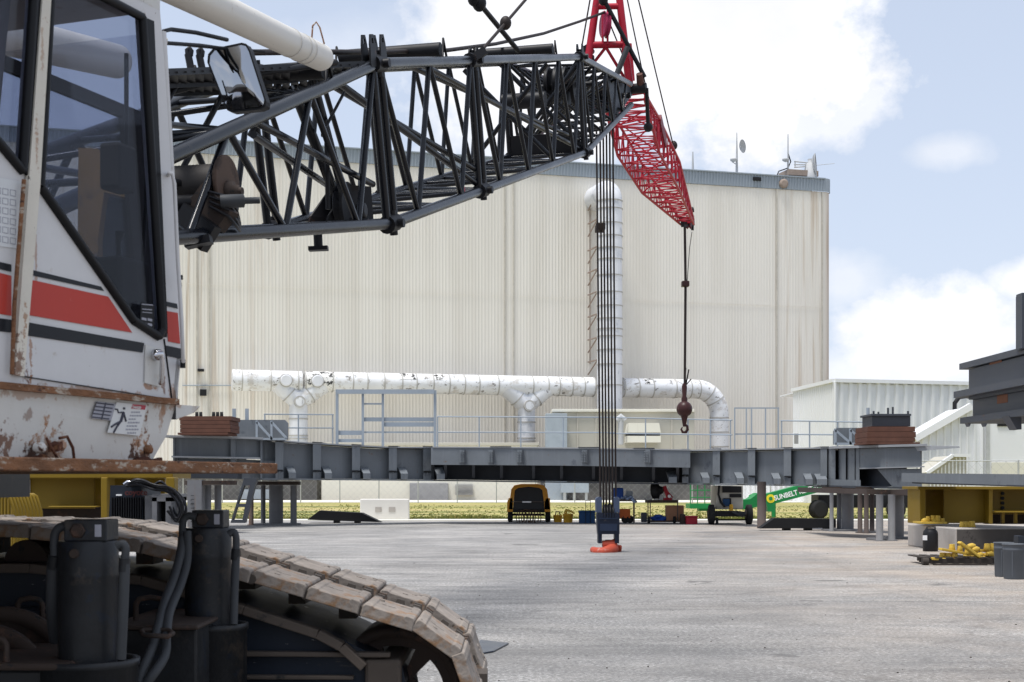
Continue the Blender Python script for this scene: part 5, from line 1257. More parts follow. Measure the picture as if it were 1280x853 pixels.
# the body this boom is hinged on, out of the frame to the left
cbod=T('boom_crane','dark machinery house carrying the black boom, beyond the left edge','crane',(-6.2,6.5,0))
m_=MB(); m_.box(-8.2,-4.3,3.0,8.6,1.6,3.6); m_.build('machinery_house',M['boom'],cbod,bevel=.05)
m_=MB(); fp=BP(-8.2,.5,1.05); m_.box(fp.x-1.0,fp.x+.9,fp.y-.7,fp.y+.15,1.6,fp.z+.1); m_.build('boom_foot_bracket',M['boom_top'],cbod)
m_=MB(); m_.box(-8.6,-7.6,2,9.5,0,1.5); m_.box(-6.4,-5.4,2,7.2,0,1.5); m_.build('undercarriage',M['brownsteel'],cbod,bevel=.15)

# ------------------------------------------------------------------ red jib and its mast
jb=T('lattice_jib','red lattice jib sloping down and away from the black boom head','crane jib',tuple(pt(785,125,36)))
JS=[(pt(780,122,36.0),1.05,.14),(pt(798,172,38.7),1.15,.92),(pt(826,222,42.3),1.12,.86),(pt(859,278,47),.42,.14)]
JL=V((.965,-.26,0))
def jp(i,t,a,b):
    (c0,w0,h0),(c1,w1,h1)=JS[i],JS[i+1]; c=c0.lerp(c1,t); w=w0+(w1-w0)*t; h=h0+(h1-h0)*t
    return c+JL*(a*w/2)+V((0,0,1))*(b*h/2)
for a,b in ((-1,-1),(1,-1),(1,1),(-1,1)):
    m_=MB(); m_.tube([jp(0,0,a,b),jp(1,0,a,b),jp(2,0,a,b),jp(2,1,a,b)],.038,10); m_.build('chord',M['red'],jb)
cor=[(-1,-1),(1,-1),(1,1),(-1,1)]; nms=['bottom_lacing','side_lacing','top_lacing','side_lacing']
for k_ in range(4):
    A_,B2=cor[k_],cor[(k_+1)%4]; m_=MB()
    for i,n in ((0,9),(1,10),(2,14)):
        for j in range(n):
            f,g=(A_,B2) if j%2==0 else (B2,A_)
            m_.tube([jp(i,j/n,*f),jp(i,(j+1)/n,*g)],.019,6,False)
            if j%2==0: m_.tube([jp(i,j/n,*A_),jp(i,j/n,*B2)],.017,6,False)
    m_.build(nms[k_],M['red'],jb)
m_=MB()
for i,t in ((0,.5),(1,0),(1,.35),(1,.7),(2,0),(2,.4)):
    m_.tube([jp(i,t,-1,-1),jp(i,t,1,1)],.02,6); m_.tube([jp(i,t,-1,1),jp(i,t,1,-1)],.02,6)
m_.build('diaphragm',M['red'],jb)
M['greychord']=mat('faded_pink_steel',(.28,.16,.16),.5)
m_=MB(); 
for t in (.0,): m_.beam(jp(1,.0,1,1),jp(1,.25,1,.2),.1,.3)
m_.beam(pt(822,164,39.6),pt(820,180,39.8),.12,.4); m_.build('joint_plate',mat('dark_red_plate',(.16,.01,.02),.5),jb)
m_=MB(); c=pt(861,278,47.1); m_.lathe(c-JL*.08,JL,[(0,.20),(.03,.23),(.08,.17),(.13,.23),(.16,.20)],20); m_.build('tip_sheave',mat('dark_red_sheave',(.10,.008,.015),.5),jb)
m_=MB(); m_.beam(pt(853,278,46.6),pt(866,276,47.4),.12,.32); m_.tube([pt(862,263,47),pt(867,262,47)],.09,8); m_.tube([pt(862,263,47),pt(861,256,47)],.04,6); m_.tube([pt(866,270,47.3),pt(865.5,288,47.3)],.05,6); m_.build('tip_head',M['boom_top'],jb)
ms=T('jib_mast','red A frame jib mast standing on the black boom head with pink sheave','mast',tuple(pt(765,100,35.5)))
for nm,path,r in (('leg',[(734.5,80),(746,0),(759,-90)],.10),('leg',[(787,108),(774.5,0),(763,-90)],.10)):
    m_=MB(); m_.tube([pt(x,y,35.3) for x,y in path],[r,r*.9,r*.6],12); m_.build(nm,M['red'],ms)
m_=MB(); m_.tube([pt(737,56.5,35.3),pt(781,56,35.3)],.085,10); m_.build('cross_bar',M['red'],ms)
m_=MB(); m_.tube([pt(744,8.5,35.3),pt(776,8,35.3)],.075,10); m_.build('cross_bar',M['red'],ms)
m_=MB(); m_.tube([pt(759,57,35.3),pt(742,79,35.5)],.04,8); m_.tube([pt(756,57,35.3),pt(782,100,35.5)],.04,8); m_.build('diagonal_brace',M['red'],ms)
m_=MB(); m_.tube([pt(787,55,36),pt(791,101,36)],.055,8); m_.build('rear_strut',M['red'],ms)
m_=MB(); m_.tube([pt(784.5,59,35),pt(771,93,35)],.07,8); m_.build('grey_strut',M['hose'],ms)
M['pink']=mat('faded_pink_sheave',(.40,.03,.09),.45)
m_=MB(); m_.lathe(pt(756.5,31,35.2),(1,.25,0),[(-.07,.30),(-.05,.33),(0,.25),(.05,.33),(.07,.30)],26); m_.build('sheave',M['pink'],ms)
m_=MB(); m_.tube([pt(753.5,15,35.2),pt(753.5,56,35.2)],.03,6); m_.tube([pt(759.5,13,35.2),pt(759.5,56,35.2)],.03,6); m_.build('sheave_hanger',M['red'],ms)
m_=MB(); m_.beam(pt(730,66,35.4),pt(740,60,35.4),.2,.25); m_.tube([pt(735,70,35.4),pt(735,84,35.4)],.16,8); m_.build('mast_foot',M['boom_top'],ms)

# ropes and pendants
def rope(name,label,path,r,mt='rope',group=None,knobs=()):
    m_=MB(); m_.tube(path,r,7)
    for c,rr in knobs: m_.sphere(c,rr,10,8,(1,1,1.2))
    o=m_.build(name,M[mt]); return tag(o,label,'rope' if name!='pendant' else 'pendant',group)
rope('pendant','thick dark pendant bar sloping down right to the middle of the boom top',[pt(560,-45,22),pt(598,3,23.5),pt(648,64,25.2)],.045,'boom_top',None,[(pt(599,4,23.5),.12),(pt(592,-1,23.4),.1)])
rope('pendant','thin rope sloping down left to the second boom joint, with a rusty knuckle',[pt(700,-50,24),pt(632,29,21.8),pt(598,68,20.8)],.025,'rope',None,[(pt(632,29,21.8),.09)])
m_=MB(); a=pt(596,70,20.7); m_.beam(pt(589,75,20.7),pt(607,63,20.7),.07,.12); tag(m_.build('shackle_link',M['boom_top']),'black shackle link at the second boom joint','shackle')
rope('boom_line','slack dark rope sagging along the boom top up to the pink sheave',[pt(300,66,14),pt(380,65,15.5),pt(470,65.5,18),pt(560,63,22),pt(620,55,26),pt(680,42,30),pt(725,27,33.5),pt(755,16,35)],.032)
rope('mast_line','thin line rising left of the red mast from its foot',[pt(727,60,35.2),pt(741,-20,35.4)],.02)
rope('pendant','thick dark pendant crossing the red mast down to the black boom tip',[pt(740,-30,34.8),pt(755,0,34.9),pt(806,97,35.2)],.055,'boom_top',None,[(pt(754,0,34.9),.12)])
rope('jib_line','thin line dropping from the mast sheave behind the right mast leg',[pt(760,24,35.4),pt(789,95,36.2)],.018)
rope('jib_line','left of two thin lines reaching down to the jib top chord',[pt(779,-25,37),pt(803,90,37.8),pt(821,165,38.6)],.018)
rope('jib_line','right of two thin lines reaching down to the jib tip, with small clamp',[pt(791,-30,39),pt(842,184,43.5),pt(864,272,47)],.020,'rope',None,[(pt(842,182,43.5),.12)])
tops=[745.5,750,754,758,762,766]; bots=[750.5,754.5,758,762,766,770]
for i,(a,b) in enumerate(zip(tops,bots)):
    yy=34.75+(.12 if i%2 else -.12)
    rope('hoist_rope','one of six dark hoist ropes from the black boom head to the blue hook block',[pt(a,158,BP(18.3,.5,1).y+(.15 if i%2 else -.15)),pt(b,635,yy)],.023,'rope','hoist ropes of the main hook block')
m_=MB(); m_.pb(745,278.5,757,287,34.4,.5); tag(m_.build('rope_clamp',M['brownsteel'],bevel=.02),'brown block clamped round the hoist ropes below the boom head','clamp')
m_=MB(); m_.pb(852.5,351,862,358,46.8,.3); tag(m_.build('rope_clamp',M['grease'],bevel=.03),'small dark block clamped on the single rope under the jib tip','clamp')
rope('hoist_rope','single dark hoist rope hanging from the jib tip to the ball hook',[pt(856,282,47),pt(857,352,47),pt(856,482,47)],.045,'rope')
rope('tag_line','thin slack line beside the single rope under the jib tip',[pt(865,290,47.2),pt(862,310,47.1),pt(859,352,47)],.012,'rope')

# main hook block
Yh=34.7
hb_=T('hook_block','dark blue main hook block hanging low with pale worn cheeks','hook block',tuple(pt(760,660,Yh)))
for x0,x1 in ((745.5,752.5),(767.5,774.5)):
    m_=MB(); m_.plate([pt(x0,641,Yh-.2),pt(x0-.5,624,Yh-.2),pt(x0+2,621.5,Yh-.2),pt(x1-1,621.5,Yh-.2),pt(x1,624,Yh-.2),pt(x1,641,Yh-.2)],[],(0,.5,0)); m_.build('upper_cheek',M['hookside'],hb_,bevel=.01)
m_=MB(); m_.plate([pt(747,641.5,Yh-.24),pt(773,641.5,Yh-.24),pt(774.5,644,Yh-.24),pt(774.5,668,Yh-.24),pt(747.5,668,Yh-.24),pt(746,644,Yh-.24)],[],(0,.5,0)); m_.build('body',M['hookblue'],hb_,bevel=.015)
for x0,x1 in ((747.8,752.5),(768.5,774)):
    m_=MB(); m_.pb(x0,666,x1,679.5,Yh-.22,.44); m_.build('lower_cheek',M['hookblue'],hb_,bevel=.01)
for x in (755,758.5,762,765.5):
    m_=MB(); m_.lathe(pt(x,643,Yh),(1,0,0),[(-.03,.26),(0,.2),(.03,.26)],22); m_.build('sheave',M['boom_top'],hb_)
m_=MB(); m_.pb(749,648,772,649,Yh-.26,.05); m_.pb(750,655,771.5,664,Yh-.262,.02); m_.build('front_trim',mat('lighter_blue_panel',(.018,.028,.055),.5),hb_)
m_=MB(); m_.lathe(pt(761,678,Yh),(0,0,1),[(-.10,.17),(0,.16),(.06,.08)],16); m_.build('swivel_nut',M['boom_top'],hb_)
m_=MB()
hp=[(761,678,0),(764,683,-.02),(766,686,-.12),(760,689.5,-.25),(752,691,-.3),(745,690,-.22),(741.5,687.5,-.05),(742,686.5,.05)]
m_.tube([pt(x,y,Yh+d) for x,y,d in hp],[.17,.16,.15,.14,.125,.11,.08,.03],14)
hp=[(764,683,0),(769,686,.1),(773.5,686,.05),(776,683,-.05)]
m_.tube([pt(x,y,Yh+d) for x,y,d in hp],[.15,.13,.10,.03],14)
m_.tube([pt(753,681,Yh-.1),pt(771,680,Yh-.1)],.10,12)
m_.build('hook',M['hook'],hb_)
# ball hook
bh=T('ball_hook','dark round overhaul ball with a small hook hanging from the jib rope','ball hook',tuple(pt(856,541,47)))
m_=MB(); m_.sphere(pt(855.5,511.5,47),.265,24,16,(1,1,1.0)); m_.build('ball',M['grease'],bh)
m_=MB(); m_.lathe(pt(855.5,503,47),(0,0,1),[(0,.10),(.12,.10),(.2,.07),(.5,.09),(.62,.06)],14); m_.build('socket',M['grease'],bh)
m_=MB(); m_.tube([pt(857,484,47),pt(861,462,47)],.025,6); m_.tube([pt(856,478,46.9),pt(857.5,460,46.9)],.02,6); m_.tube([pt(858,481,47.1),pt(864,474,47.1)],.02,6); m_.build('rope_tail',M['rope'],bh)
m_=MB(); m_.lathe(pt(855.5,529,47),(0,0,1),[(-.12,.05),(0,.07),(.12,.09),(.22,.12)],12); c=pt(855.3,536,47)
m_.tube([c+V((0,0,.16)),c+V((.10,0,.08)),c+V((.11,0,-.03)),c+V((.05,0,-.12)),c+V((-.05,0,-.12)),c+V((-.10,0,-.03)),c+V((-.06,0,.06))],[.035,.045,.05,.05,.045,.035,.015],10); m_.build('hook',M['grease'],bh)

# ------------------------------------------------------------------ crane cab (white, red and black stripes)
CA=V((.366,1,0)).normalized(); CN=V((CA.y,-CA.x,0)); P0c=V((-2.016,5.6,0)); UP=V((0,0,1))
def cp(px,py,off=0): return onplane(px,py,P0c+CN*off,CN)
def cpz(px,z,off=0): p=cp(px,HZ,off); p.z=z; return p
cab=T('crane_cab','white crane cab with red and black stripes and rusty skirt on a rusty deck','crane cab',tuple(cpz(100,1.8,-.5)))
ztopc=cp(200,14).z; zs=cp(221,503).z
O1=(.30,.13,.045); D1_=(.07,.03,.02); RB=(.16,.07,.035)
stains(M['cab_skirt'],[(cp(68,562),.10,.05,O1,.8),(cp(50,574),.09,.03,D1_,.95),(cp(64,540),.016,.09,O1,.8),(cp(80,545),.014,.06,RB,.8),(cp(12,562),.05,.06,RB,.9),(cp(184,566),.07,.05,O1,.9),(cp(178,573),.07,.035,D1_,.95),(cp(193,568),.03,.05,D1_,.9),(cp(186,540),.016,.09,RB,.85),(cp(188,523),.012,.04,RB,.8),(cp(205,520),.02,.06,O1,.6),(cp(124,560),.02,.02,RB,.7),(cp(40,520),.02,.03,RB,.6),(cp(150,557),.02,.02,RB,.7),(cp(208,505),.08,.02,O1,.6),(cp(30,492),.2,.012,O1,.5)])
stains(M['cab'],[(cp(34,465),.02,.03,RB,.9),(cp(190,484),.05,.012,O1,.8),(cp(216,495),.02,.03,O1,.7),(cp(38,440),.008,.08,O1,.7),(cp(205,478),.01,.03,RB,.8),(cp(120,488),.25,.008,O1,.6),(cp(45,300),.006,.2,O1,.6)],22)
stains(M['cab_post'],[(cp(22,455,.02),.025,.06,RB,.85),(cp(30,400,.02),.01,.05,O1,.7),(cp(45,180,.02),.008,.07,O1,.6),(cp(52,60,.02),.008,.06,O1,.5)],40)
dwin=[(65,-37),(178,22),(203,412),(198,421),(166,400),(50,233)]
lwin=[(-130,-139),(45,-47),(28,214),(-75,92),(-130,70)]
outer=[cpz(-150,ztopc),cp(200,14),cp(205,70),cp(228,430),cpz(221,zs),cpz(-150,zs)]
m_=MB(); m_.plate(outer,[[cp(*p) for p in dwin],[cp(*p) for p in lwin]],-CN*.04); m_.build('side_body',M['cab'],cab)
m_=MB()
for w in (dwin,lwin):
    L_=[cp(x,y,.006) for x,y in w]
    c=sum(L_,V())/len(L_); 
    for i in range(len(L_)):
        a,b=L_[i],L_[(i+1)%len(L_)]; m_.beam(a+(a-b).normalized()*.012,b+(b-a).normalized()*.012,.03,.045,CN) if False else m_.tube([a,b],.021,8)
# heavier gasket on the front side of the door window
m_.plate([cp(178,22,.004),cp(190,27,.004),cp(207,410,.004),cp(206,422,.004),cp(198,421,.004),cp(199,400,.004),cp(180,40,.004)],[],CN*.012)
m_.plate([cp(45,-47,.004),cp(52,-43,.004),cp(36,226,.004),cp(28,214,.004)],[],CN*.012)
m_.build('window_gasket',M['gasket'],cab)
m_=MB(); m_.plate([cp(x,y,-.02) for x,y in dwin],[],-CN*.006); m_.build('door_glass',M['glass'],cab)
m_=MB(); m_.plate([cp(x,y,-.02) for x,y in lwin],[],-CN*.006); m_.build('side_glass',M['glass'],cab)
m_=MB(); m_.plate([cp(52,-43,.006),cp(62,-38,.006),cp(46,232,.006),cp(26,471,.006),cp(14,469,.006),cp(32,222,.006)],[],CN*.018); m_.build('corner_post',M['cab_post'],cab,bevel=.004)
m_=MB(); m_.tube([cp(30,225,.03),cp(18,380,.03),cp(15,468,.03)],.009,8); m_.build('drain_pipe',M['rust'],cab)
# door parts
dr_=MB(); dr_.beam(cp(205,424,.003),cp(214.5,498,.003),.004,.008,CN); dr_.beam(cp(24,470,.003),cp(216,500,.003),.004,.006,CN); door=dr_.build('door',M['gasket'],cab)
m_=MB(); m_.plate([cp(x,y,.003) for x,y in ((181,431),(203,437),(200,484),(180,479))],[],CN*.006); m_.build('handle_plate',M['cab_skirt'],door)
m_=MB(); m_.tube([cp(194,443,.01),cp(194,444,.05),cp(201,442,.05),cp(203,450,.05),cp(202,476,.045),cp(200,480,.03)],[.016,.018,.014,.012,.012,.010],10); m_.lathe(cp(193,444,.01),CN,[(0,.028),(.03,.026),(.04,.015)],14); m_.build('handle',M['chrome'],door)
m_=MB(); m_.plate([cp(x,y,.004) for x,y in ((176,378),(192,382),(192,413),(174,408))],[],CN*.003); m_.build('notice',M['gasket'],door)
m_=MB()
for x0,x1,y0,y1 in ((177,191,380,381),(177.5,190,386,387),(177.5,190,390,390.7),(177,183,397,400),(184.5,190,398,401),(177,183,403,406),(184.5,190,404,407)): m_.plate([cp(x0,y0,.0075),cp(x1,y0+1,.0075),cp(x1,y1+1.2,.0075),cp(x0,y1,.0075)],[],CN*.001)
m_.build('notice_print',M['decal_grey'],door)
# stripes
def stripe(pts,mt,nm): m_=MB(); m_.plate([cp(x,y,.0025) for x,y in pts],[],CN*.0015); return m_.build(nm,mt,cab)
stripe([(-100,316),(14,345),(14,395),(-100,376)],M['cab_red'],'red_stripe'); stripe([(25,347),(135,371),(165,416),(23,392)],M['cab_red'],'red_stripe'); stripe([(208,389),(222,391.5),(225,430),(210,427)],M['cab_red'],'red_stripe')
stripe([(-100,304),(14,331),(14,340),(-100,314)],M['cab_black'],'thin_black_stripe'); stripe([(25,334),(126,358.5),(130,364),(24,341)],M['cab_black'],'thin_black_stripe'); stripe([(207,377),(221,380),(222,386),(208,383)],M['cab_black'],'thin_black_stripe')
stripe([(-100,384),(14,400),(14,416),(-100,403)],M['cab_black'],'black_stripe'); stripe([(23,401),(180,429),(178,441),(22,418)],M['cab_black'],'black_stripe'); stripe([(207,432),(226,436),(227,449),(208,445)],M['cab_black'],'black_stripe')
m_=MB(); m_.plate([cp(x,y,.003) for x,y in ((-90,150),(-20,205),(25,226),(22,312),(-90,285))],[],CN*.001) if False else m_.plate([cp(x,y,.003) for x,y in ((-60,212),(25,227),(22,311),(-60,300))],[],CN*.001); m_.build('load_chart',M['paper'],cab)
m_=MB()
for i in range(6):
    for j in range(4):
        x=-16+j*9.5; y=232+i*12+j*1.6; m_.plate([cp(x,y,.0045),cp(x+7.5,y+1.3,.0045),cp(x+7.3,y+9.5,.0045),cp(x-.2,y+8,.0045)],[[cp(x+.7,y+1,.0045),cp(x+6.8,y+2,.0045),cp(x+6.7,y+8.5,.0045),cp(x+.6,y+7.2,.0045)]],CN*.0005)
m_.build('chart_print',M['decal_grey'],cab)
# rusty sill
m_=MB(); a=cpz(-150,zs,.01); b=cpz(221,zs,.01); m_.beam(a,b,.03,.028); m_.build('sill',M['rust'],cab)
# skirt
m_=MB(); zb=1.80
m_.plate([cpz(-150,zs-.012,-.01),cp(221,504,-.01),cp(213,528,-.02),cp(208,545,-.02),cpz(190,zb,-.03),cpz(-150,zb,-.03)],[],-CN*.03)
m_.build('skirt',M['cab_skirt'],cab)
for x,y,w,h in ((45,560,10,12),(70,557,9,11)):
    m_=MB(); c=cp(x,y,.0); m_.lathe(c,CN,[(0,.022),(.03,.024),(.045,.012)],14); m_.build('marker_lamp',M['cab_skirt'],cab)
M['rustdk']=mat('flaking_rust',(.09,.035,.022),.9,spot=(.22,.10,.05),spotamt=.45,spotscale=12,bump=.4)
m_=MB(); m_.plate([cp(x,y,-.004) for x,y in ((34,578),(36,572),(52,568),(62,573),(64,579))],[],CN*.012); m_.plate([cp(x,y,-.016) for x,y in ((168,577),(171,572),(180,571),(186,575),(198,572),(199,577))],[],CN*.02)
m_.plate([cp(x,y,-.004) for x,y in ((61,556),(66,552),(66,562),(60,565))],[],CN*.05)
m_.tube([cp(74,548,.02),cp(84,546,.03),cp(91,560,.03),cp(93,576,.02)],.007,6); m_.tube([cp(58,548,.02),cp(64,560,.05),cp(72,573,.02)],.006,6); m_.build('rust_lump',M['rustdk'],cab)
m_=MB(); m_.lathe(cp(184,562,-.02),CN,[(0,.022),(.02,.02),(.025,.01)],12); m_.build('bolt_head',M['rust'],cab)
# decals
m_=MB(); m_.plate([cp(x,y,-.006) for x,y in ((121,502),(144,505),(138,526),(114,523))],[],CN*.003); m_.build('nameplate',M['decal_grey'],cab)
m_=MB()
for i in range(5): 
    y=503+i*4.4; x=120.5-i*1.45; m_.plate([cp(x,y,-.0025),cp(x+22,y+2.6,-.0025),cp(x+21.5,y+4.2,-.0025),cp(x-.4,y+1.6,-.0025)],[],CN*.001)
m_.plate([cp(131.5,503.5,-.0022),cp(133,503.7,-.0022),cp(127.5,525,-.0022),cp(126,524.8,-.0022)],[],CN*.001)
m_.build('nameplate_print',M['decal_ink'],cab)
m_=MB(); m_.plate([cp(x,y,-.006) for x,y in ((145,503),(183,507),(174,545),(134,541))],[],CN*.003); m_.build('danger_sign',M['decal_white'],cab)
m_=MB(); m_.plate([cp(x,y,-.0025) for x,y in ((166,505.5),(182.5,507),(181,512.5),(164,511))],[],CN*.001); m_.build('danger_panel',M['decal_red'],cab)
tx=(cp(183,511.2)-cp(165,509)).normalized(); text_mesh('lettering','DANGER',.0165,cp(165.8,510.4,-.0008),tx,UP,M['decal_white'],cab,depth=.0003,bold=.0006)
m_=MB()
def limb(*ps,r=.0045): m_.tube([cp(x,y,-.001) for x,y in ps],r,6)
limb((155,509.5),(155.2,512),r=.006); limb((154.5,515.5),(152.5,522),(151,527),r=.007); limb((151,527),(144,530.5),(139,534)); limb((151,527),(146,534),(142,541)); limb((154.5,515.5),(157.5,527)); limb((154,515.5),(148,516),(147,512),(144,511.5),r=.0035)
m_.build('danger_figure',M['decal_ink'],cab)
m_=MB()
for i,(x0,x1) in enumerate(((164,176),(162.5,177),(161,170),(160,174.5),(158.5,173),(157.5,173),(159,170))):
    y=514.5+i*4.3; 
    x=x0
    while x<x1-1:
        w=random.uniform(1.5,3.2); w=min(w,x1-x); m_.plate([cp(x,y,-.0025),cp(x+w,y+w*.08,-.0025),cp(x+w-.3,y+2+w*.08,-.0025),cp(x-.3,y+2,-.0025)],[],CN*.0006); x+=w+.8
m_.build('danger_print',M['decal_grey'],cab)
# side step / bracket at the front
m_=MB(); m_.hexa([cp(220,524,0),cp(222,524,-.2),cp(243,516,-.2),cp(240,517,0),cp(220,506,0),cp(222,506,-.2),cp(250,508.5,-.2),cp(249,508,0)]); m_.build('front_step',M['cab_skirt'],cab)
# deck plate
m_=MB(); D0=V((-1.95,5.4,0))-CA*2.2; D1=V((-1.95,5.4,0))+CA*2.13; 
m_.hexa([D0+UP*1.745,D1+UP*1.745,D1-CN*3+UP*1.745,D0-CN*3+UP*1.745,D0+UP*1.798,D1+UP*1.798,D1-CN*3+UP*1.798,D0-CN*3+UP*1.798]); m_.build('deck_plate',M['rust'],cab,bevel=.006)
# shell: roof, far wall with window, front, floor
Wc=1.08
m_=MB(); m_.plate([cpz(-150,ztopc-.03),cp(200,14),cp(200,14)-CN*Wc,cpz(-150,ztopc-.03)-CN*Wc],[],(0,0,.06)); m_.build('roof',M['cab_skirt'],cab)
fo=[cpz(-150,ztopc-.04,-Wc),cpz(196,ztopc-.04,-Wc),cpz(222,2.9,-Wc),cpz(216,zs,-Wc),cpz(-150,zs,-Wc)]
def fw(x,z): return cpz(x,z,-Wc)
m_=MB(); m_.plate(fo,[[fw(-30,3.78),fw(148,3.78),fw(166,2.75),fw(-30,2.62)]],CN*.03); m_.build('far_side',M['cab_in'],cab)
m_=MB(); m_.plate([fw(-30,3.78),fw(148,3.78),fw(166,2.75),fw(-30,2.62)],[],CN*.005); m_.build('far_glass',M['glass2'],cab)
m_=MB(); m_.plate([cp(226,440),cp(220,503),cp(220,503)-CN*Wc,cp(226,440)-CN*Wc],[],-CA*.03); 
m_.build('front_panel',M['cab'],cab)
for o_ in (-.02,-Wc): m_=MB(); m_.tube([cp(202,40,o_),cp(225,430,o_)],.022,8); m_.build('front_frame',M['cab'],cab)
m_=MB(); m_.plate([cp(202,40,-.03),cp(226,438,-.03),cp(226,438,-.03)-CN*(Wc-.06),cp(202,40,-.03)-CN*(Wc-.06)],[],-CA*.005); m_.build('front_glass',M['glass2'],cab)
m_=MB(); m_.plate([cpz(-150,zs-.05,-.06),cpz(216,zs-.05,-.06),cpz(216,zs-.05)-CN*Wc,cpz(-150,zs-.05)-CN*Wc],[],(0,0,.04)); m_.plate([cpz(-150,zs),cpz(-150,ztopc),cpz(-150,ztopc)-CN*Wc,cpz(-150,zs)-CN*Wc],[],CA*.04); m_.build('floor_and_back',M['cab_in'],cab)
def inb(name,x0,x1,z0,z1,o0,o1,mt,bev=.02):
    a=cpz(x0,z0,-o0); b=cpz(x1,z0,-o0); m_=MB(); off=-CN*(o1-o0)
    m_.hexa([a,b,b+off,a+off]+[p+UP*(z1-z0) for p in (a,b,b+off,a+off)]); return m_.build(name,mt,cab,bevel=bev)
inb('seat',60,120,2.3,2.5,.3,.8,M['cab_in'],.05); inb('seat_back',48,66,2.5,3.05,.3,.8,M['cab_in'],.05)
inb('console',150,190,zs,2.78,.25,.8,M['cab_in']); inb('monitor',148,172,3.18,3.42,.5,.62,M['cab_in']); 
m_=MB(); m_.tube([cpz(158,3.42,-.55),cpz(158,3.9,-.55)],.012,6); m_.tube([cpz(150,2.5,-.3),cpz(148,2.85,-.3),cpz(150,2.9,-.3)],[.012,.012,.025],8); m_.tube([cpz(178,2.78,-.4),cpz(182,3.1,-.4),cpz(184,3.3,-.4)],.01,6); m_.build('control_lever',M['gasket'],cab)
m_=MB(); m_.plate([cpz(140,2.62,-.3),cpz(160,2.60,-.3),cpz(157,2.48,-.3),cpz(141,2.5,-.3)],[],-CN*.01); m_.build('paper_sheet',M['paper'],cab)
m_=MB(); 
for i in range(8): pass
cu=[]
n=14
for i in range(n+1): cu.append((-90+i*(108)/n, .04*math.sin(i*2.4)))
vs=[];fs=[]
for i,(x,o) in enumerate(cu):
    t=i/n; vs+= [cpz(x,3.85,-.16+o), cpz(x*.45-22,2.75,-.16+o*.5)]
m_.add(vs,[(2*i,2*i+2,2*i+3,2*i+1) for i in range(n)],True); m_.build('side_curtain',M['curtain'],cab)
# handrail
m_=MB(); m_.tube([cp(211,219,.0),cp(211,217,.05),cp(215,217,.06),cp(218,230,.06),cp(222,320,.06),cp(227,400,.06),cp(229,452,.06),cp(228,458,.0)],.0095,8); m_.build('handrail',M['cab'],cab)
m_=MB(); m_.lathe(cp(228.5,455,.05),UP,[(-.02,.013),(.02,.013)],8); m_.lathe(cp(225,347,.055),UP,[(-.01,.014),(.01,.014)],8); m_.build('handrail_clamp',M['gasket'],cab)
# mirror
mr_=T('crane_mirror','black framed convex mirror on bent black arms beside the cab','mirror',tuple(pt(297,98,7.5)))
mo=[(259,78),(260,68),(266,61),(302,53.5),(308,55),(312,62),(333,127),(332,134),(325,137),(291,140.5),(284,138),(280,131)]
MN=V((-.27,-.97,.0)).normalized(); MP=pt(297,98,7.5)
def mp_(x,y,o=0): return onplane(x,y,MP+MN*o,MN)
m_=MB(); m_.plate([mp_(*p) for p in mo],[],-MN*.05); m_.build('frame',M['gasket'],mr_,bevel=.008)
cxm,cym=297,97; grid=[]; m_=MB(); vs=[]; K=6
inner=[(cxm+(x-cxm)*.92,cym+(y-cym)*.93) for x,y in mo]; nI=len(inner)
for k_ in range(K+1):
    f=k_/K; 
    for x,y in inner: vs.append(mp_(cxm+(x-cxm)*f,cym+(y-cym)*f,.004+.022*(1-f*f)))
fs=[]
for k_ in range(1,K):
    for i in range(nI): j=(i+1)%nI; fs.append((k_*nI+i,k_*nI+j,(k_+1)*nI+j,(k_+1)*nI+i))
fs.append(tuple(nI+i for i in range(nI)))
m_.add(vs[:],fs,True); o=m_.build('mirror_glass',M['mirror'],mr_)
m_=MB(); m_.tube([pt(203,66,7.0),pt(202.5,46,7.0),pt(205,39,7.0),pt(214,37,7.1),pt(245,41,7.3),pt(284,50,7.6)],.011,8); m_.tube([pt(207,54,7.0),pt(250,57,7.3),pt(272,60,7.55)],.010,8); m_.tube([pt(240,57,7.3),pt(330,65,7.8)],.009,8); m_.build('mirror_arm',M['gasket'],mr_)
m_=MB(); m_.tube([pt(290,60,7.62),pt(300,132,7.62)],.012,8); m_.build('mirror_post',M['gasket'],mr_)
m_=MB(); m_.hexa([pt(202,73,6.85),pt(207,71,6.85),pt(207,71,7.0),pt(202,73,7.0),pt(201,46,6.85),pt(210,48,6.85),pt(210,48,7.0),pt(201,46,7.0)]); m_.build('bracket',M['cab_post'],mr_,bevel=.005)
# white tubes
wt=T('white_tube','long white steel tube crossing above the black boom with a wire loop at its end','tube',tuple(pt(300,30,8)))
ta,tb=pt(120,-62,6.6),pt(403,73,9.6); td=(tb-ta).normalized()
m_=MB(); m_.lathe(ta,td,[(0,.09),((tb-ta).length-.03,.088),((tb-ta).length,.08)],28); m_.build('tube_body',M['whitepipe'],wt)
m_=MB()
for f in (.80,.86,.89): p=ta.lerp(tb,f); m_.tube([p-td*.008,p+td*.008],.092,28)
m_.build('weld_ring',M['cab_skirt'],wt)
m_=MB(); p=ta.lerp(tb,.95)+UP*.08; s_=V((.012,0,0)); m_.tube([p+V((-.02,0,0)),p+V((-.012,0,.11)),p+V((.012,0,.135)),p+V((.035,0,.10)),p+V((.065,0,-.01))],.006,6); m_.build('wire_loop',M['rust'],wt)
m_=MB(); c=pt(292,30,8.2); m_.lathe(c,V((-.2,-1,.2)),[(0,.02),(.05,.02)],10); m_.build('plug',M['whitepipe'],wt)
wt2=T('white_tube_stub','second white tube seen through the cab windows, ending in a cap','tube',tuple(pt(60,50,9)))
ta,tb=pt(-140,8,7.6),pt(146,77,10.2); td=(tb-ta).normalized()
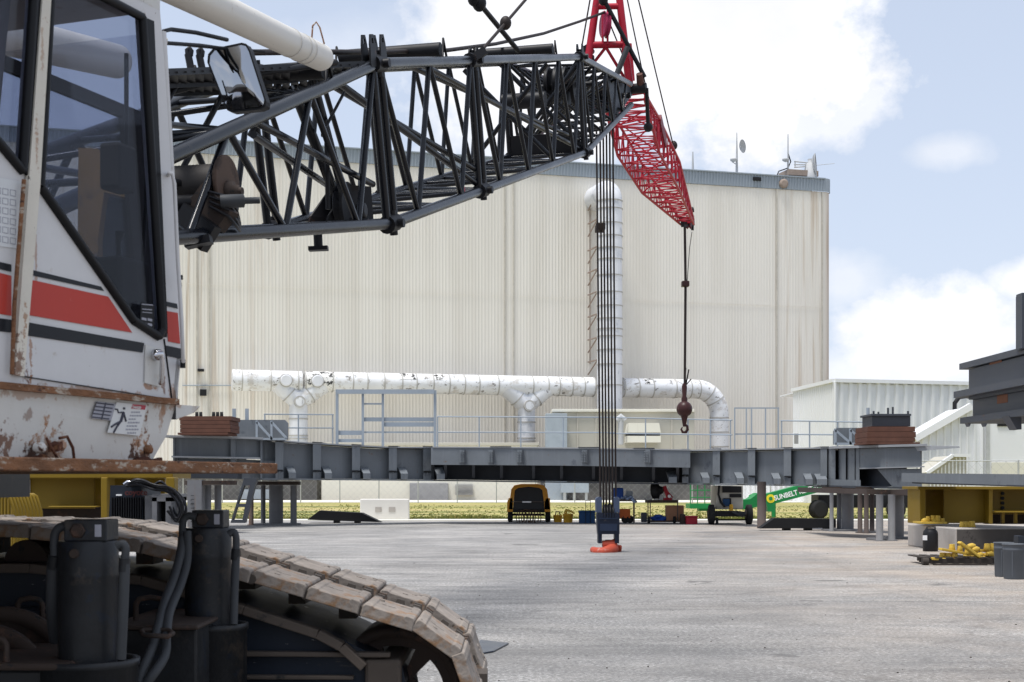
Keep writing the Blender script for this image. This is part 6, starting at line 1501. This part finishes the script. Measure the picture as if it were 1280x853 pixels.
m_=MB(); m_.lathe(ta,td,[(0,.13),((tb-ta).length,.12),((tb-ta).length+.03,.09)],24); m_.build('tube_body',M['whitepipe'],wt2)
# tan gantry seen through the window
tg=T('tan_gantry','tan painted steel bracket seen through the cab door window','bracket',tuple(pt(112,300,9.0)))
m_=MB(); m_.plate([pt(96,420,9),pt(98,185,9),pt(122,186,9),pt(134,198,9),pt(134,212,9),pt(190,228,9),pt(190,255,9),pt(130,240,9),pt(122,300,9),pt(122,420,9)],[],(0,.18,0)); m_.build('plate',M['tan'],tg,bevel=.01)
m_=MB(); m_.box(pt(96,0,9).x,pt(122,0,9).x,9.02,9.16,1.8,pt(0,420,9).z); m_.build('lower_post',M['tan'],tg)
m_=MB(); m_.pb(124,244,184,330,9.1,.4); m_.build('dark_housing',M['boom_top'],tg,bevel=.05)

# ------------------------------------------------------------------ crawler track in front
tk=T('crawler_track','large rusty crawler track running off the left edge in the foreground','crawler track',(-3.5,8.3,0))
TY=7.60; TWD=1.56
poly=[(-6.6,1.50),(-2.9,1.485),(-2.4,1.465),(-2.05,1.41),(-1.74,1.335),(-1.44,1.25),(-1.12,1.155),(-.81,1.065),(-.57,.995)]
for i in range(1,17):
    a=R(78-168*i/16); poly.append((-.66+.50*math.cos(a),.50+.50*math.sin(a)))
poly+=[(-3,.005),(-6.6,.005)]
acc=[0]
for a,b in zip(poly,poly[1:]): acc.append(acc[-1]+math.hypot(b[0]-a[0],b[1]-a[1]))
def trk(s):
    for i in range(len(acc)-1):
        if s<=acc[i+1]+1e-9:
            t=(s-acc[i])/(acc[i+1]-acc[i]); a,b=poly[i],poly[i+1]; return V((a[0]+(b[0]-a[0])*t,0,a[1]+(b[1]-a[1])*t))
    return V((poly[-1][0],0,poly[-1][1]))
pit=.305
def shoe_mesh(seed):
    rr=random.Random(seed); m_=MB(); L_=pit-.012; hh=L_/2
    def pad(y0,y1,top=.0):
        # rounded cross section, x along travel, outer surface z=0
        prof=[(-hh,-.075),(-hh,-.014),(-hh+.010,-.002),(-hh+.05,0.0),(-hh+.058,-.007),(hh-.058,-.007),(hh-.05,0.0),(hh-.010,-.002),(hh,-.014),(hh,-.075)]
        n=len(prof); ys=[y0,y0+.012,y1-.012,y1]; sc=[.93,1,1,.93]
        vs=[]
        for y,k in zip(ys,sc): vs+=[(x*(.97 if k<1 else 1),y,(z+.045)*k-.045+top) for x,z in prof]
        fs=[]
        for r_ in range(3):
            for i in range(n): j=(i+1)%n; fs.append((r_*n+i,r_*n+j,(r_+1)*n+j,(r_+1)*n+i))
        fs.append(tuple(range(n-1,-1,-1))); fs.append(tuple(range(3*n,4*n))); m_.add(vs,fs)
    pad(0,.58,rr.uniform(-.004,.004)); pad(1.0,TWD,rr.uniform(-.004,.004))
    for k_ in range(3):
        x=rr.uniform(-hh*.6,hh*.6); y=rr.choice((rr.uniform(.05,.5),rr.uniform(1.1,1.5))); m_.lathe((x,y,-.012),(0,0,1),[(0,.02),(.012,.018)],8)
    return m_
def lug_mesh():
    m_=MB(); L_=pit-.012; hh=L_/2
    m_.box(-hh,hh,.575,1.005,-.085,-.062)
    for x,y,w in ((-hh+.03,.60,.05),(hh-.045,.60,.05),(-hh+.03,.73,.04),(hh-.045,.74,.05),(-hh+.03,.86,.05),(hh-.045,.87,.04),(0,.80,.03)):
        m_.hexa([(x-.036,y,-.07),(x+.036,y,-.07),(x+.036,y+w*1.5,-.07),(x-.036,y+w*1.5,-.07),(x-.022,y+.01,-.008),(x+.022,y+.01,-.008),(x+.022,y+w*1.5-.01,-.008),(x-.022,y+w*1.5-.01,-.008)])
    for y in (.01,1.3): m_.lathe((hh+.006,y,-.052),(0,1,0),[(0,.026),(.01,.032),(.24,.032)],10)
    return m_
base=[]; lug_o=None
for v_ in range(3):
    b=shoe_mesh(v_); me_o=b.build('track_shoe',M['shoe']); me_o.modifiers.new('b','BEVEL').width=.003; base.append(me_o)
lug_me=lug_mesh().build('hinge_lugs',M['lug'])
n_sh=int(acc[-1]/pit); first=True; used=set()
for i in range(n_sh):
    s=i*pit+.06; a=trk(s); b=trk(min(s+pit,acc[-1])); mid=(a+b)/2; d=b-a; ang=math.atan2(d.z,d.x)
    src=base[i%3]
    o=src if (i%3) not in used else src.copy()
    if (i%3) not in used: used.add(i%3)
    else: COL.objects.link(o)
    o.location=V((mid.x,TY+random.uniform(-.012,.012),mid.z+.0)); o.rotation_euler=(random.uniform(-.008,.008),-ang,0)
    par(o,tk)
    lg=lug_me if i==0 else lug_me.copy()
    if i: COL.objects.link(lg)
    lg.parent=o
# frame, ridges, idler
m_=MB(); fy=TY+.16
fr_=[(-6.4,1.28),(-2.6,1.26),(-2.0,1.19),(-1.45,1.03),(-1.05,.90),(-.90,.83),(-.72,.74),(-.60,.70),(-.58,.60),(-.60,.42),(-1.0,.30),(-6.4,.30)]
m_.plate([V((x,fy,z)) for x,z in fr_],[],(0,1.15,0)); m_.build('side_frame',M['navy'],tk,bevel=.012)
def ridge(pts,w,dep,nm='frame_ridge'):
    m_=MB()
    for a,b in zip(pts,pts[1:]): m_.beam(V((a[0],fy-dep/2,a[1])),V((b[0],fy-dep/2,b[1])),dep,w)
    return m_.build(nm,M['dusty'],tk,bevel=.006)
ridge([(-6.4,1.255),(-2.6,1.235),(-2.0,1.17),(-1.45,1.01),(-1.05,.88),(-.92,.81),(-.80,.70)],.05,.10)
ridge([(-6.4,.80),(-.66,.765)],.026,.07); ridge([(-6.4,.66),(-.86,.64)],.022,.06)
m_=MB(); m_.box(-.80,-.60,fy-.05,fy+.9,.50,.74); m_.build('idler_bearing',M['dusty'],tk,bevel=.02)
for c_ in ((-.66,.50),):
    m_=MB(); c=V((c_[0],TY+.42,c_[1]))
    hole=[]; N=40
    outl=[c+V((math.cos(2*math.pi*i/N)*.36,0,math.sin(2*math.pi*i/N)*.36)) for i in range(N)]
    for k_ in range(6):
        a0=2*math.pi*(k_+.1)/6; a1=2*math.pi*(k_+.75)/6; hs=[]
        for j in range(6): a=a0+(a1-a0)*j/5; hs.append(c+V((math.cos(a)*.28,0,math.sin(a)*.28)))
        for j in range(4): a=a1-(a1-a0)*j/3; hs.append(c+V((math.cos(a)*.14,0,math.sin(a)*.14)))
        hole.append(hs)
    m_.plate(outl,hole,(0,.06,0)); m_.lathe(c,(0,1,0),[(-.05,.10),(.5,.10)],20); w=m_.build('idler_wheel',M['brownsteel'],tk)
    m_=MB(); N=40; vs=[]
    for y,r in ((TY+.36,.385),(TY+.36,.335),(TY+1.2,.335),(TY+1.2,.385)):
        vs+=[V((c.x+math.cos(2*math.pi*i/N)*r,y,c.z+math.sin(2*math.pi*i/N)*r)) for i in range(N)]
    fs=[]
    for r_ in range(4):
        for i in range(N): j=(i+1)%N; q_=(r_+1)%4; fs.append((r_*N+i,r_*N+j,q_*N+j,q_*N+i))
    m_.add(vs,fs,True); m_.build('idler_rim',M['brownsteel'],w)
# chain guide knuckles under the run
for i in range(8,22):
    p=trk(i*pit+.2); m_=MB(); m_.box(p.x-.05,p.x+.05,TY+.66,TY+.9,p.z-.2,p.z-.09); m_.build('guide_lug',M['lug'],tk)
for x in (-5.6,-4.1,-2.7):
    m_=MB(); m_.lathe(V((x,TY+.3,1.26)),(0,1,0),[(0,.12),(.9,.12)],18); m_.build('carrier_roller',M['brownsteel'],tk)

# ------------------------------------------------------------------ hydraulic jacks and carbody
cb_=T('carbody_beam','grimy brown steel outrigger beams and round plates at the lower left corner','steel beams',(-1.8,6.9,0))
def kb(name,x0,y0,x1,y1,Y,d,mt=M['brownsteel'],bev=.012): m_=MB(); m_.pb(x0,y0,x1,y1,Y,d); return m_.build(name,mt,cb_,bevel=bev)
kb('beam',138,786,246,1050,6.85,.5,M['jack']); kb('beam',-60,838,86,1050,6.05,.5,M['jack']); kb('top_plate',132,782,248,788,6.75,.9); kb('top_plate',-60,829,87,839,5.95,.75); kb('lower_beam',-60,762,140,800,7.25,.2,M['navy']); kb('lower_beam',300,880,420,1020,7.2,.3,M['jack'])
for (px,py,Y,r) in ((6,842,6.75,.32),(-20,860,6.5,.30)):
    m_=MB(); m_.lathe(pt(px,py,Y),(.15,-1,0),[(0,r*.72),(.02,r*.72),(.02,r),(.07,r),(.08,r*.97),(.08,r*.8),(.05,r*.78)],40); m_.build('round_plate',M['brownsteel'],cb_)
def loop(x0,x1,yt,yb,Y,nm='lifting_handle'):
    m_=MB(); m_.tube([pt(x0,yb,Y),pt(x0,yt+8,Y),pt(x0+4,yt+2,Y),pt((x0+x1)/2,yt,Y),pt(x1-4,yt+2,Y),pt(x1,yt+8,Y),pt(x1,yb,Y)],.014,8); return m_.build(nm,M['brownsteel'],cb_)
loop(22,53,748,775,6.9); loop(-14,8,798,832,6.0); loop(170,206,747,786,7.0)
kb('crossmember',45,770,74,778,6.9,.3,M['brownsteel'])
def jack(label,px,Y,ybody,ycap,capx,ysock,sockx,scale=1):
    rt=T('hydraulic_jack',label,'jack',(pt(px,0,Y).x,Y,0),'foreground hydraulic jacks'); c=V((pt(px,0,Y).x,Y,0)); r=.127*scale
    zt=pt(0,ybody,Y).z; zs_=pt(0,ysock,Y).z
    m_=MB(); m_.lathe(c,(0,0,1),[(zs_-.35,r*.96),(zs_,r*.97),(zt-.16,r),(zt-.155,r*1.02),(zt-.14,r*1.02),(zt-.12,r*1.01),(zt-.01,r*1.02),(zt,r*.97)],36); m_.build('cylinder_body',M['jack'],rt)
    m_=MB(); a=pt(capx[0],0,Y).x; b=pt(capx[1],0,Y).x; m_.box(a,b,Y-(b-a)/2,Y+(b-a)/2,zt,pt(0,ycap,Y-(b-a)/2).z); m_.build('valve_block',M['jack'],rt,bevel=.006)
    m_=MB(); yf_=Y-(b-a)/2; m_.lathe(V((a+(b-a)*.33,yf_,(zt+pt(0,ycap,yf_).z)/2)),(0,-1,0),[(0,.034),(.012,.034),(.016,.028)],6); m_.lathe(V((a+(b-a)*.33,yf_-.01,(zt+pt(0,ycap,yf_).z)/2)),(0,-1,0),[(0,.024),(.015,.022)],16); m_.lathe(c+V((-.02,-r*1.0,zt-.05)),(0,-1,0),[(0,.022),(.014,.018)],12); m_.build('port_plug',M['brownsteel'],rt)
    m_=MB(); zc=(zt+pt(0,ycap,yf_).z)/2; x=a+(b-a)*.80; m_.box(x-.014,x+.014,yf_-.002,yf_-.0005,zc-.026,zc+.026); m_.build('data_label',M['decal_grey'],rt)
    m_=MB(); a=pt(sockx[0],0,Y).x; b=pt(sockx[1],0,Y).x; R2=(b-a)/2; cc_=V(((a+b)/2,Y,0))
    m_.lathe(cc_,(0,0,1),[(.05,R2),(zs_-.03,R2),(zs_-.03,R2+.008),(zs_,R2+.008),(zs_,R2-.02),(zs_-.05,R2-.025),(zs_-.3,R2-.025)],40,False); m_.build('socket',M['jack'],rt)
    m_=MB(); m_.lathe(cc_,(0,0,1),[(0,R2*1.15),(.05,R2*1.15),(.051,R2*.5)],30); m_.build('foot_pad',M['brownsteel'],rt)
    return rt
j1=jack('left and nearer of the two dark hydraulic jacks, with label on its block',110,6.15,676,650,(88,141),823,(52,171))
j2=jack('right and farther of the two dark hydraulic jacks, with twin grey hoses',260,7.3,660,638,(244,283),779,(226,308),.93)
def hose(root,pts,r,nm='hose',mt='hose'):
    P=[pt(*p) for p in pts]; S=[]
    for a in range(len(P)-1):
        p0_=P[max(a-1,0)];p1=P[a];p2=P[a+1];p3=P[min(a+2,len(P)-1)]
        for t in (0,.25,.5,.75): S.append(.5*((2*p1)+(-p0_+p2)*t+(2*p0_-5*p1+4*p2-p3)*t*t+(-p0_+3*p1-3*p2+p3)*t**3))
    S.append(P[-1]); m_=MB(); m_.tube(S,r,12); return m_.build(nm,M[mt],root)
hose(j1,[(92,659,6.1),(80,658,6.1),(72,662,6.1),(68,672,6.1),(68,695,6.1)],.019,'elbow_pipe')
hose(j1,[(68,694,6.1),(66,710,6.12)],.026,'pipe_nut','jack'); hose(j1,[(67,705,6.12),(66,760,6.2),(70,800,6.3)],.030)
hose(j1,[(146,683,6.05),(153,680,6.05),(157,686,6.05),(156,700,6.05)],.018,'elbow_pipe'); hose(j1,[(156,698,6.05),(155,715,6.05)],.024,'pipe_nut','jack'); hose(j1,[(156,705,6.05),(154,760,6.05),(151,824,6.06)],.023)
hose(j2,[(245,647,7.2),(236,645,7.2),(230,649,7.2),(228,660,7.2),(228,676,7.2)],.019,'elbow_pipe')
hose(j2,[(228,672,7.15),(226,690,7.1),(218,720,7.0),(205,755,6.8),(196,790,6.6),(188,815,6.5),(174,850,6.4),(168,890,6.4)],.022)
hose(j2,[(234,665,7.15),(234,700,7.1),(226,730,7.0),(212,765,6.75),(208,795,6.6),(206,820,6.5),(190,845,6.4),(170,870,6.4)],.022)
hose(j2,[(286,668,7.2),(292,665,7.2),(295,672,7.2),(295,690,7.2)],.018,'elbow_pipe'); hose(j2,[(295,686,7.2),(294,700,7.2)],.023,'pipe_nut','jack'); hose(j2,[(295,695,7.2),(293,740,7.2),(292,780,7.2)],.021)
m_=MB(); m_.tube([pt(177,790,6.55),pt(180,794,6.5),pt(210,796,6.5),pt(216,792,6.55),pt(211,788,6.6),pt(180,788,6.62),pt(177,790,6.55)],.012,8); m_.build('hose_clamp',M['brownsteel'],j2)
# small dark sheet on the pavement
m_=MB(); a=[pt(590,815,13.9),pt(617,810,14.2),pt(636,806,14.9),pt(600,803,15.2)]
for p in a: p.z=.006
m_.plate(a,[],(0,0,.012)); tag(m_.build('steel_sheet',M['asphalt_patch']),'small dark flat sheet lying on the pavement right of the track','sheet')
# loose debris and stains of real thickness
random.seed(9); m_=MB()
for i in range(260):
    y=random.uniform(9,55); x=random.uniform(-.1,.38)*y; r=random.uniform(.004,.012); m_.sphere((x,y,r*.4),r,5,4,(1,1,.6))
tag(m_.build('gravel',M['brownsteel']),'scattered small grit and stones on the pavement','gravel',kind='stuff')
_st=[]
for i,(px,py,w,h) in enumerate(((977,819,26,3.0),(870,728,26,1.6),(655,681,24,1.2),(635,667,12,.9),(1010,751,18,1.2),(1175,731,20,1.3),(1040,726,30,1.0),(760,700,40,1.5),(1100,770,30,2))):
    Y=1.7*F/(py-HZ); c=pt(px,HZ,Y); c.z=0; _st.append((c,w/F*Y,h*1.7*F/((py-HZ)**2),(.09,.085,.08),.75 if i<7 else .4))
def gstain():
    m=M['ground']; nt=m.node_tree; L=nt.links; b=nt.nodes['Principled BSDF']; cur=b.inputs['Base Color'].links[0].from_socket
    tc=nn(nt,'ShaderNodeTexCoord'); n=nn(nt,'ShaderNodeTexNoise'); n.inputs['Scale'].default_value=4; n.inputs['Detail'].default_value=6; L.new(tc.outputs['Object'],n.inputs['Vector'])
    for c,rx,ry,col,k in _st:
        s1=nn(nt,'ShaderNodeVectorMath',operation='SUBTRACT'); L.new(tc.outputs['Object'],s1.inputs[0]); s1.inputs[1].default_value=tuple(c)
        s2=nn(nt,'ShaderNodeVectorMath',operation='MULTIPLY'); L.new(s1.outputs[0],s2.inputs[0]); s2.inputs[1].default_value=(1/rx,1/ry,1)
        ln=nn(nt,'ShaderNodeVectorMath',operation='LENGTH'); L.new(s2.outputs[0],ln.inputs[0])
        a=nn(nt,'ShaderNodeMath',operation='MULTIPLY_ADD'); L.new(n.outputs['Fac'],a.inputs[0]); a.inputs[1].default_value=4; a.inputs[2].default_value=-1.1
        d=nn(nt,'ShaderNodeMath',operation='SUBTRACT'); L.new(a.outputs[0],d.inputs[0]); L.new(ln.outputs['Value'],d.inputs[1])
        r=nn(nt,'ShaderNodeMapRange'); r.inputs['From Max'].default_value=.5; r.inputs['To Max'].default_value=k; L.new(d.outputs[0],r.inputs['Value'])
        x=nn(nt,'ShaderNodeMix',data_type='RGBA'); x.inputs[7].default_value=(*col,1); L.new(r.outputs[0],x.inputs[0]); L.new(cur,x.inputs[6]); cur=x.outputs[2]
    L.new(cur,b.inputs['Base Color'])
gstain()

# ------------------------------------------------------------------ world, sun, camera
SD=V((-.2,-.2,1)).normalized(); el=math.asin(SD.z); az=math.atan2(SD.x,SD.y)
w=bpy.data.worlds.new('World'); scene.world=w; w.use_nodes=True; nt=w.node_tree; L=nt.links
for n in list(nt.nodes): nt.nodes.remove(n)
out=nn(nt,'ShaderNodeOutputWorld'); bg=nn(nt,'ShaderNodeBackground'); L.new(bg.outputs[0],out.inputs[0])
sky=nn(nt,'ShaderNodeTexSky'); sky.sky_type='NISHITA'; sky.sun_disc=False; sky.sun_elevation=el; sky.sun_rotation=az; sky.air_density=1.0; sky.dust_density=1.5; sky.ozone_density=1.0
SKYS=.08; CLOUD=SKY_W=11.0
bg.inputs['Strength'].default_value=SKYS
geo=nn(nt,'ShaderNodeTexCoord'); sp3=nn(nt,'ShaderNodeSeparateXYZ'); L.new(geo.outputs['Generated'],sp3.inputs[0])
def M_(op,a,b=None,cl=False):
    n=nn(nt,'ShaderNodeMath',operation=op); n.use_clamp=cl
    for i,x in enumerate((a,b)):
        if x is None: continue
        if isinstance(x,(int,float)): n.inputs[i].default_value=x
        else: L.new(x,n.inputs[i])
    return n.outputs[0]
azm=M_('ARCTAN2',sp3.outputs['X'],sp3.outputs['Y']); elv=M_('ARCSINE',sp3.outputs['Z'])
def wn(scale,det,st=(1,1,1),ro=.6,off=0,dist=0):
    mp=nn(nt,'ShaderNodeMapping'); mp.inputs['Scale'].default_value=st; mp.inputs['Location'].default_value=(off,off,off); L.new(geo.outputs['Generated'],mp.inputs['Vector'])
    n=nn(nt,'ShaderNodeTexNoise'); n.inputs['Scale'].default_value=scale; n.inputs['Detail'].default_value=det; n.inputs['Roughness'].default_value=ro; n.inputs['Distortion'].default_value=dist
    L.new(mp.outputs[0],n.inputs['Vector']); return n.outputs['Fac']
nz=M_('SUBTRACT',wn(7,9,(1,1,1.25),.62),.5); nz2=M_('SUBTRACT',wn(26,6,(1,1,1.2),.6,3),.5)
def ell(px,py,rx,ry,soft=2.2,k=1.9,amp=1.0,k2=1.0):
    a0=math.atan((px-CX)/F); e0=math.atan((HZ-py)/F*math.cos(a0)); 
    dx=M_('DIVIDE',M_('SUBTRACT',azm,a0),rx/F); dy=M_('DIVIDE',M_('SUBTRACT',elv,e0),ry/F)
    d=M_('SQRT',M_('ADD',M_('MULTIPLY',dx,dx),M_('MULTIPLY',dy,dy)))
    v=M_('SUBTRACT',1.0,d); v=M_('ADD',v,M_('MULTIPLY',nz,k)); v=M_('ADD',v,M_('MULTIPLY',nz2,k2)); return M_('MULTIPLY',M_('MULTIPLY',v,soft,True),amp)
cl=[ell(860,10,300,190,3.4,1.6),ell(660,90,180,170,2.6,1.6),ell(1010,120,110,70,2.6,1.8,.75),ell(1165,415,125,66,2.8,1.9,.95),ell(1060,350,60,40,1.5,1.5,.55),ell(1290,350,55,30,2.2,1.2,.9),ell(1190,190,60,22,1.2,1.6,.5),ell(430,60,160,60,1.0,1.8,.35),ell(560,260,220,60,1.2,1.4,.6),ell(1150,460,180,40,1.5,1.2,.7)]
tot=cl[0]
for c in cl[1:]: tot=M_('MAXIMUM',tot,c)
# general clouds elsewhere in the sky
gen=M_('MULTIPLY',M_('SUBTRACT',wn(2.6,8,(1,1,1.6),.6,17),.52),5.0,True)
far=M_('MULTIPLY',M_('SUBTRACT',M_('ABSOLUTE',azm),.42),8.0,True); up=M_('MULTIPLY',M_('SUBTRACT',elv,.45),8.0,True)
tot=M_('MAXIMUM',tot,M_('MULTIPLY',gen,M_('MAXIMUM',far,up)))
# pale haze towards the horizon
hz=M_('POWER',M_('SUBTRACT',1.0,M_('ABSOLUTE',sp3.outputs['Z'])),5.0)
hz=M_('ADD',M_('MULTIPLY',hz,.30),.62)
mxh=nn(nt,'ShaderNodeMix',data_type='RGBA'); L.new(hz,mxh.inputs[0]); L.new(sky.outputs[0],mxh.inputs[6]); mxh.inputs[7].default_value=(6.3,7.05,8.5,1)
# cloud tone: bright tops, faintly grey bodies
tone=M_('ADD',M_('MULTIPLY',wn(9,6,(1,1,1.3),.55,8),3.4),6.7)
cc3=nn(nt,'ShaderNodeCombineColor'); L.new(tone,cc3.inputs[0]); L.new(M_('MULTIPLY',tone,1.01),cc3.inputs[1]); L.new(M_('MULTIPLY',tone,1.05),cc3.inputs[2])
mxc=nn(nt,'ShaderNodeMix',data_type='RGBA'); L.new(tot,mxc.inputs[0]); L.new(mxh.outputs[2],mxc.inputs[6]); L.new(cc3.outputs[0],mxc.inputs[7])
L.new(mxc.outputs[2],bg.inputs['Color'])

ld=bpy.data.lights.new('sun','SUN'); ld.energy=2.9; ld.angle=R(15); ld.color=(1,.975,.94)
lo=bpy.data.objects.new('sun',ld); COL.objects.link(lo); lo.rotation_euler=SD.to_track_quat('Z','Y').to_euler(); lo.location=(0,0,60)
cd=bpy.data.cameras.new('camera'); cam=bpy.data.objects.new('camera',cd); COL.objects.link(cam); scene.camera=cam
cam.location=(0,0,CZ); cam.rotation_euler=(R(90),0,0); cd.sensor_width=36; cd.lens=F/1280*36; cd.shift_y=(HZ-426.5)/1280; cd.clip_end=4000; cd.clip_start=.1
cd.dof.use_dof=True; cd.dof.focus_distance=38; cd.dof.aperture_fstop=9
scene.view_settings.view_transform='Standard'; scene.view_settings.look='None'; scene.view_settings.exposure=0.62; scene.view_settings.gamma=1
scene.view_settings.use_curve_mapping=False
scene.cycles.max_bounces=8; scene.cycles.transparent_max_bounces=12
